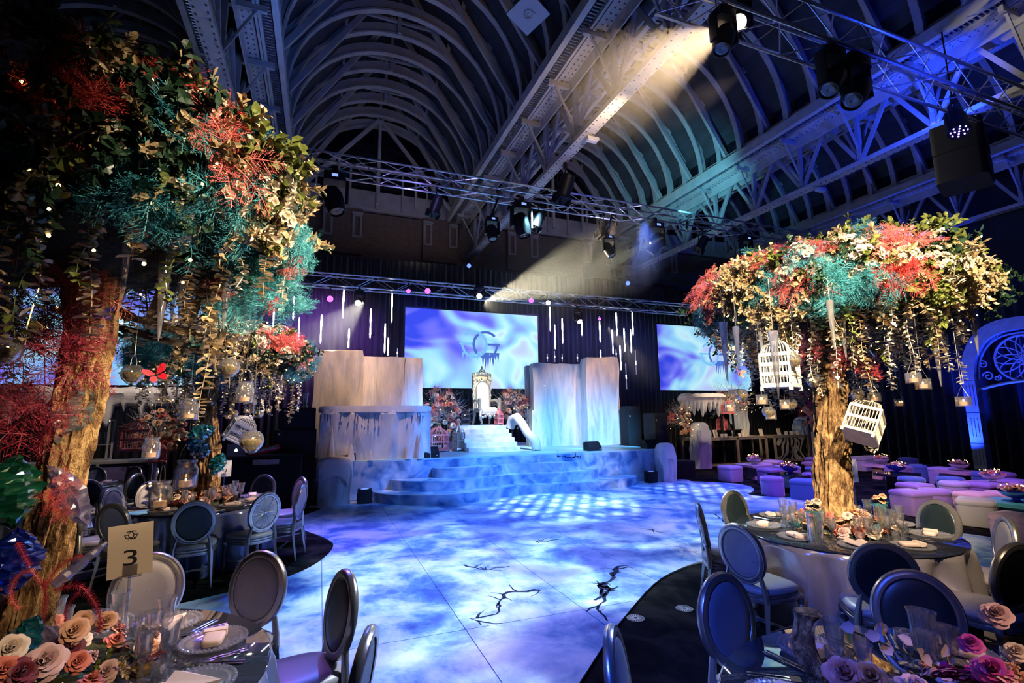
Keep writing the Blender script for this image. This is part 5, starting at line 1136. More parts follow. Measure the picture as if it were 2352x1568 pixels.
# ------------------------------------------------------------------ bars
goldf = pmat('brushed_gold', (.7, .56, .36), .35, .7)
def frame_box(b, x0, x1, y0, y1, z0, z1, w_=.07):
    for x in (x0, x1):
        for y in (y0, y1): b.beam((x, y, z0), (x, y, z1), w_)
    for z in (z0+w_/2, z1-w_/2):
        for y in (y0, y1): b.beam((x0, y, z), (x1, y, z), w_)
        for x in (x0, x1): b.beam((x, y0, z), (x, y1, z), w_)
A0, A1 = at(1600, 1065, Y=14.8), at(1764, 1062, Y=14.8); zt = at(1690, 1005, Y=14.8).z
bar = thing('bar_counter', 'gold framed bar counter with open front behind the lounge', 'bar counter', (0, 0, 0))
f = MB(); frame_box(f, A0.x, A1.x, 14.8, 15.5, 0, zt); f.beam((A0.x+2.0, 14.8, 0), (A0.x+2.0, 14.8, zt), .07); obj('frame', f, goldf, bar)
obj('counter_top', MB().box(((A0.x+A1.x)/2, 15.15, zt+.015), (A1.x-A0.x+.1, .8, .03)), goldf, bar); obj('back_panel', MB().box(((A0.x+A1.x)/2, 15.45, zt/2), (A1.x-A0.x-.1, .03, zt-.1)), pmat('black_gloss', (.006, .006, .008), .12), bar)
obj('raised_tray', MB().box(((A0.x+A1.x)/2-.2, 15.3, zt+.27), (A1.x-A0.x-.9, .4, .03)).box((A0.x+.8, 15.3, zt+.14), (.05, .3, .24)).box((A1.x-.9, 15.3, zt+.14), (.05, .3, .24)), black, bar)
B0, B1 = at(1784, 1062, Y=14.9), at(1860, 1062, Y=14.9)
def agate_mat():
    m = pmat('agate', (.3, .3, .3), .25, coat=.6); nt = m.node_tree; b = nt.nodes['Principled BSDF']
    t = tex(nt, 'Noise', 1.1, 1, dist=.7); mm = nt.nodes.new('ShaderNodeMath'); mm.operation = 'MULTIPLY'; mm.inputs[1].default_value = 9; nt.links.new(t, mm.inputs[0]); fr = nt.nodes.new('ShaderNodeMath'); fr.operation = 'FRACT'; nt.links.new(mm.outputs[0], fr.inputs[0])
    nt.links.new(ramp(nt, [(0, (.01, .01, .012)), (.3, (.02, .02, .02)), (.38, (.6, .45, .3)), (.46, (.35, .36, .34)), (.7, (.16, .17, .16)), (.8, (.6, .5, .38)), (.88, (.01, .01, .01))], fr.outputs[0]), b.inputs['Base Color']); return m
bb = thing('bar_counter', 'gold framed bar counter with a swirling agate front panel', 'bar counter', (0, 0, 0))
f = MB(); frame_box(f, B0.x, B1.x, 14.9, 15.6, 0, zt); obj('frame', f, goldf, bb); obj('agate_panel', MB().box(((B0.x+B1.x)/2, 14.92, zt/2), (B1.x-B0.x-.06, .03, zt-.12)), agate_mat(), bb); obj('counter_top', MB().box(((B0.x+B1.x)/2, 15.25, zt+.015), (B1.x-B0.x+.1, .8, .03)), goldf, bb)
cup = MB().lathe([(.001, 0), (.05, 0), (.06, .05), (.065, .12), (.06, .12), (.001, .02)], 14).mesh('cup', pmat('pearl_cup', (.8, .72, .66), .3))
for k, px in enumerate((1658, 1667, 1699, 1707)):
    p = at(px, 1000, Y=14.95); put('cup', cup, (p.x, 14.95, zt+.03), 0, 'small white cup on the gold framed bar, %s from the left' % ORD[k], 'cup', 'cups on the open gold bar')
for k, px in enumerate((1806, 1818, 1832, 1845)):
    p = at(px, 1000, Y=15.05); put('cup', cup, (p.x, 15.05, zt+.03), 0, 'round pearly cup on the agate bar, %s from the left' % ORD[k], 'cup', 'cups on the agate bar', 1.2)
for k, (px, lab) in enumerate(((1645, 'leaning cream menu card on the open gold bar'), (1713, 'leaning cream menu card right of the cups'), (1791, 'leaning cream menu card on the agate bar'), (1750, 'cream card box at the end of the open gold bar'))):
    p = at(px, 1000, Y=14.95); tag(obj('menu_card', MB().box((0, 0, .14), (.22, .02, .28)), card, None, (p.x, 14.95, zt+.03), (R(-12), 0, R(8))), lab, 'menu card', 'menu cards')
def cage(name, lab, loc, rot, w_, d, h, mat, roof='dome', sc=1, group='birdcages', floors=2, arches=False, string=0):
    t = thing(name, lab, 'birdcage', loc, 0, group, rot, sc); hb = h*.62
    obj('base', MB().loft([squircle(w_*1.12, d*1.12, .15, 24, 0), squircle(w_*1.12, d*1.12, .15, 24, h*.05), squircle(w_*1.0, d*1.0, .15, 24, h*.08)]).box((w_*.5, d*.5, -.01), (.03, .03, .04)).box((-w_*.5, d*.5, -.01), (.03, .03, .04)).box((w_*.5, -d*.5, -.01), (.03, .03, .04)).box((-w_*.5, -d*.5, -.01), (.03, .03, .04)), mat, t)
    b = MB(); n = 9
    for k in range(n+1):
        u = -w_/2+w_*k/n; v = -d/2+d*k/n
        for y in (-d/2, d/2): b.cyl((u, y, h*.07), (u, y, hb), .0045, 4)
        for x in (-w_/2, w_/2): b.cyl((x, v, h*.07), (x, v, hb), .0045, 4)
        if roof == 'dome':
            for y in (-d/2, d/2): b.tube([(u, y, hb), (u*.8, y*.8, h*.78), (u*.4, y*.4, h*.88), (0, 0, h*.93)], .0045, 4)
            for x in (-w_/2, w_/2): b.tube([(x, v, hb), (x*.8, v*.8, h*.78), (x*.4, v*.4, h*.88), (0, 0, h*.93)], .0045, 4)
        else:
            for y in (-d/2, d/2): b.cyl((u, y, hb), (0, 0, h*.95), .0045, 4)
            for x in (-w_/2, w_/2): b.cyl((x, v, hb), (0, 0, h*.95), .0045, 4)
    obj('bars', b, mat, t)['kind'] = 'stuff'
    for k in range(floors):
        z = h*.07+(hb-h*.07)*(k+1)/floors; r_ = MB()
        for a_, c_ in (((-w_/2, -d/2, z), (w_/2, -d/2, z)), ((-w_/2, d/2, z), (w_/2, d/2, z)), ((-w_/2, -d/2, z), (-w_/2, d/2, z)), ((w_/2, -d/2, z), (w_/2, d/2, z))): r_.beam(a_, c_, .018, .035)
        obj('rail', r_, mat, t)
    for sx in (-1, 1):
        for sy in (-1, 1): obj('corner_post', MB().box((sx*w_/2, sy*d/2, (h*.07+hb)/2), (.02, .02, hb-h*.07)), mat, t)
    obj('finial', MB().lathe([(.02, h*.92), (.03, h*.94), (.01, h*.96), (.02, h*.98), (.001, h)], 12), mat, t)
    if string: obj('hanging_cord', MB().cyl((0, 0, h), (0, 0, h+string), .003, 4), black, t)
    return t
whitep = pmat('white_cage_paint', (.72, .72, .68), .5, var=(9, .12)); pinkp = pmat('pink_cage_paint', (.8, .2, .2), .5); silv = pmat('lantern_silver', (.6, .55, .48), .35, .8)
p = at(1660, 998, Y=15.3); cage('lantern', 'pointed pink lantern standing on the open gold bar', (p.x, 15.3, zt+.29), (0, 0, .4), .3, .3, .62, pinkp, 'point')
p = at(1603, 998, Y=15.2); cage('birdcage', 'small white birdcage at the left end of the bar', (p.x, 15.2, zt+.03), (0, 0, .2), .32, .32, .55, whitep)
p = at(1677, 999, Y=15.3); o = obj('cloche', MB().lathe([(.2, 0), (.2, .05), (.15, .18), (.03, .25), (.03, .3), (.001, .31)], 18), black, None, (p.x, 15.3, zt+.285)); tag(o, 'black domed lantern beside the pink lantern', 'cloche')
def ice_drip(name, lab, loc, w_, d, h, seed, cat='ice sculpture', rz=0):
    """a bank of melting ice: lumpy top with long points hanging from its lower edge"""
    t = thing(name, lab, cat, loc, rz); n = 110; rings = []; r = random.Random(seed); sp = [(r.uniform(-w_/2, w_/2), r.uniform(.03, .09)*w_**.5, r.uniform(.35, 1)) for _ in range(int(w_*7))]
    for i in range(n+1):
        x = -w_/2+w_*i/n; up = h*(.35+.12*noise.noise(Vector((x*1.3, seed, 0)))+.05*noise.noise(Vector((x*5, seed, 0))))
        lo = h*max([.22+.06*noise.noise(Vector((x*4, seed, 5)))]+[l*(1-abs(x-c)/q)**1.4 for c, q, l in sp if abs(x-c) < q])
        e = max(.03, min(1, (w_/2-abs(x))/.25))**.5
        rings.append([(x, d/2*e*math.cos(a)*(1 if a < PI else .55), (up if math.sin(a) > 0 else lo)*math.sin(a)*e) for a in [2*PI*q/14 for q in range(14)]])
    obj('ice_mass', MB().loft(rings), snowm, t, smooth=70)
    return t
p = at(1615, 918, Y=14.9); t = ice_drip('ice_canopy', 'dripping white ice canopy above the right bar', (p.x, 14.9, p.z), 2.3, .5, .7, 3); obj('support_post', MB().cyl((-1.0, .2, -p.z+.02), (-1.0, .2, 0), .05), black, t); obj('support_post', MB().cyl((1.0, .2, -p.z+.02), (1.0, .2, 0), .05), black, t)
p = at(1610, 1075, Y=14.5); ice_stump(.62, .5, 1.62, 41, 'tall drooping ice block in front of the left bar end', (p.x, 14.45, 0))
p = at(1728, 1000, Y=15.6); slab('ice_sculpture', p.x-.28, p.x+.3, 16.2, 0, 2.9, .4, 42, 'pale carved ice trunk rising behind the open gold bar', .15, cat='ice sculpture')
p = at(1880, 1060, Y=15.2); ice_stump(1.0, .7, 1.75, 43, 'blue lit ice mound beside the agate bar', (p.x, 15.6, 0), 'ice mound')
# left bar
p0, p1 = at(200, 1058, Y=15.0), at(356, 1055, Y=15.0)
lb = thing('bar_counter', 'long bar counter with a silver top behind the far left tables', 'bar counter', (0, 0, 0)); xa, xb, zl = -8.2, p1.x, p1.z
obj('counter_top', MB().box(((xa+xb)/2, 15.3, zl-.03), (xb-xa, .8, .06)), white_metal, lb); obj('front_panel', MB().box(((xa+xb)/2, 15.2, (zl-.06)/2), (xb-xa-.1, .5, zl-.06)), pmat('violet_gloss', (.12, .1, .25), .2), lb)
for k in range(5): obj('end_post', MB().box((xa+.05+(xb-xa-.1)*k/4, 14.93, (zl-.06)/2), (.06, .06, zl-.06)), white_metal, lb)
p = at(290, 915, Y=15.0); t = ice_drip('ice_canopy', 'dripping white ice fascia above the left bar', (p.x-.4, 15.0, p.z), 4.6, .5, .85, 8)
for x in (-2.0, 2.0): obj('support_post', MB().cyl((x, .2, -p.z+.02), (x, .2, .1), .05), black, t)
p = at(212, 1048, Y=15.8); sh = thing('glass_shelf', 'silver framed shelf rack with champagne flutes on the left bar', 'shelf', (p.x, 15.45, zl)); f = MB(); frame_box(f, -.45, .45, -.15, .15, 0, 1.0, .04); obj('frame', f, white_metal, sh); obj('shelf_board', MB().box((0, 0, .38), (.86, .3, .02)), white_metal, sh)
fl_ = MB().lathe([(.001, 0), (.04, .002), (.006, .01), (.005, .1), (.03, .16), (.035, .3), (.033, .3), (.001, .12)], 10).mesh('flute', clear)
for k in range(6): put('champagne_flute', fl_, (p.x-.35+.14*k, 15.45, zl+.39), 0, 'champagne flute in the left bar rack, %s from the left' % ORD[k], 'glass', 'flutes in the bar rack')
# flower sprays with twigs: stage, bars
def spray(lab, loc, rx, rz_, n, seed, kinds=('peach', 'coral', 'cream', 'blush'), tw=6, ferns=16, lights=10, s_=2.2):
    r = random.Random(seed); t = thing('flower_spray', lab, 'flower arrangement', loc, group='twiggy flower sprays')
    for k in range(tw): obj('twig_spray', TW[k % 2], None, t, (r.gauss(0, rx*.2), r.gauss(0, rx*.15), r.gauss(0, rz_*.25)), (r.uniform(-.9, .9), r.uniform(-.9, .9), r.uniform(0, 6)), r.uniform(.9, 1.2)*rx*1.9)
    for k in range(n):
        d = Vector((r.gauss(0, 1), -abs(r.gauss(0, 1))*.8, r.gauss(0, 1))).normalized()*r.uniform(.45, 1); p = (d.x*rx*.75, d.y*rx*.6, d.z*rz_*.8); obj('rose', ROSE[r.choice(kinds)], None, t, p, orient(Vector((d.x*.6, -1, d.z*.6+.3)).normalized(), 0), s_*r.uniform(.8, 1.3))
    for k in range(ferns):
        d = Vector((r.gauss(0, 1), r.gauss(0, .6)-.3, r.gauss(0, 1))).normalized()*r.uniform(.5, 1); kd = r.choice(['coral', 'red', 'gold', 'dark', 'coral']); obj('fern' if kd in FERN else 'leaf_sprig', r.choice(FERN[kd] if kd in FERN else SPR[kd]), None, t, (d.x*rx*.7, d.y*rx*.5, d.z*rz_*.8), orient((d+Vector((0, -.3, 0))).normalized(), 0), r.uniform(.9, 1.3))
    for k in range(lights): obj('fairy_light', BULB, None, t, (r.gauss(0, rx*.5), -abs(r.gauss(0, .2))-rx*.3, r.gauss(0, rz_*.5)), (0, 0, 0), 1.3)
    obj('pedestal_stand', MB().cyl((0, .05, -loc[2]+(ZS+.003 if 12.4 < loc[1] < 17.6 and .4 < loc[0] < 9.4 else .002)), (0, .05, 0), .04), black, t)
    return t
TW = [tw_mesh(1, twigm), tw_mesh(2, twigm)]
spray('tall coral and peach rose spray left of the throne', (3.5, 15.0, 1.95), .85, 1.05, 70, 1, tw=12, ferns=26); spray('coral rose spray with silver twigs right of the throne', (6.0, 15.6, 2.25), .72, .8, 50, 2, tw=12, ferns=18)
p = at(375, 985, Y=14.6); spray('white and coral blossom spray on the left bar end', (p.x, 14.6, p.z), .75, .65, 40, 3, ('cream', 'blush', 'peach', 'coral'), 9, 10, 8, 2.4)
p = at(1690, 925, Y=14.8); spray('gold lit twiggy blossom spray hanging over the right bar', (p.x, 14.95, p.z), .95, .5, 34, 4, ('cream', 'blush', 'peach'), 7, 6, 30, 2.0)
p = at(1575, 965, Y=14.3); spray('spiky blossom spray behind the right speaker stack', (p.x, 14.6, p.z), .55, .7, 24, 5, ('cream', 'peach'), 7, 5, 20, 2.0)
p = at(1855, 920, Y=13.5); spray('large pink and white blossom spray left of the birdcage tree trunk', (p.x, 13.5, p.z), 1.0, 1.1, 60, 6, ('blush', 'pink', 'cream', 'magenta'), 10, 14, 14, 2.6)

# ------------------------------------------------------------------ stage floor pieces
p = at(1010, 1035, Y=14.4); cage('birdcage', 'pink square birdcage on the stage left of the podium', (p.x-.05, 14.4, ZS+.03), (0, 0, .15), .5, .4, .72, pinkp, 'dome'); p = at(1033, 1034, Y=14.35); cage('lantern', 'silver pointed lantern between the pink cage and podium', (3.82, 14.35, ZS+.03), (0, 0, .3), .26, .26, .8, silv, 'point')
cage('birdcage', 'small red birdcage beside the throne on the podium', (5.32, 15.05, ZS+.75), (0, 0, .2), .2, .2, .5, pinkp, 'point'); cage('birdcage', 'dark wire birdcage left of the throne on the podium', (4.18, 15.0, ZS+.75), (0, 0, 0), .26, .26, .5, pmat('dark_wire', (.1, .1, .12), .4, .6))
def wedge(px, py, lab, z=ZS, Y=12.62, w_=.42):
    p = at(px, py, Y=Y); t = thing('monitor_wedge', lab, 'speaker', (p.x, Y, z+.001), group='black stage monitors')
    obj('cabinet', MB().prism([(-.16, 0), (.16, 0), (.16, .22), (.02, .26), (-.16, .1)], -w_/2, w_/2, Matrix(((0, 0, 1, 0), (1, 0, 0, 0), (0, 1, 0, 0), (0, 0, 0, 1)))), blackm, t); obj('badge', MB().box((w_*.35, -.165, .05), (.03, .004, .03)), white_metal, t)
for a in ((795, 1052, 'black monitor box at the left end of the stage edge'), (987, 1047, 'black monitor box on the stage edge below the throne flowers'), (1361, 1034, 'black monitor box on the stage edge in front of the right ice wall'), (1493, 1026, 'black monitor box at the right end of the stage edge')): wedge(*a)
for px, py, lab in ((837, 1155, 'black floor uplight beside the left end of the steps'), (1496, 1108, 'black floor uplight beside the right end of the steps')):
    p = at(px, py, Z=.02); t = thing('floor_uplight', lab, 'stage light', (p.x, min(p.y, 12.1), .021), group='black floor uplights'); obj('housing', MB().box((0, 0, .16), (.3, .22, .3)), blackm, t); obj('lens', MB().lathe([(.001, .312), (.09, .312)], 16), pmat('blue_uplight_lens', (0, 0, 0), .5, em=2, emcol=(.1, .2, 1), sample=False), t); obj('yoke', MB().box((-.16, 0, .12), (.02, .06, .2)).box((.16, 0, .12), (.02, .06, .2)), black, t)
def spk(lab, loc, w_, d, h, name='loudspeaker'):
    t = thing(name, lab, 'speaker', loc, group='black loudspeakers'); obj('cabinet', MB().loft([squircle(w_, d, .08, 20, 0), squircle(w_, d, .08, 20, h)]), blackm, t); obj('grille', MB().box((0, -d/2-.006, h/2), (w_*.88, .012, h*.86)), pmat('speaker_grille', (.015, .015, .016), .6, .4), t); obj('badge', MB().box((-w_*.38, -d/2-.014, h*.85), (.05, .006, .05)), white_metal, t)
pL = at(682, 1150, Z=0); spk('tall black subwoofer stack between the tables and stage', (-.52, 12.95, 0), .9, .7, 1.05); spk('second black subwoofer on the left stack', (-.52, 12.95, 1.06), .9, .7, .6); spk('top black loudspeaker on the left stack', (-.48, 12.95, 1.67), .75, .55, .5)
spk('wide black subwoofer of the right stack', (10.35, 12.9, 0), 1.0, .7, .5); spk('tall black loudspeaker of the right stack', (10.0, 13.3, .51), .5, .6, 1.45); spk('slim black loudspeaker behind the right stage corner', (9.75, 14.3, 0), .5, .5, 2.2)
VASE = MB().lathe([(.001, 0), (.05, 0), (.05, .02), (.03, .06), (.06, .3), (.055, .3), (.001, .05)], 14).mesh('vase', pmat('frosted_vase', (.6, .6, .66), .3))
put('vase', VASE, (-.35, 12.9, 2.175), 0, 'tall frosted vase on the left speaker stack', 'vase', 'vases on the speaker stack', 1.15); put('vase', VASE, (-.6, 12.9, 2.175), 0, 'short frosted vase on the left speaker stack', 'vase', 'vases on the speaker stack', .7)
# music desk
p = at(545, 1047, Y=12.2); dj = thing('music_desk', 'black draped music desk in front of the left speaker stack', 'desk', (p.x+.35, 12.3, 0)); zd = p.z
obj('top', MB().box((0, 0, zd-.02), (1.9, .7, .04)), blackm, dj); obj('drape_front', MB().box((0, .05, (zd-.04)/2), (1.84, .55, zd-.04)), drapem, dj)
lp = thing('laptop', 'open silver laptop with a glowing logo on the music desk', 'laptop', (p.x, 12.2, zd+.001), R(-6)); obj('keyboard_base', MB().box((0, 0, .01), (.36, .25, .02)), steel, lp); obj('lid', MB().box((0, -.125, .135), (.36, .012, .24)), pmat('laptop_silver', (.45, .47, .55), .35, .6), lp)
lg = MB().sphere((-.012, -.134, .125), .02, 10, 6, (1, .15, 1.15)).sphere((.012, -.134, .125), .02, 10, 6, (1, .15, 1.15)).sphere((.004, -.134, .158), .009, 6, 4, (1, .2, 1.4)); obj('logo_mark', lg, pmat('laptop_logo_light', (0, 0, 0), .5, em=4, emcol=(.9, .95, 1), sample=False), lp)
p = at(605, 1045, Y=12.1); kb = thing('keytar', 'red keyboard instrument tilted on the music desk', 'keyboard', (p.x, 12.15, zd+.1), 0, rot=(R(25), R(-14), R(8))); obj('body', MB().loft([squircle(.62, .16, .3, 20, -.03), squircle(.64, .18, .3, 20, 0), squircle(.62, .16, .3, 20, .03)]), pmat('red_lacquer', (.6, .02, .03), .25, coat=.6), kb)
for k in range(12): obj('key', MB().box((-.27+.045*k, -.03, .035), (.04, .08, .012)), cardw, kb)
p = at(610, 1060, Y=12.1); mx = thing('sound_mixer', 'small pale sound mixer with cables below the red keyboard', 'mixer', (p.x+.02, 12.0, zd-.19)); obj('case', MB().box((0, 0, .06), (.5, .18, .1)), pmat('mixer_case', (.6, .5, .42), .4), mx); obj('shelf', MB().box((0, .02, .0), (.6, .26, .02)), black, mx)
for k in range(5): obj('knob', MB().lathe([(.018, .11), (.015, .135), (.001, .135)], 8, Matrix.Translation((-.18+.09*k, 0, 0))), black, mx)

# ------------------------------------------------------------------ carved arch by the right wall
stonem = pmat('carved_stone_arch', (.62, .64, .7), .7, var=(4, .15), bump=(20, .5, .03))
ar = thing('carved_arch', 'tall pointed stone arch with rose window tracery lit blue', 'arch', (20.5, 8.62, 0))
def YZ(P, x0, x1): return MB().prism(P, x0, x1, Matrix(((0, 0, 1, 0), (1, 0, 0, 0), (0, 1, 0, 0), (0, 0, 0, 1))))
HW, SP, AP = 1.62, 2.95, 4.85
def parch(w_, ap, n=14): return [(w_*math.cos(PI/2*k/n)**.75, SP+(ap-SP)*math.sin(PI/2*k/n)) for k in range(n+1)]
out, inn = parch(HW, AP), parch(HW-.36, AP-.4)
for s_ in (-1, 1):
    P = [(s_*y, z) for y, z in out]+[(s_*y, z) for y, z in inn[::-1]]
    b = MB(); n = len(out)
    for k in range(n-1):
        q = [out[k], out[k+1], inn[k+1], inn[k]]; q = [(s_*y, z) for y, z in q]; b.add(*(lambda m_: (m_.v, m_.f))(YZ(q if s_ > 0 else q[::-1], -.16, .16)))
    obj('arch_limb', b, stonem, ar)
    for k, (z0, z1) in enumerate(((.0, .85), (.87, 1.85), (1.87, 2.93))):
        obj('leg_block', YZ([(s_*(HW-.36), z0), (s_*HW, z0), (s_*HW, z1), (s_*(HW-.36), z1)][::s_], -.16, .16), stonem, ar)
        fl2 = MB()
        for q in (-.09, 0, .09): fl2.box((-.165, s_*(HW-.18)+q, (z0+z1)/2), (.02, .03, (z1-z0)*.6))
        obj('carved_flutes', fl2, stonem, ar)
tr_ = MB(); cy0, cz0, rr = 0, 3.55, .72
tr_.tube([(0, rr*math.cos(2*PI*k/40), cz0+rr*math.sin(2*PI*k/40)) for k in range(40)], .035, 6, closed=True)
obj('rose_ring', tr_, stonem, ar)
for k in range(12):
    a = 2*PI*k/12; P = [(0, u*math.cos(a)-v*math.sin(a), cz0+u*math.sin(a)+v*math.cos(a)) for u, v in [(rr*.5*(1-math.cos(2*PI*q/18)), .15*math.sin(2*PI*q/18)) for q in range(18)]]; obj('rose_petal', MB().tube(P, .018, 5, closed=True), stonem, ar)
obj('lower_band', MB().tube([(0, -(HW-.36)+2*(HW-.36)*k/16, 2.62+.22*math.sin(PI*k/16)) for k in range(17)], .05, 6), stonem, ar)
obj('inner_rim', MB().tube([(0, -y, z) for y, z in parch(HW-.42, AP-.5)]+[(0, y, z) for y, z in parch(HW-.42, AP-.5)[::-1]], .03, 6), stonem, ar)
for s_ in (-1, 1):
    for (cy_, cz_, r_, a0) in ((.95, 3.05, .16, 0), (.72, 2.98, .1, 2), (1.05, 3.45, .13, 1)):
        obj('scroll', MB().tube([(0, s_*(cy_+r_*(1-q/26)*math.cos(a0+q*.4)), cz_+r_*(1-q/26)*math.sin(a0+q*.4)) for q in range(22)], .022, 5), stonem, ar)

# ------------------------------------------------------------------ lamps and speakers of the near truss at the upper right
p = at(1687, 70, Y=5.2); hotl = lit('warm_beam_lens_light', (1, .8, .5), 12)
t = moving_head((p.x, 5.1, p.z+.55), (1.2, 1.6, 3.6), 'blazing warm moving head lamp under the near blue truss', 1.0, hotl, False); obj('drop_rod', MB().cyl((0, 0, .05), (0, 0, 7.62-p.z-.55), .02), black, t)
for px, py, lab, s_ in ((1640, 45, 'dim moving head lamp left of the blazing warm lamp', .9), (1880, 95, 'dark moving head lamp under the near truss middle', 1.1), (1940, 170, 'dark lamp with red and amber glints under the near truss', 1.2)):
    p = at(px, py, Y=4.9); moving_head((p.x, 4.75, 7.58), (2, 4, 0), lab, s_, None, False)
p = at(2140, 240, Y=6.3); 
for k, (dz, lab) in enumerate(((0, 'upper black hanging loudspeaker at the upper right'), (-.62, 'lower black hanging loudspeaker at the upper right'))):
    t = thing('hanging_loudspeaker', lab, 'speaker', (12.2, 5.6, 7.45+dz), R(20), group='hanging loudspeakers'); obj('cabinet', MB().loft([squircle(1.0, .8, .2, 24, -.3), squircle(1.0, .8, .2, 24, .3)]), blackm, t); obj('grille', MB().box((0, -.41, 0), (.85, .02, .5)), pmat('speaker_grille', (.015, .015, .016), .6, .4), t)
    if k == 0: obj('chain', MB().cyl((0, 0, .3), (0, 0, 2.6), .015), black, t)
t = par_can((10.6, 4.85, 7.6), (8, 3, 0), 'round cluster lamp of small blue diodes below the near truss', None, 1.3, False, 'lamps of the near truss')
hd = [c for c in t.children if c.name.startswith('body')][0]; dm = pmat('blue_diode_light', (0, 0, 0), .5, em=5, emcol=(.3, .22, 1), sample=False); DIO = MB().sphere((0, 0, 0), .012, 6, 4).mesh('diode', dm)
for k in range(13):
    q = 0 if k == 0 else (.045 if k < 5 else .09); a = k*PI/2 if k < 5 else k*PI/4; obj('diode', DIO, None, hd, (q*math.cos(a), q*math.sin(a), -.156))

# ------------------------------------------------------------------ things hanging in the trees
mossg = pmat('gold_moss', (.55, .36, .08), .6, .2, bump=(70, 1, .02), var=(30, .5)); flame = pmat('candle_flame', (1, .6, .2), .5, em=12, emcol=(1, .6, .2), sample=False); wax = pmat('peach_wax', (.85, .5, .3), .5, em=.35, emcol=(1, .45, .15), sample=False)
wire = pmat('grey_wire', (.3, .3, .3), .4, .7); iceg = glass('acrylic_ice', (.88, .9, .95), .3, .12, .3, (.75, .72, .7))
GLOBE = MB().lathe([(.001, -.1), (.04, -.098), (.05, -.085), (.085, -.05), (.1, 0), (.085, .05), (.06, .075), (.058, .082), (.055, .075), (.08, .048), (.094, 0), (.08, -.05), (.001, -.09)], 22).mesh('glass_ball', clear)
MOSS = MB().lathe([(.001, -.088), (.06, -.07), (.086, -.02), (.08, .005), (.04, .015), (.001, .018)], 16).mesh('moss', mossg)
CUBE = MB().loft([squircle(.1, .1, .2, 20, -.05), squircle(.1, .1, .2, 20, .05), squircle(.09, .09, .2, 20, .05), squircle(.09, .09, .2, 20, -.04)]).mesh('glass_cube', clear)
WAX = MB().lathe([(.001, -.04), (.035, -.04), (.036, .0), (.001, -.002)], 14).mesh('candle', wax); FLM = MB().sphere((0, 0, .012), .008, 6, 5, (1, 1, 1.8)).mesh('flame', flame)
JAR = MB().lathe([(.001, -.11), (.07, -.108), (.08, -.095), (.082, .03), (.07, .06), (.062, .07), (.062, .085), (.07, .09), (.07, .105), (.06, .105), (.055, .075), (.062, .06), (.075, .03), (.073, -.09), (.001, -.1)], 22).mesh('jar_glass', clear)
JWAX = MB().lathe([(.001, -.095), (.045, -.095), (.045, -.05), (.001, -.052)], 14).mesh('candle', wax)
def hang(kind, loc, top, lab, group, s_=1):
    t = thing({'globe': 'glass_globe', 'cube': 'tealight_cube', 'jar': 'candle_jar'}[kind], lab, {'globe': 'glass globe', 'cube': 'tealight holder', 'jar': 'candle jar'}[kind], loc, rnd.uniform(0, 6), group, sc=s_)
    if kind == 'globe':
        obj('glass_ball', GLOBE, None, t); obj('moss', MOSS, None, t); obj('handle', MB().tube([(.058*math.cos(a), 0, .08+.1*math.sin(a)) for a in [PI*k/8 for k in range(9)]], .003, 4), wire, t); z0 = .18
        obj('fairy_light', BULB, None, t, (.02, 0, .02))
    elif kind == 'cube':
        obj('glass_cube', CUBE, None, t); obj('candle', WAX, None, t); obj('flame', FLM, None, t); z0 = .05
        obj('wire_loop', MB().tube([(-.05, 0, .05), (0, 0, .16), (.05, 0, .05)], .002, 4), wire, t); z0 = .16
    else:
        obj('jar_glass', JAR, None, t); obj('candle', JWAX, None, t); obj('flame', FLM, None, t, (0, 0, -.052), (0, 0, 0), .8); obj('wire_handle', MB().tube([(.066*math.cos(a), 0, .09+.14*math.sin(a)) for a in [PI*k/8 for k in range(9)]], .003, 4), wire, t); z0 = .23
    if top: obj('hanging_cord', MB().cyl((0, 0, z0), (0, 0, (top-loc[2])/s_), .0018/s_, 4), wire, t)
for kind, L, grp in (('globe', [(1825, 828), (2012, 805), (1765, 945), (1705, 907), (2052, 872), (2005, 890), (1970, 905), (1868, 875), (1817, 927), (1975, 928)], 'birdcage tree'), ('cube', [(1750, 918), (1803, 929), (1770, 952), (2098, 868), (2120, 882), (2066, 925), (2213, 922), (2008, 912), (1678, 935)], 'birdcage tree')):
    for k, (px, py) in enumerate(L):
        Y = 3.25+.16*((k*7) % 6); Y = 2.75 if px > 2080 else Y; p = at(px, py, Y=Y)
        hang(kind, tuple(p), 3.0, '%s in the birdcage tree, %s from the left' % ('gold mossy glass globe' if kind == 'globe' else 'small tealight cube', nth((px, py), L)), '%ss in the birdcage tree' % kind, .58 if kind == 'globe' else .9)
for px, py, s_, lab in ((220, 832, .72, 'gold mossy glass globe beside the near trunk'), (305, 858, .58, 'gold mossy globe in front of the left screen'), (527, 843, .58, 'gold mossy globe against the small blossom tree'), (578, 1012, .68, 'gold mossy globe with a wire hoop above the laptop'), (205, 880, .6, 'half hidden globe touching the near trunk')):
    p = at(px, py, Y=3.3); hang('globe', tuple(p), 2.75, lab, 'globes in the nearest tree', s_)
p = at(10, 803, Y=2.6); hang('globe', tuple(p), 2.75, 'glass globe cropped at the left frame edge', 'globes in the nearest tree', .6)
for px, py, Y, s_, lab in ((563, 900, 3.5, .62, 'glass candle jar hanging right in the nearest tree'), (435, 938, 3.6, .62, 'glass candle jar hanging in front of the small tree trunk'), (348, 1028, 3.9, .62, 'glass candle jar hanging low beside the pink cage'), (202, 905, 3.3, .6, 'glass candle jar touching the near trunk')):
    p = at(px, py, Y=Y); hang('jar', tuple(p), 2.75, lab, 'jars in the nearest tree', s_)
p = at(428, 1088, Y=7.6); hang('jar', tuple(p), 2.6, 'large candle jar hanging over table nine', 'jars on table nine', 1.65)
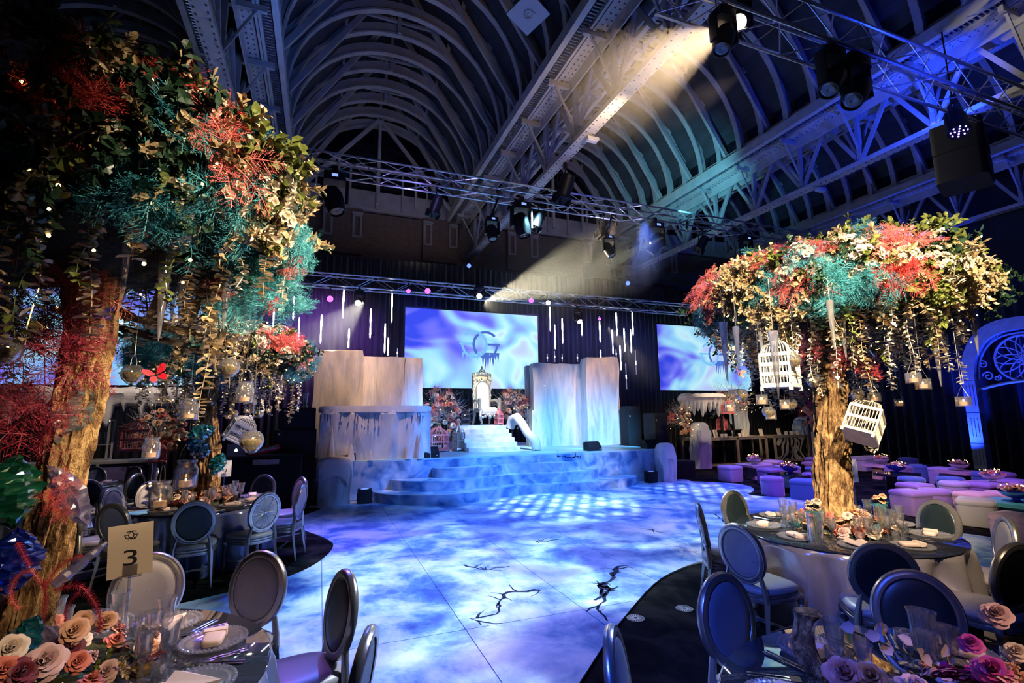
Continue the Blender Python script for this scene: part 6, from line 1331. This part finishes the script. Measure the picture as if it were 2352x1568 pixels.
p = at(345, 1175, Z=.776); hang('jar', (p.x+.05, p.y+.2, .776+.185), 0, 'large candle jar standing on table nine', 'jars on table nine', 1.65)
for k, (px, py, kind) in enumerate([(580, 923, 'globe'), (567, 943, 'cube'), (617, 942, 'cube'), (640, 913, 'cube'), (525, 957, 'cube'), (537, 950, 'globe'), (595, 950, 'globe'), (400, 948, 'globe'), (412, 950, 'globe'), (480, 925, 'globe')]):
    p = at(px, py, Y=7.8+.1*(k % 5)); hang(kind, tuple(p), 2.6, 'tiny %s under the small blossom tree, %s' % ('tealight cube' if kind == 'cube' else 'glass globe', ['below the right rim', 'low right of the trunk', 'far low right', 'outermost right', 'close right of the trunk', 'touching its neighbour cube', 'between two cubes', 'left of the trunk', 'just left of the trunk', 'in front of the trunk'][k]), 'small ornaments of table nine tree', .62)
# icicles
def icicle(seed, l=.42, r_=.028):
    off = seed*3.3; return MB().loft([[((r_*(1-t)**.8+.002)*(1+.25*noise.noise(Vector((math.cos(2*PI*i/9)*2, math.sin(2*PI*i/9)*2+off, t*9))))*math.cos(2*PI*i/9), (r_*(1-t)**.8+.002)*math.sin(2*PI*i/9), -l*t) for i in range(9)] for t in [k/12 for k in range(13)]])
ICI = [icicle(s_).mesh('icicle', iceg) for s_ in (1, 2, 3)]
ICP = [(275, 550, 3.1, 1), (325, 540, 3.3, .8), (385, 560, 2.9, 1.2), (427, 555, 3.1, 1.1), (530, 530, 2.95, 1.3), (450, 540, 3.4, .8), (590, 640, 3.3, .8), (490, 560, 3.5, .7), (300, 500, 2.6, .9), (240, 530, 3.0, .9), (405, 600, 3.3, .9), (565, 520, 3.2, 1.0)]
for k, (px, py, Y, s_) in enumerate(ICP):
    p = at(px, py, Y=Y); t = thing('acrylic_icicle', 'acrylic icicle hanging in the nearest tree, %s from the left' % nth(px, [q[0] for q in ICP]), 'icicle', p, group='icicles in the nearest tree'); obj('shaft', ICI[k % 3], None, t, (0, 0, 0), (0, 0, k), s_); obj('cord', MB().cyl((0, 0, 0), (0, 0, min(.25, max(.06, 2.9-p.z))), .0015, 4), wire, t)
ICR = [(2150, 800), (1905, 690), (1930, 700), (1960, 670), (2005, 660), (2080, 690), (2100, 690), (1820, 740), (1775, 760), (1690, 750), (2130, 720), (2165, 740), (1990, 700), (1745, 740), (2040, 730), (2200, 720), (1660, 740), (2230, 700)]
for k, (px, py) in enumerate(ICR):
    p = at(px, py, Y=2.7+.17*(k % 8)); t = thing('acrylic_icicle', 'acrylic icicle hanging in the birdcage tree, %s from the left' % nth(px, [q[0] for q in ICR]), 'icicle', p, group='icicles in the birdcage tree'); obj('shaft', ICI[k % 3], None, t, (0, 0, 0), (0, 0, k), .8+.2*(k % 3)); obj('cord', MB().cyl((0, 0, 0), (0, 0, 2.95-p.z if p.z < 2.8 else .22), .0015, 4), wire, t)
for k in range(12):
    px, py = 385+k*24, 860+10*math.sin(k*2); p = at(px, py, Y=7.7+.1*(k % 4)); t = thing('acrylic_icicle', 'small violet lit icicle under the small blossom tree, %s from the left' % ORD[k], 'icicle', p, group='icicles of the small blossom tree'); obj('shaft', ICI[k % 3], None, t, (0, 0, 0), (0, 0, k), .7); obj('cord', MB().cyl((0, 0, 0), (0, 0, max(.05, 2.7-p.z)), .0015, 4), wire, t)
# birdcages
p = at(1795, 890, Y=3.45); cage('birdcage', 'white domed birdcage hanging left in the tall tree', tuple(p), (0, 0, R(25)), .33, .26, .52, whitep, 'dome', .95, floors=3, string=.5)
p = at(1985, 985, Y=3.15); cage('birdcage', 'pale wooden birdcage house tilted against the tree trunk', (p.x, 3.2, p.z-.08), (R(18), R(24), R(30)), .4, .3, .5, pmat('pale_cage_wood', (.66, .58, .46), .5, var=(8, .15)), 'dome', .8, floors=2)
p = at(537, 1012, Y=7.4); cage('birdcage', 'grey birdcage house tilted against the small tree trunk', tuple(p), (R(14), R(28), R(20)), .3, .24, .42, pmat('grey_cage_wood', (.42, .42, .5), .5), 'dome', .9, floors=2, string=0)
p = at(308, 1035, Y=13.2); cage('birdcage', 'pink birdcage set in the white blossom spray', tuple(p), (0, 0, .2), .5, .4, .7, pinkp, 'dome'); p = at(361, 1062, Y=13.4); cage('birdcage', 'little pink birdcage below the hanging candle jar', tuple(p), (0, 0, .2), .3, .25, .45, pinkp, 'dome')
p = at(1673, 950, Y=14.3); cage('birdcage', 'pink birdcage hung in the gold lit spray over the right bar', tuple(p), (0, 0, .2), .36, .3, .5, pinkp, 'dome')
# butterflies
def butterfly(px, py, Y, col, lab, s_, rot):
    p = at(px, py, Y=Y); t = thing('butterfly_ornament', lab, 'butterfly', tuple(p), 0, 'butterfly ornaments', rot, s_); m_ = pmat('butterfly_'+col[0], col[1], .5, var=(20, .4))
    obj('body', MB().sphere((0, 0, 0), .012, 8, 6, (1, 4.5, 1)), black, t)
    for sx in (-1, 1):
        for k, P in enumerate(([(0, .01), (.05, .09), (.12, .12), (.15, .08), (.1, .015)], [(0, -.01), (.08, -.005), (.11, -.05), (.07, -.1), (.02, -.06)])):
            w_ = MB().prism([(sx*x, y) for x, y in P][::sx], -.0015, .0015, Matrix.Rotation(R(-sx*25), 4, 'Y')); o = obj('wing', w_, m_, t)
            obj('vein', MB().tube([Matrix.Rotation(R(-sx*25), 3, 'Y') @ Vector((sx*P[0][0], P[0][1], .003)), Matrix.Rotation(R(-sx*25), 3, 'Y') @ Vector((sx*P[2][0]*.8, P[2][1]*.8, .003))], .0015, 4), black, o)
    for sx in (-1, 1): obj('antenna', MB().cyl((0, .05, 0), (sx*.02, .1, .02), .001, 4), black, t)
for a in ((360, 862, 3.0, ('red', (.6, .01, .03)), 'large red butterfly hanging in front of the left screen', .4, (R(70), R(-25), R(20))), (450, 790, 3.2, ('teal', (.06, .2, .2)), 'dark teal butterfly against the small blossom tree', .4, (R(60), R(10), 0)), (232, 722, 2.9, ('blue', (.02, .04, .25)), 'dark blue butterfly beside the near trunk', .42, (R(60), 0, R(30))), (1698, 858, 3.9, ('coral', (.8, .25, .2)), 'coral butterfly in front of the right screen', .5, (R(65), R(20), 0)), (1992, 1030, 3.4, ('cream', (.75, .65, .5)), 'cream butterfly on the birdcage tree trunk', .6, (R(50), R(15), R(-20))), (1680, 800, 4.0, ('cream', (.75, .65, .5)), 'cream butterfly high left in the birdcage tree', .4, (R(50), R(15), R(-20)))): butterfly(*a)
# carved balcony panel hung in the nearest tree
woodm = pmat('weathered_wood', (.5, .36, .22), .7, var=(10, .4), sc=(1, 1, .3), bump=(40, .4)); ironm = pmat('wrought_iron', (.3, .22, .12), .4, .8)
p = at(335, 745, Y=3.55); bp = thing('balcony_panel', 'tilted wooden balcony railing with scrolled iron panels in the tree', 'balcony railing', tuple(p), 0, None, (R(6), R(15), R(12)))
def wavy(z, h, y, w_=.42, ph=0): return MB().prism([(-w_, z), (w_, z)]+[(w_-2*w_*k/24, z+h+.012*math.sin(k*1.3+ph)) for k in range(25)], y-.015, y+.015, Matrix(((1, 0, 0, 0), (0, 0, 1, 0), (0, 1, 0, 0), (0, 0, 0, 1))))
for y in (0, .22):
    obj('bottom_rail', wavy(0, .045, y), woodm, bp); obj('top_rail', wavy(.46, .05, y, ph=2), woodm, bp)
obj('base_rail', MB().box((0, -.03, -.06), (.86, .04, .04)), pmat('dark_rail', (.08, .06, .05), .6), bp)
for y in (0, .22):
    for k in range(5): obj('post', MB().box((-.4+.2*k, y, .25), (.035, .035, .45)), woodm, bp)
for k in range(4):
    for (cx, cz, r_, sg) in ((-.06, .2, .035, 1), (.06, .2, .035, -1), (-.06, .32, .035, -1), (.06, .32, .035, 1)):
        obj('iron_scroll', MB().tube([(-.3+.2*k+cx+sg*r_*(1-q/20)*math.cos(q*.45), 0, cz+r_*(1-q/20)*math.sin(q*.45)) for q in range(17)], .004, 4), ironm, bp)
    obj('iron_bar', MB().tube([(-.39+.2*k, 0, .06), (-.3+.2*k, 0, .26), (-.39+.2*k, 0, .45)], .004, 4).tube([(-.21+.2*k, 0, .06), (-.3+.2*k, 0, .26), (-.21+.2*k, 0, .45)], .004, 4), ironm, bp)
for x in (-.38, .38): obj('hanging_cord', MB().cyl((x, 0, .5), (x, 0, .8), .003, 4), wire, bp)

# ------------------------------------------------------------------ foil leaves, tinsel and glass on the tables
def foil(name, tint, col): return glass(name, tint, .45, .1, .3, col)
def foil_leaf(px, py, Y, l, w_, m_, lab, rot, cat='foil leaf', name='foil_leaf'):
    p = at(px, py, Y=Y); rings = []; r = random.Random(int(px+py)); n = 18
    vs = []; fs = []
    for k in range(n+1):
        t = k/n; ww = w_*math.sin(PI*t)**.8*r.uniform(.85, 1.1)+.002
        for q in range(7): u = (q-3)/3; vs.append((ww*u, l*(t-.5), 1.1*w_*math.cos(u*1.4)*.5+r.uniform(-.28, .28)*w_))
    fs = [(k*7+q, k*7+q+1, k*7+q+8, k*7+q+7) for k in range(n) for q in range(6)]
    o = obj(name, MB().add(vs, fs), m_, None, tuple(p), rot, smooth=0); mo = o.modifiers.new('sheet', 'SOLIDIFY'); mo.thickness = .002
    return tag(o, lab, cat, 'iridescent foil leaves')
foil_leaf(30, 1290, 2.75, .26, .1, foil('blue_foil', (.2, .3, .9), (.03, .08, .7)), 'crumpled blue cellophane ball at the left frame edge', (R(70), 0, R(20)))
foil_leaf(25, 1130, 2.75, .3, .1, foil('green_foil', (.2, .7, .4), (.02, .3, .15)), 'crumpled green cellophane at the left frame edge', (R(80), 0, R(40)))
foil_leaf(165, 1140, 2.9, .34, .06, foil('pearl_foil', (.8, .8, 1), (.55, .5, .75)), 'pearly cellophane leaf curling right of the near trunk', (R(80), R(-35), 0))
foil_leaf(165, 940, 3.05, .34, .09, foil('clear_foil', (.85, .9, .85), (.4, .45, .4)), 'clear oval cellophane wing behind the near trunk', (R(85), R(8), 0))
foil_leaf(45, 1480, 2.5, .2, .06, foil('teal_foil', (.2, .8, .8), (.03, .3, .35)), 'teal pointed foil leaf among the near roses', (R(70), R(25), 0))
foil_leaf(105, 1480, 2.6, .16, .07, foil('pearl_foil', (.8, .8, 1), (.55, .5, .75)), 'pearly foil shell among the near roses', (R(50), R(70), 0))
foil_leaf(462, 993, 7.6, .34, .1, foil('teal_foil', (.2, .8, .8), (.03, .3, .35)), 'glittery teal leaf left of the small tree trunk', (R(80), R(70), 0)); foil_leaf(457, 1030, 7.5, .3, .12, foil('sky_foil', (.3, .6, .9), (.05, .25, .45)), 'sky blue foil leaf left of the small tree trunk', (R(80), R(-50), 0)); foil_leaf(500, 1065, 7.7, .3, .1, foil('teal_foil', (.2, .8, .8), (.03, .3, .35)), 'teal foil leaf behind the number nine card', (R(80), R(20), 0))
q0, q1 = at(122, 1345, Y=2.62), at(245, 1245, Y=2.72); d = q1-q0
o = obj('acrylic_icicle', MB().tube([q0+d*(k/10) for k in range(11)], [.008+.016*math.sin(PI*min(1, .25+.75*k/10))*(1+.2*math.sin(k*4)) for k in range(11)], 8), foil('pearl_foil', (.8, .8, 1), (.55, .5, .75)), smooth=0); tag(o, 'long clear icicle slanting behind the number 3 card', 'icicle')
def tinsel(pts, r_, seed, lab, m_):
    b = MB(); r = random.Random(seed); P = []
    for i in range(len(pts)-1):
        p0, p1, p2, p3 = (pts[max(0, min(len(pts)-1, i+j))] for j in (-1, 0, 1, 2))
        for q in range(14):
            t = q/14; P.append(.5*((2*p1)+(p2-p0)*t+(2*p0-5*p1+4*p2-p3)*t*t+(3*p1-p0-3*p2+p3)*t**3))
    b.tube(P, .002, 4)
    for k in range(len(P)-1):
        d = (P[k+1]-P[k]).normalized(); u = d.orthogonal().normalized(); v = d.cross(u)
        for q in range(5):
            a = 2*PI*q/5+k*.5; e = (u*math.cos(a)+v*math.sin(a)+d*.5).normalized(); w_ = d*.0012; o = len(b.v); b.v += [tuple(P[k]-w_), tuple(P[k]+w_), tuple(P[k]+e*r_*r.uniform(.7, 1.1))]; b.f.append((o, o+1, o+2))
    return tag(obj('tinsel_garland', b, m_, smooth=0), lab, 'tinsel garland', 'red tinsel garlands')
tm = pmat('red_tinsel', (.55, .03, .06), .35, .3); tp = pmat('coral_tinsel', (.8, .14, .12), .4, .2)
A = lambda L, Y: [at(x, y, Y=Y) for x, y in L]
tinsel(A([(190, 1275), (150, 1290), (120, 1320), (100, 1345), (70, 1310), (35, 1330), (25, 1370), (45, 1400)], 2.62), .022, 1, 'coral tinsel curling up from the trunk foot of the nearest tree', tp)
tinsel(A([(100, 1330), (105, 1380), (95, 1430), (70, 1475)], 2.6), .02, 2, 'red tinsel hanging straight down among the near roses', tm); tinsel(A([(125, 1355), (180, 1345), (215, 1380), (230, 1420), (225, 1455)], 2.58), .026, 3, 'red tinsel arching over the near peach rose', tm); tinsel(A([(40, 1245), (55, 1275), (70, 1300)], 2.62), .02, 4, 'red tinsel tip above the blue cellophane', tm); tinsel(A([(180, 1360), (150, 1400), (155, 1440)], 2.64), .02, 5, 'short red tinsel curl behind the near peach rose', tm)
for px, py, Y, k_, s_ in ((105, 1520, 2.35, 'blush', 1.9), (170, 1450, 2.5, 'peach', 1.5), (190, 1425, 2.6, 'peach', 1.2), (25, 1490, 2.4, 'cream', 1.5), (160, 1490, 2.5, 'burgundy', 1.5), (50, 1545, 2.3, 'burgundy', 1.5), (10, 1540, 2.3, 'coral', 1.4), (180, 1520, 2.4, 'coral', 1.2), (245, 1425, 2.75, 'peach', 1.2)):
    p = at(px, py, Y=Y); tag(obj('rose', ROSE[k_], None, None, tuple(p), orient((CAMP-p).normalized()+Vector((0, 0, .3)), px), s_), '%s rose in the mound by the number 3 stand, %s' % (k_, {105: 'the largest', 170: 'under the tinsel arch', 190: 'behind the tinsel arch', 25: 'at the left frame edge', 160: 'behind the largest rose', 50: 'at the bottom edge', 10: 'in the bottom left corner', 180: 'beside the front goblet', 245: 'behind the goblets'}[px]), 'rose', 'loose roses on table three')
for px, py, Y, k_, s_, w_ in ((2290, 1415, 1.35, 'blush', 1.75, 'standing tall at the right edge'), (1940, 1555, 1.3, 'pink', 2.0, 'big and open at the bottom edge'), (2000, 1560, 1.25, 'peach', 1.7, 'at the bottom edge right of the trunk stub'), (2230, 1480, 1.35, 'magenta', 1.3, 'below the tall blush rose'), (2280, 1545, 1.25, 'magenta', 1.9, 'in the bottom right corner'), (2335, 1500, 1.3, 'cream', 1.3, 'at the right edge lower down')):
    p = at(px, py, Y=Y); tag(obj('rose', ROSE[k_], None, None, tuple(p), orient(((CAMP-p).normalized()+Vector((0, 0, .8))).normalized(), px), s_), '%s rose on the corner table %s' % (k_, w_), 'rose', 'loose roses on the corner table')
p = at(1868, 1520, Y=1.75); o = obj('bark_stub', trunk_mesh(.26, .05, .042, 9, n=40, m_=30), barkm, None, (p.x, 1.75, .777), smooth=50); tag(o, 'short cork bark stub on the corner table', 'bark stub')
pet = MB(); r = random.Random(8)
orch = pmat('dusty_orchid', (.5, .4, .38), .5)
sp_ = thing('leaf_garland', 'curving spray of pale leaf petals on the corner table', 'leaf spray', (0, 0, 0))
for k in range(12):
    px, py = 1965+22*k, 1440+9*k+12*math.sin(k*1.9); p = at(px, py, Y=1.62-.012*k); b = MB(); leaf(b, Vector((0, 0, 0)), Vector((r.uniform(-1, 1), r.uniform(-.4, .4), r.uniform(-.2, 1))), Vector((0, -1, .3)), .06, .05, .3); obj('petal', b, orch, sp_, tuple(p), (0, 0, 0), 1.0, smooth=180)
obj('stem', MB().tube([at(1955+22*k, 1448+9*k, Y=1.63-.012*k) for k in range(0, 13, 2)], .004, 5), darkm, sp_)
# tall glass cylinders and gold trays
CYL = MB().lathe([(.001, 0), (.06, 0), (.06, .28), (.056, .28), (.056, .01), (.001, .01)], 24).mesh('glass_cylinder', clear)
for (px, py, Y, s_, lab) in ((2050, 1560, 1.35, .7, 'wide clear glass vase on the corner table'), (1870, 1200, 3.35, 1.0, 'tall clear vase with white bloom left of the trunk'), (2025, 1205, 3.45, .9, 'tall clear vase with peach blooms right of the trunk')):
    p = at(px, py, Y=Y); t = thing('glass_vase', lab, 'vase', (p.x, Y, .777), group='clear cylinder vases', sc=s_); obj('glass_cylinder', CYL, None, t)
    if Y > 2:
        for k in range(4): obj('rose', ROSE['cream' if px < 1900 else 'peach'], None, t, (.04*math.cos(k*1.6), .04*math.sin(k*1.6), .31+.02*k), (.4*math.cos(k*2), .4*math.sin(k*2), 0), 1.3)
        obj('stems', MB().cyl((0, 0, .02), (.01, 0, .3), .004, 5).cyl((.02, 0, .02), (-.02, 0, .3), .004, 5), greenm, t); obj('fern', FERN['teal'][0], None, t, (0, 0, .27), (0, 0, 0), .5)
gtray = pmat('gold_tray', (.7, .5, .2), .25, .9)
p = at(335, 1535, Z=.79); o = obj('gold_box', MB().loft([squircle(.1, .07, .1, 16, 0), squircle(.1, .07, .1, 16, .02), squircle(.09, .06, .1, 16, .02), squircle(.09, .06, .1, 16, .008)]), gtray, None, (p.x, p.y, .777), (0, 0, R(35))); tag(o, 'small open gold box on table three', 'box')


# ------------------------------------------------------------------ drifting theatrical smoke in front of the beam lamps
def plume(a, b, r, dens, lab):
    m = bpy.data.materials.new('smoke'); m.use_nodes = True; nt = m.node_tree; nt.nodes.remove(nt.nodes['Principled BSDF'])
    v = nt.nodes.new('ShaderNodeVolumeScatter'); v.inputs['Anisotropy'].default_value = .2; nt.links.new(v.outputs[0], nt.nodes['Material Output'].inputs['Volume'])
    tc = nt.nodes.new('ShaderNodeTexCoord'); g = nt.nodes.new('ShaderNodeTexGradient'); g.gradient_type = 'SPHERICAL'; nt.links.new(tc.outputs['Object'], g.inputs[0])
    mm = nt.nodes.new('ShaderNodeMath'); mm.operation = 'MULTIPLY'; mm.inputs[1].default_value = dens*2.5; nt.links.new(g.outputs[1], mm.inputs[0]); nt.links.new(mm.outputs[0], v.inputs['Density'])
    a, b = Vector(a), Vector(b); d = b-a
    o = obj('smoke_haze', MB().sphere((0, 0, 0), 1, 24, 16), m, None, (a+b)/2, d.to_track_quat('Z', 'Y').to_euler(), (r, r, d.length/2+.3)); tag(o, lab, 'haze', kind='stuff')
plume((5.0, 15.7, 5.8), tuple(at(1520, 555, Y=10.5)), 1.7, .06, 'pale smoke in the bright beam above the middle screen')
plume(tuple(NL), tuple(NL.lerp(Vector((-1, 3.2, 2.4)), .5)), .85, .05, 'warm smoke in the beam of the near truss lamp')
plume((1.2, 15.5, 5.7), (-1.0, 14.6, 3.0), 1.1, .08, 'violet smoke above the left ice column')
plume((9.6, 15.5, 5.3), (11.2, 14.8, 3.0), .9, .06, 'thin smoke above the right ice column')
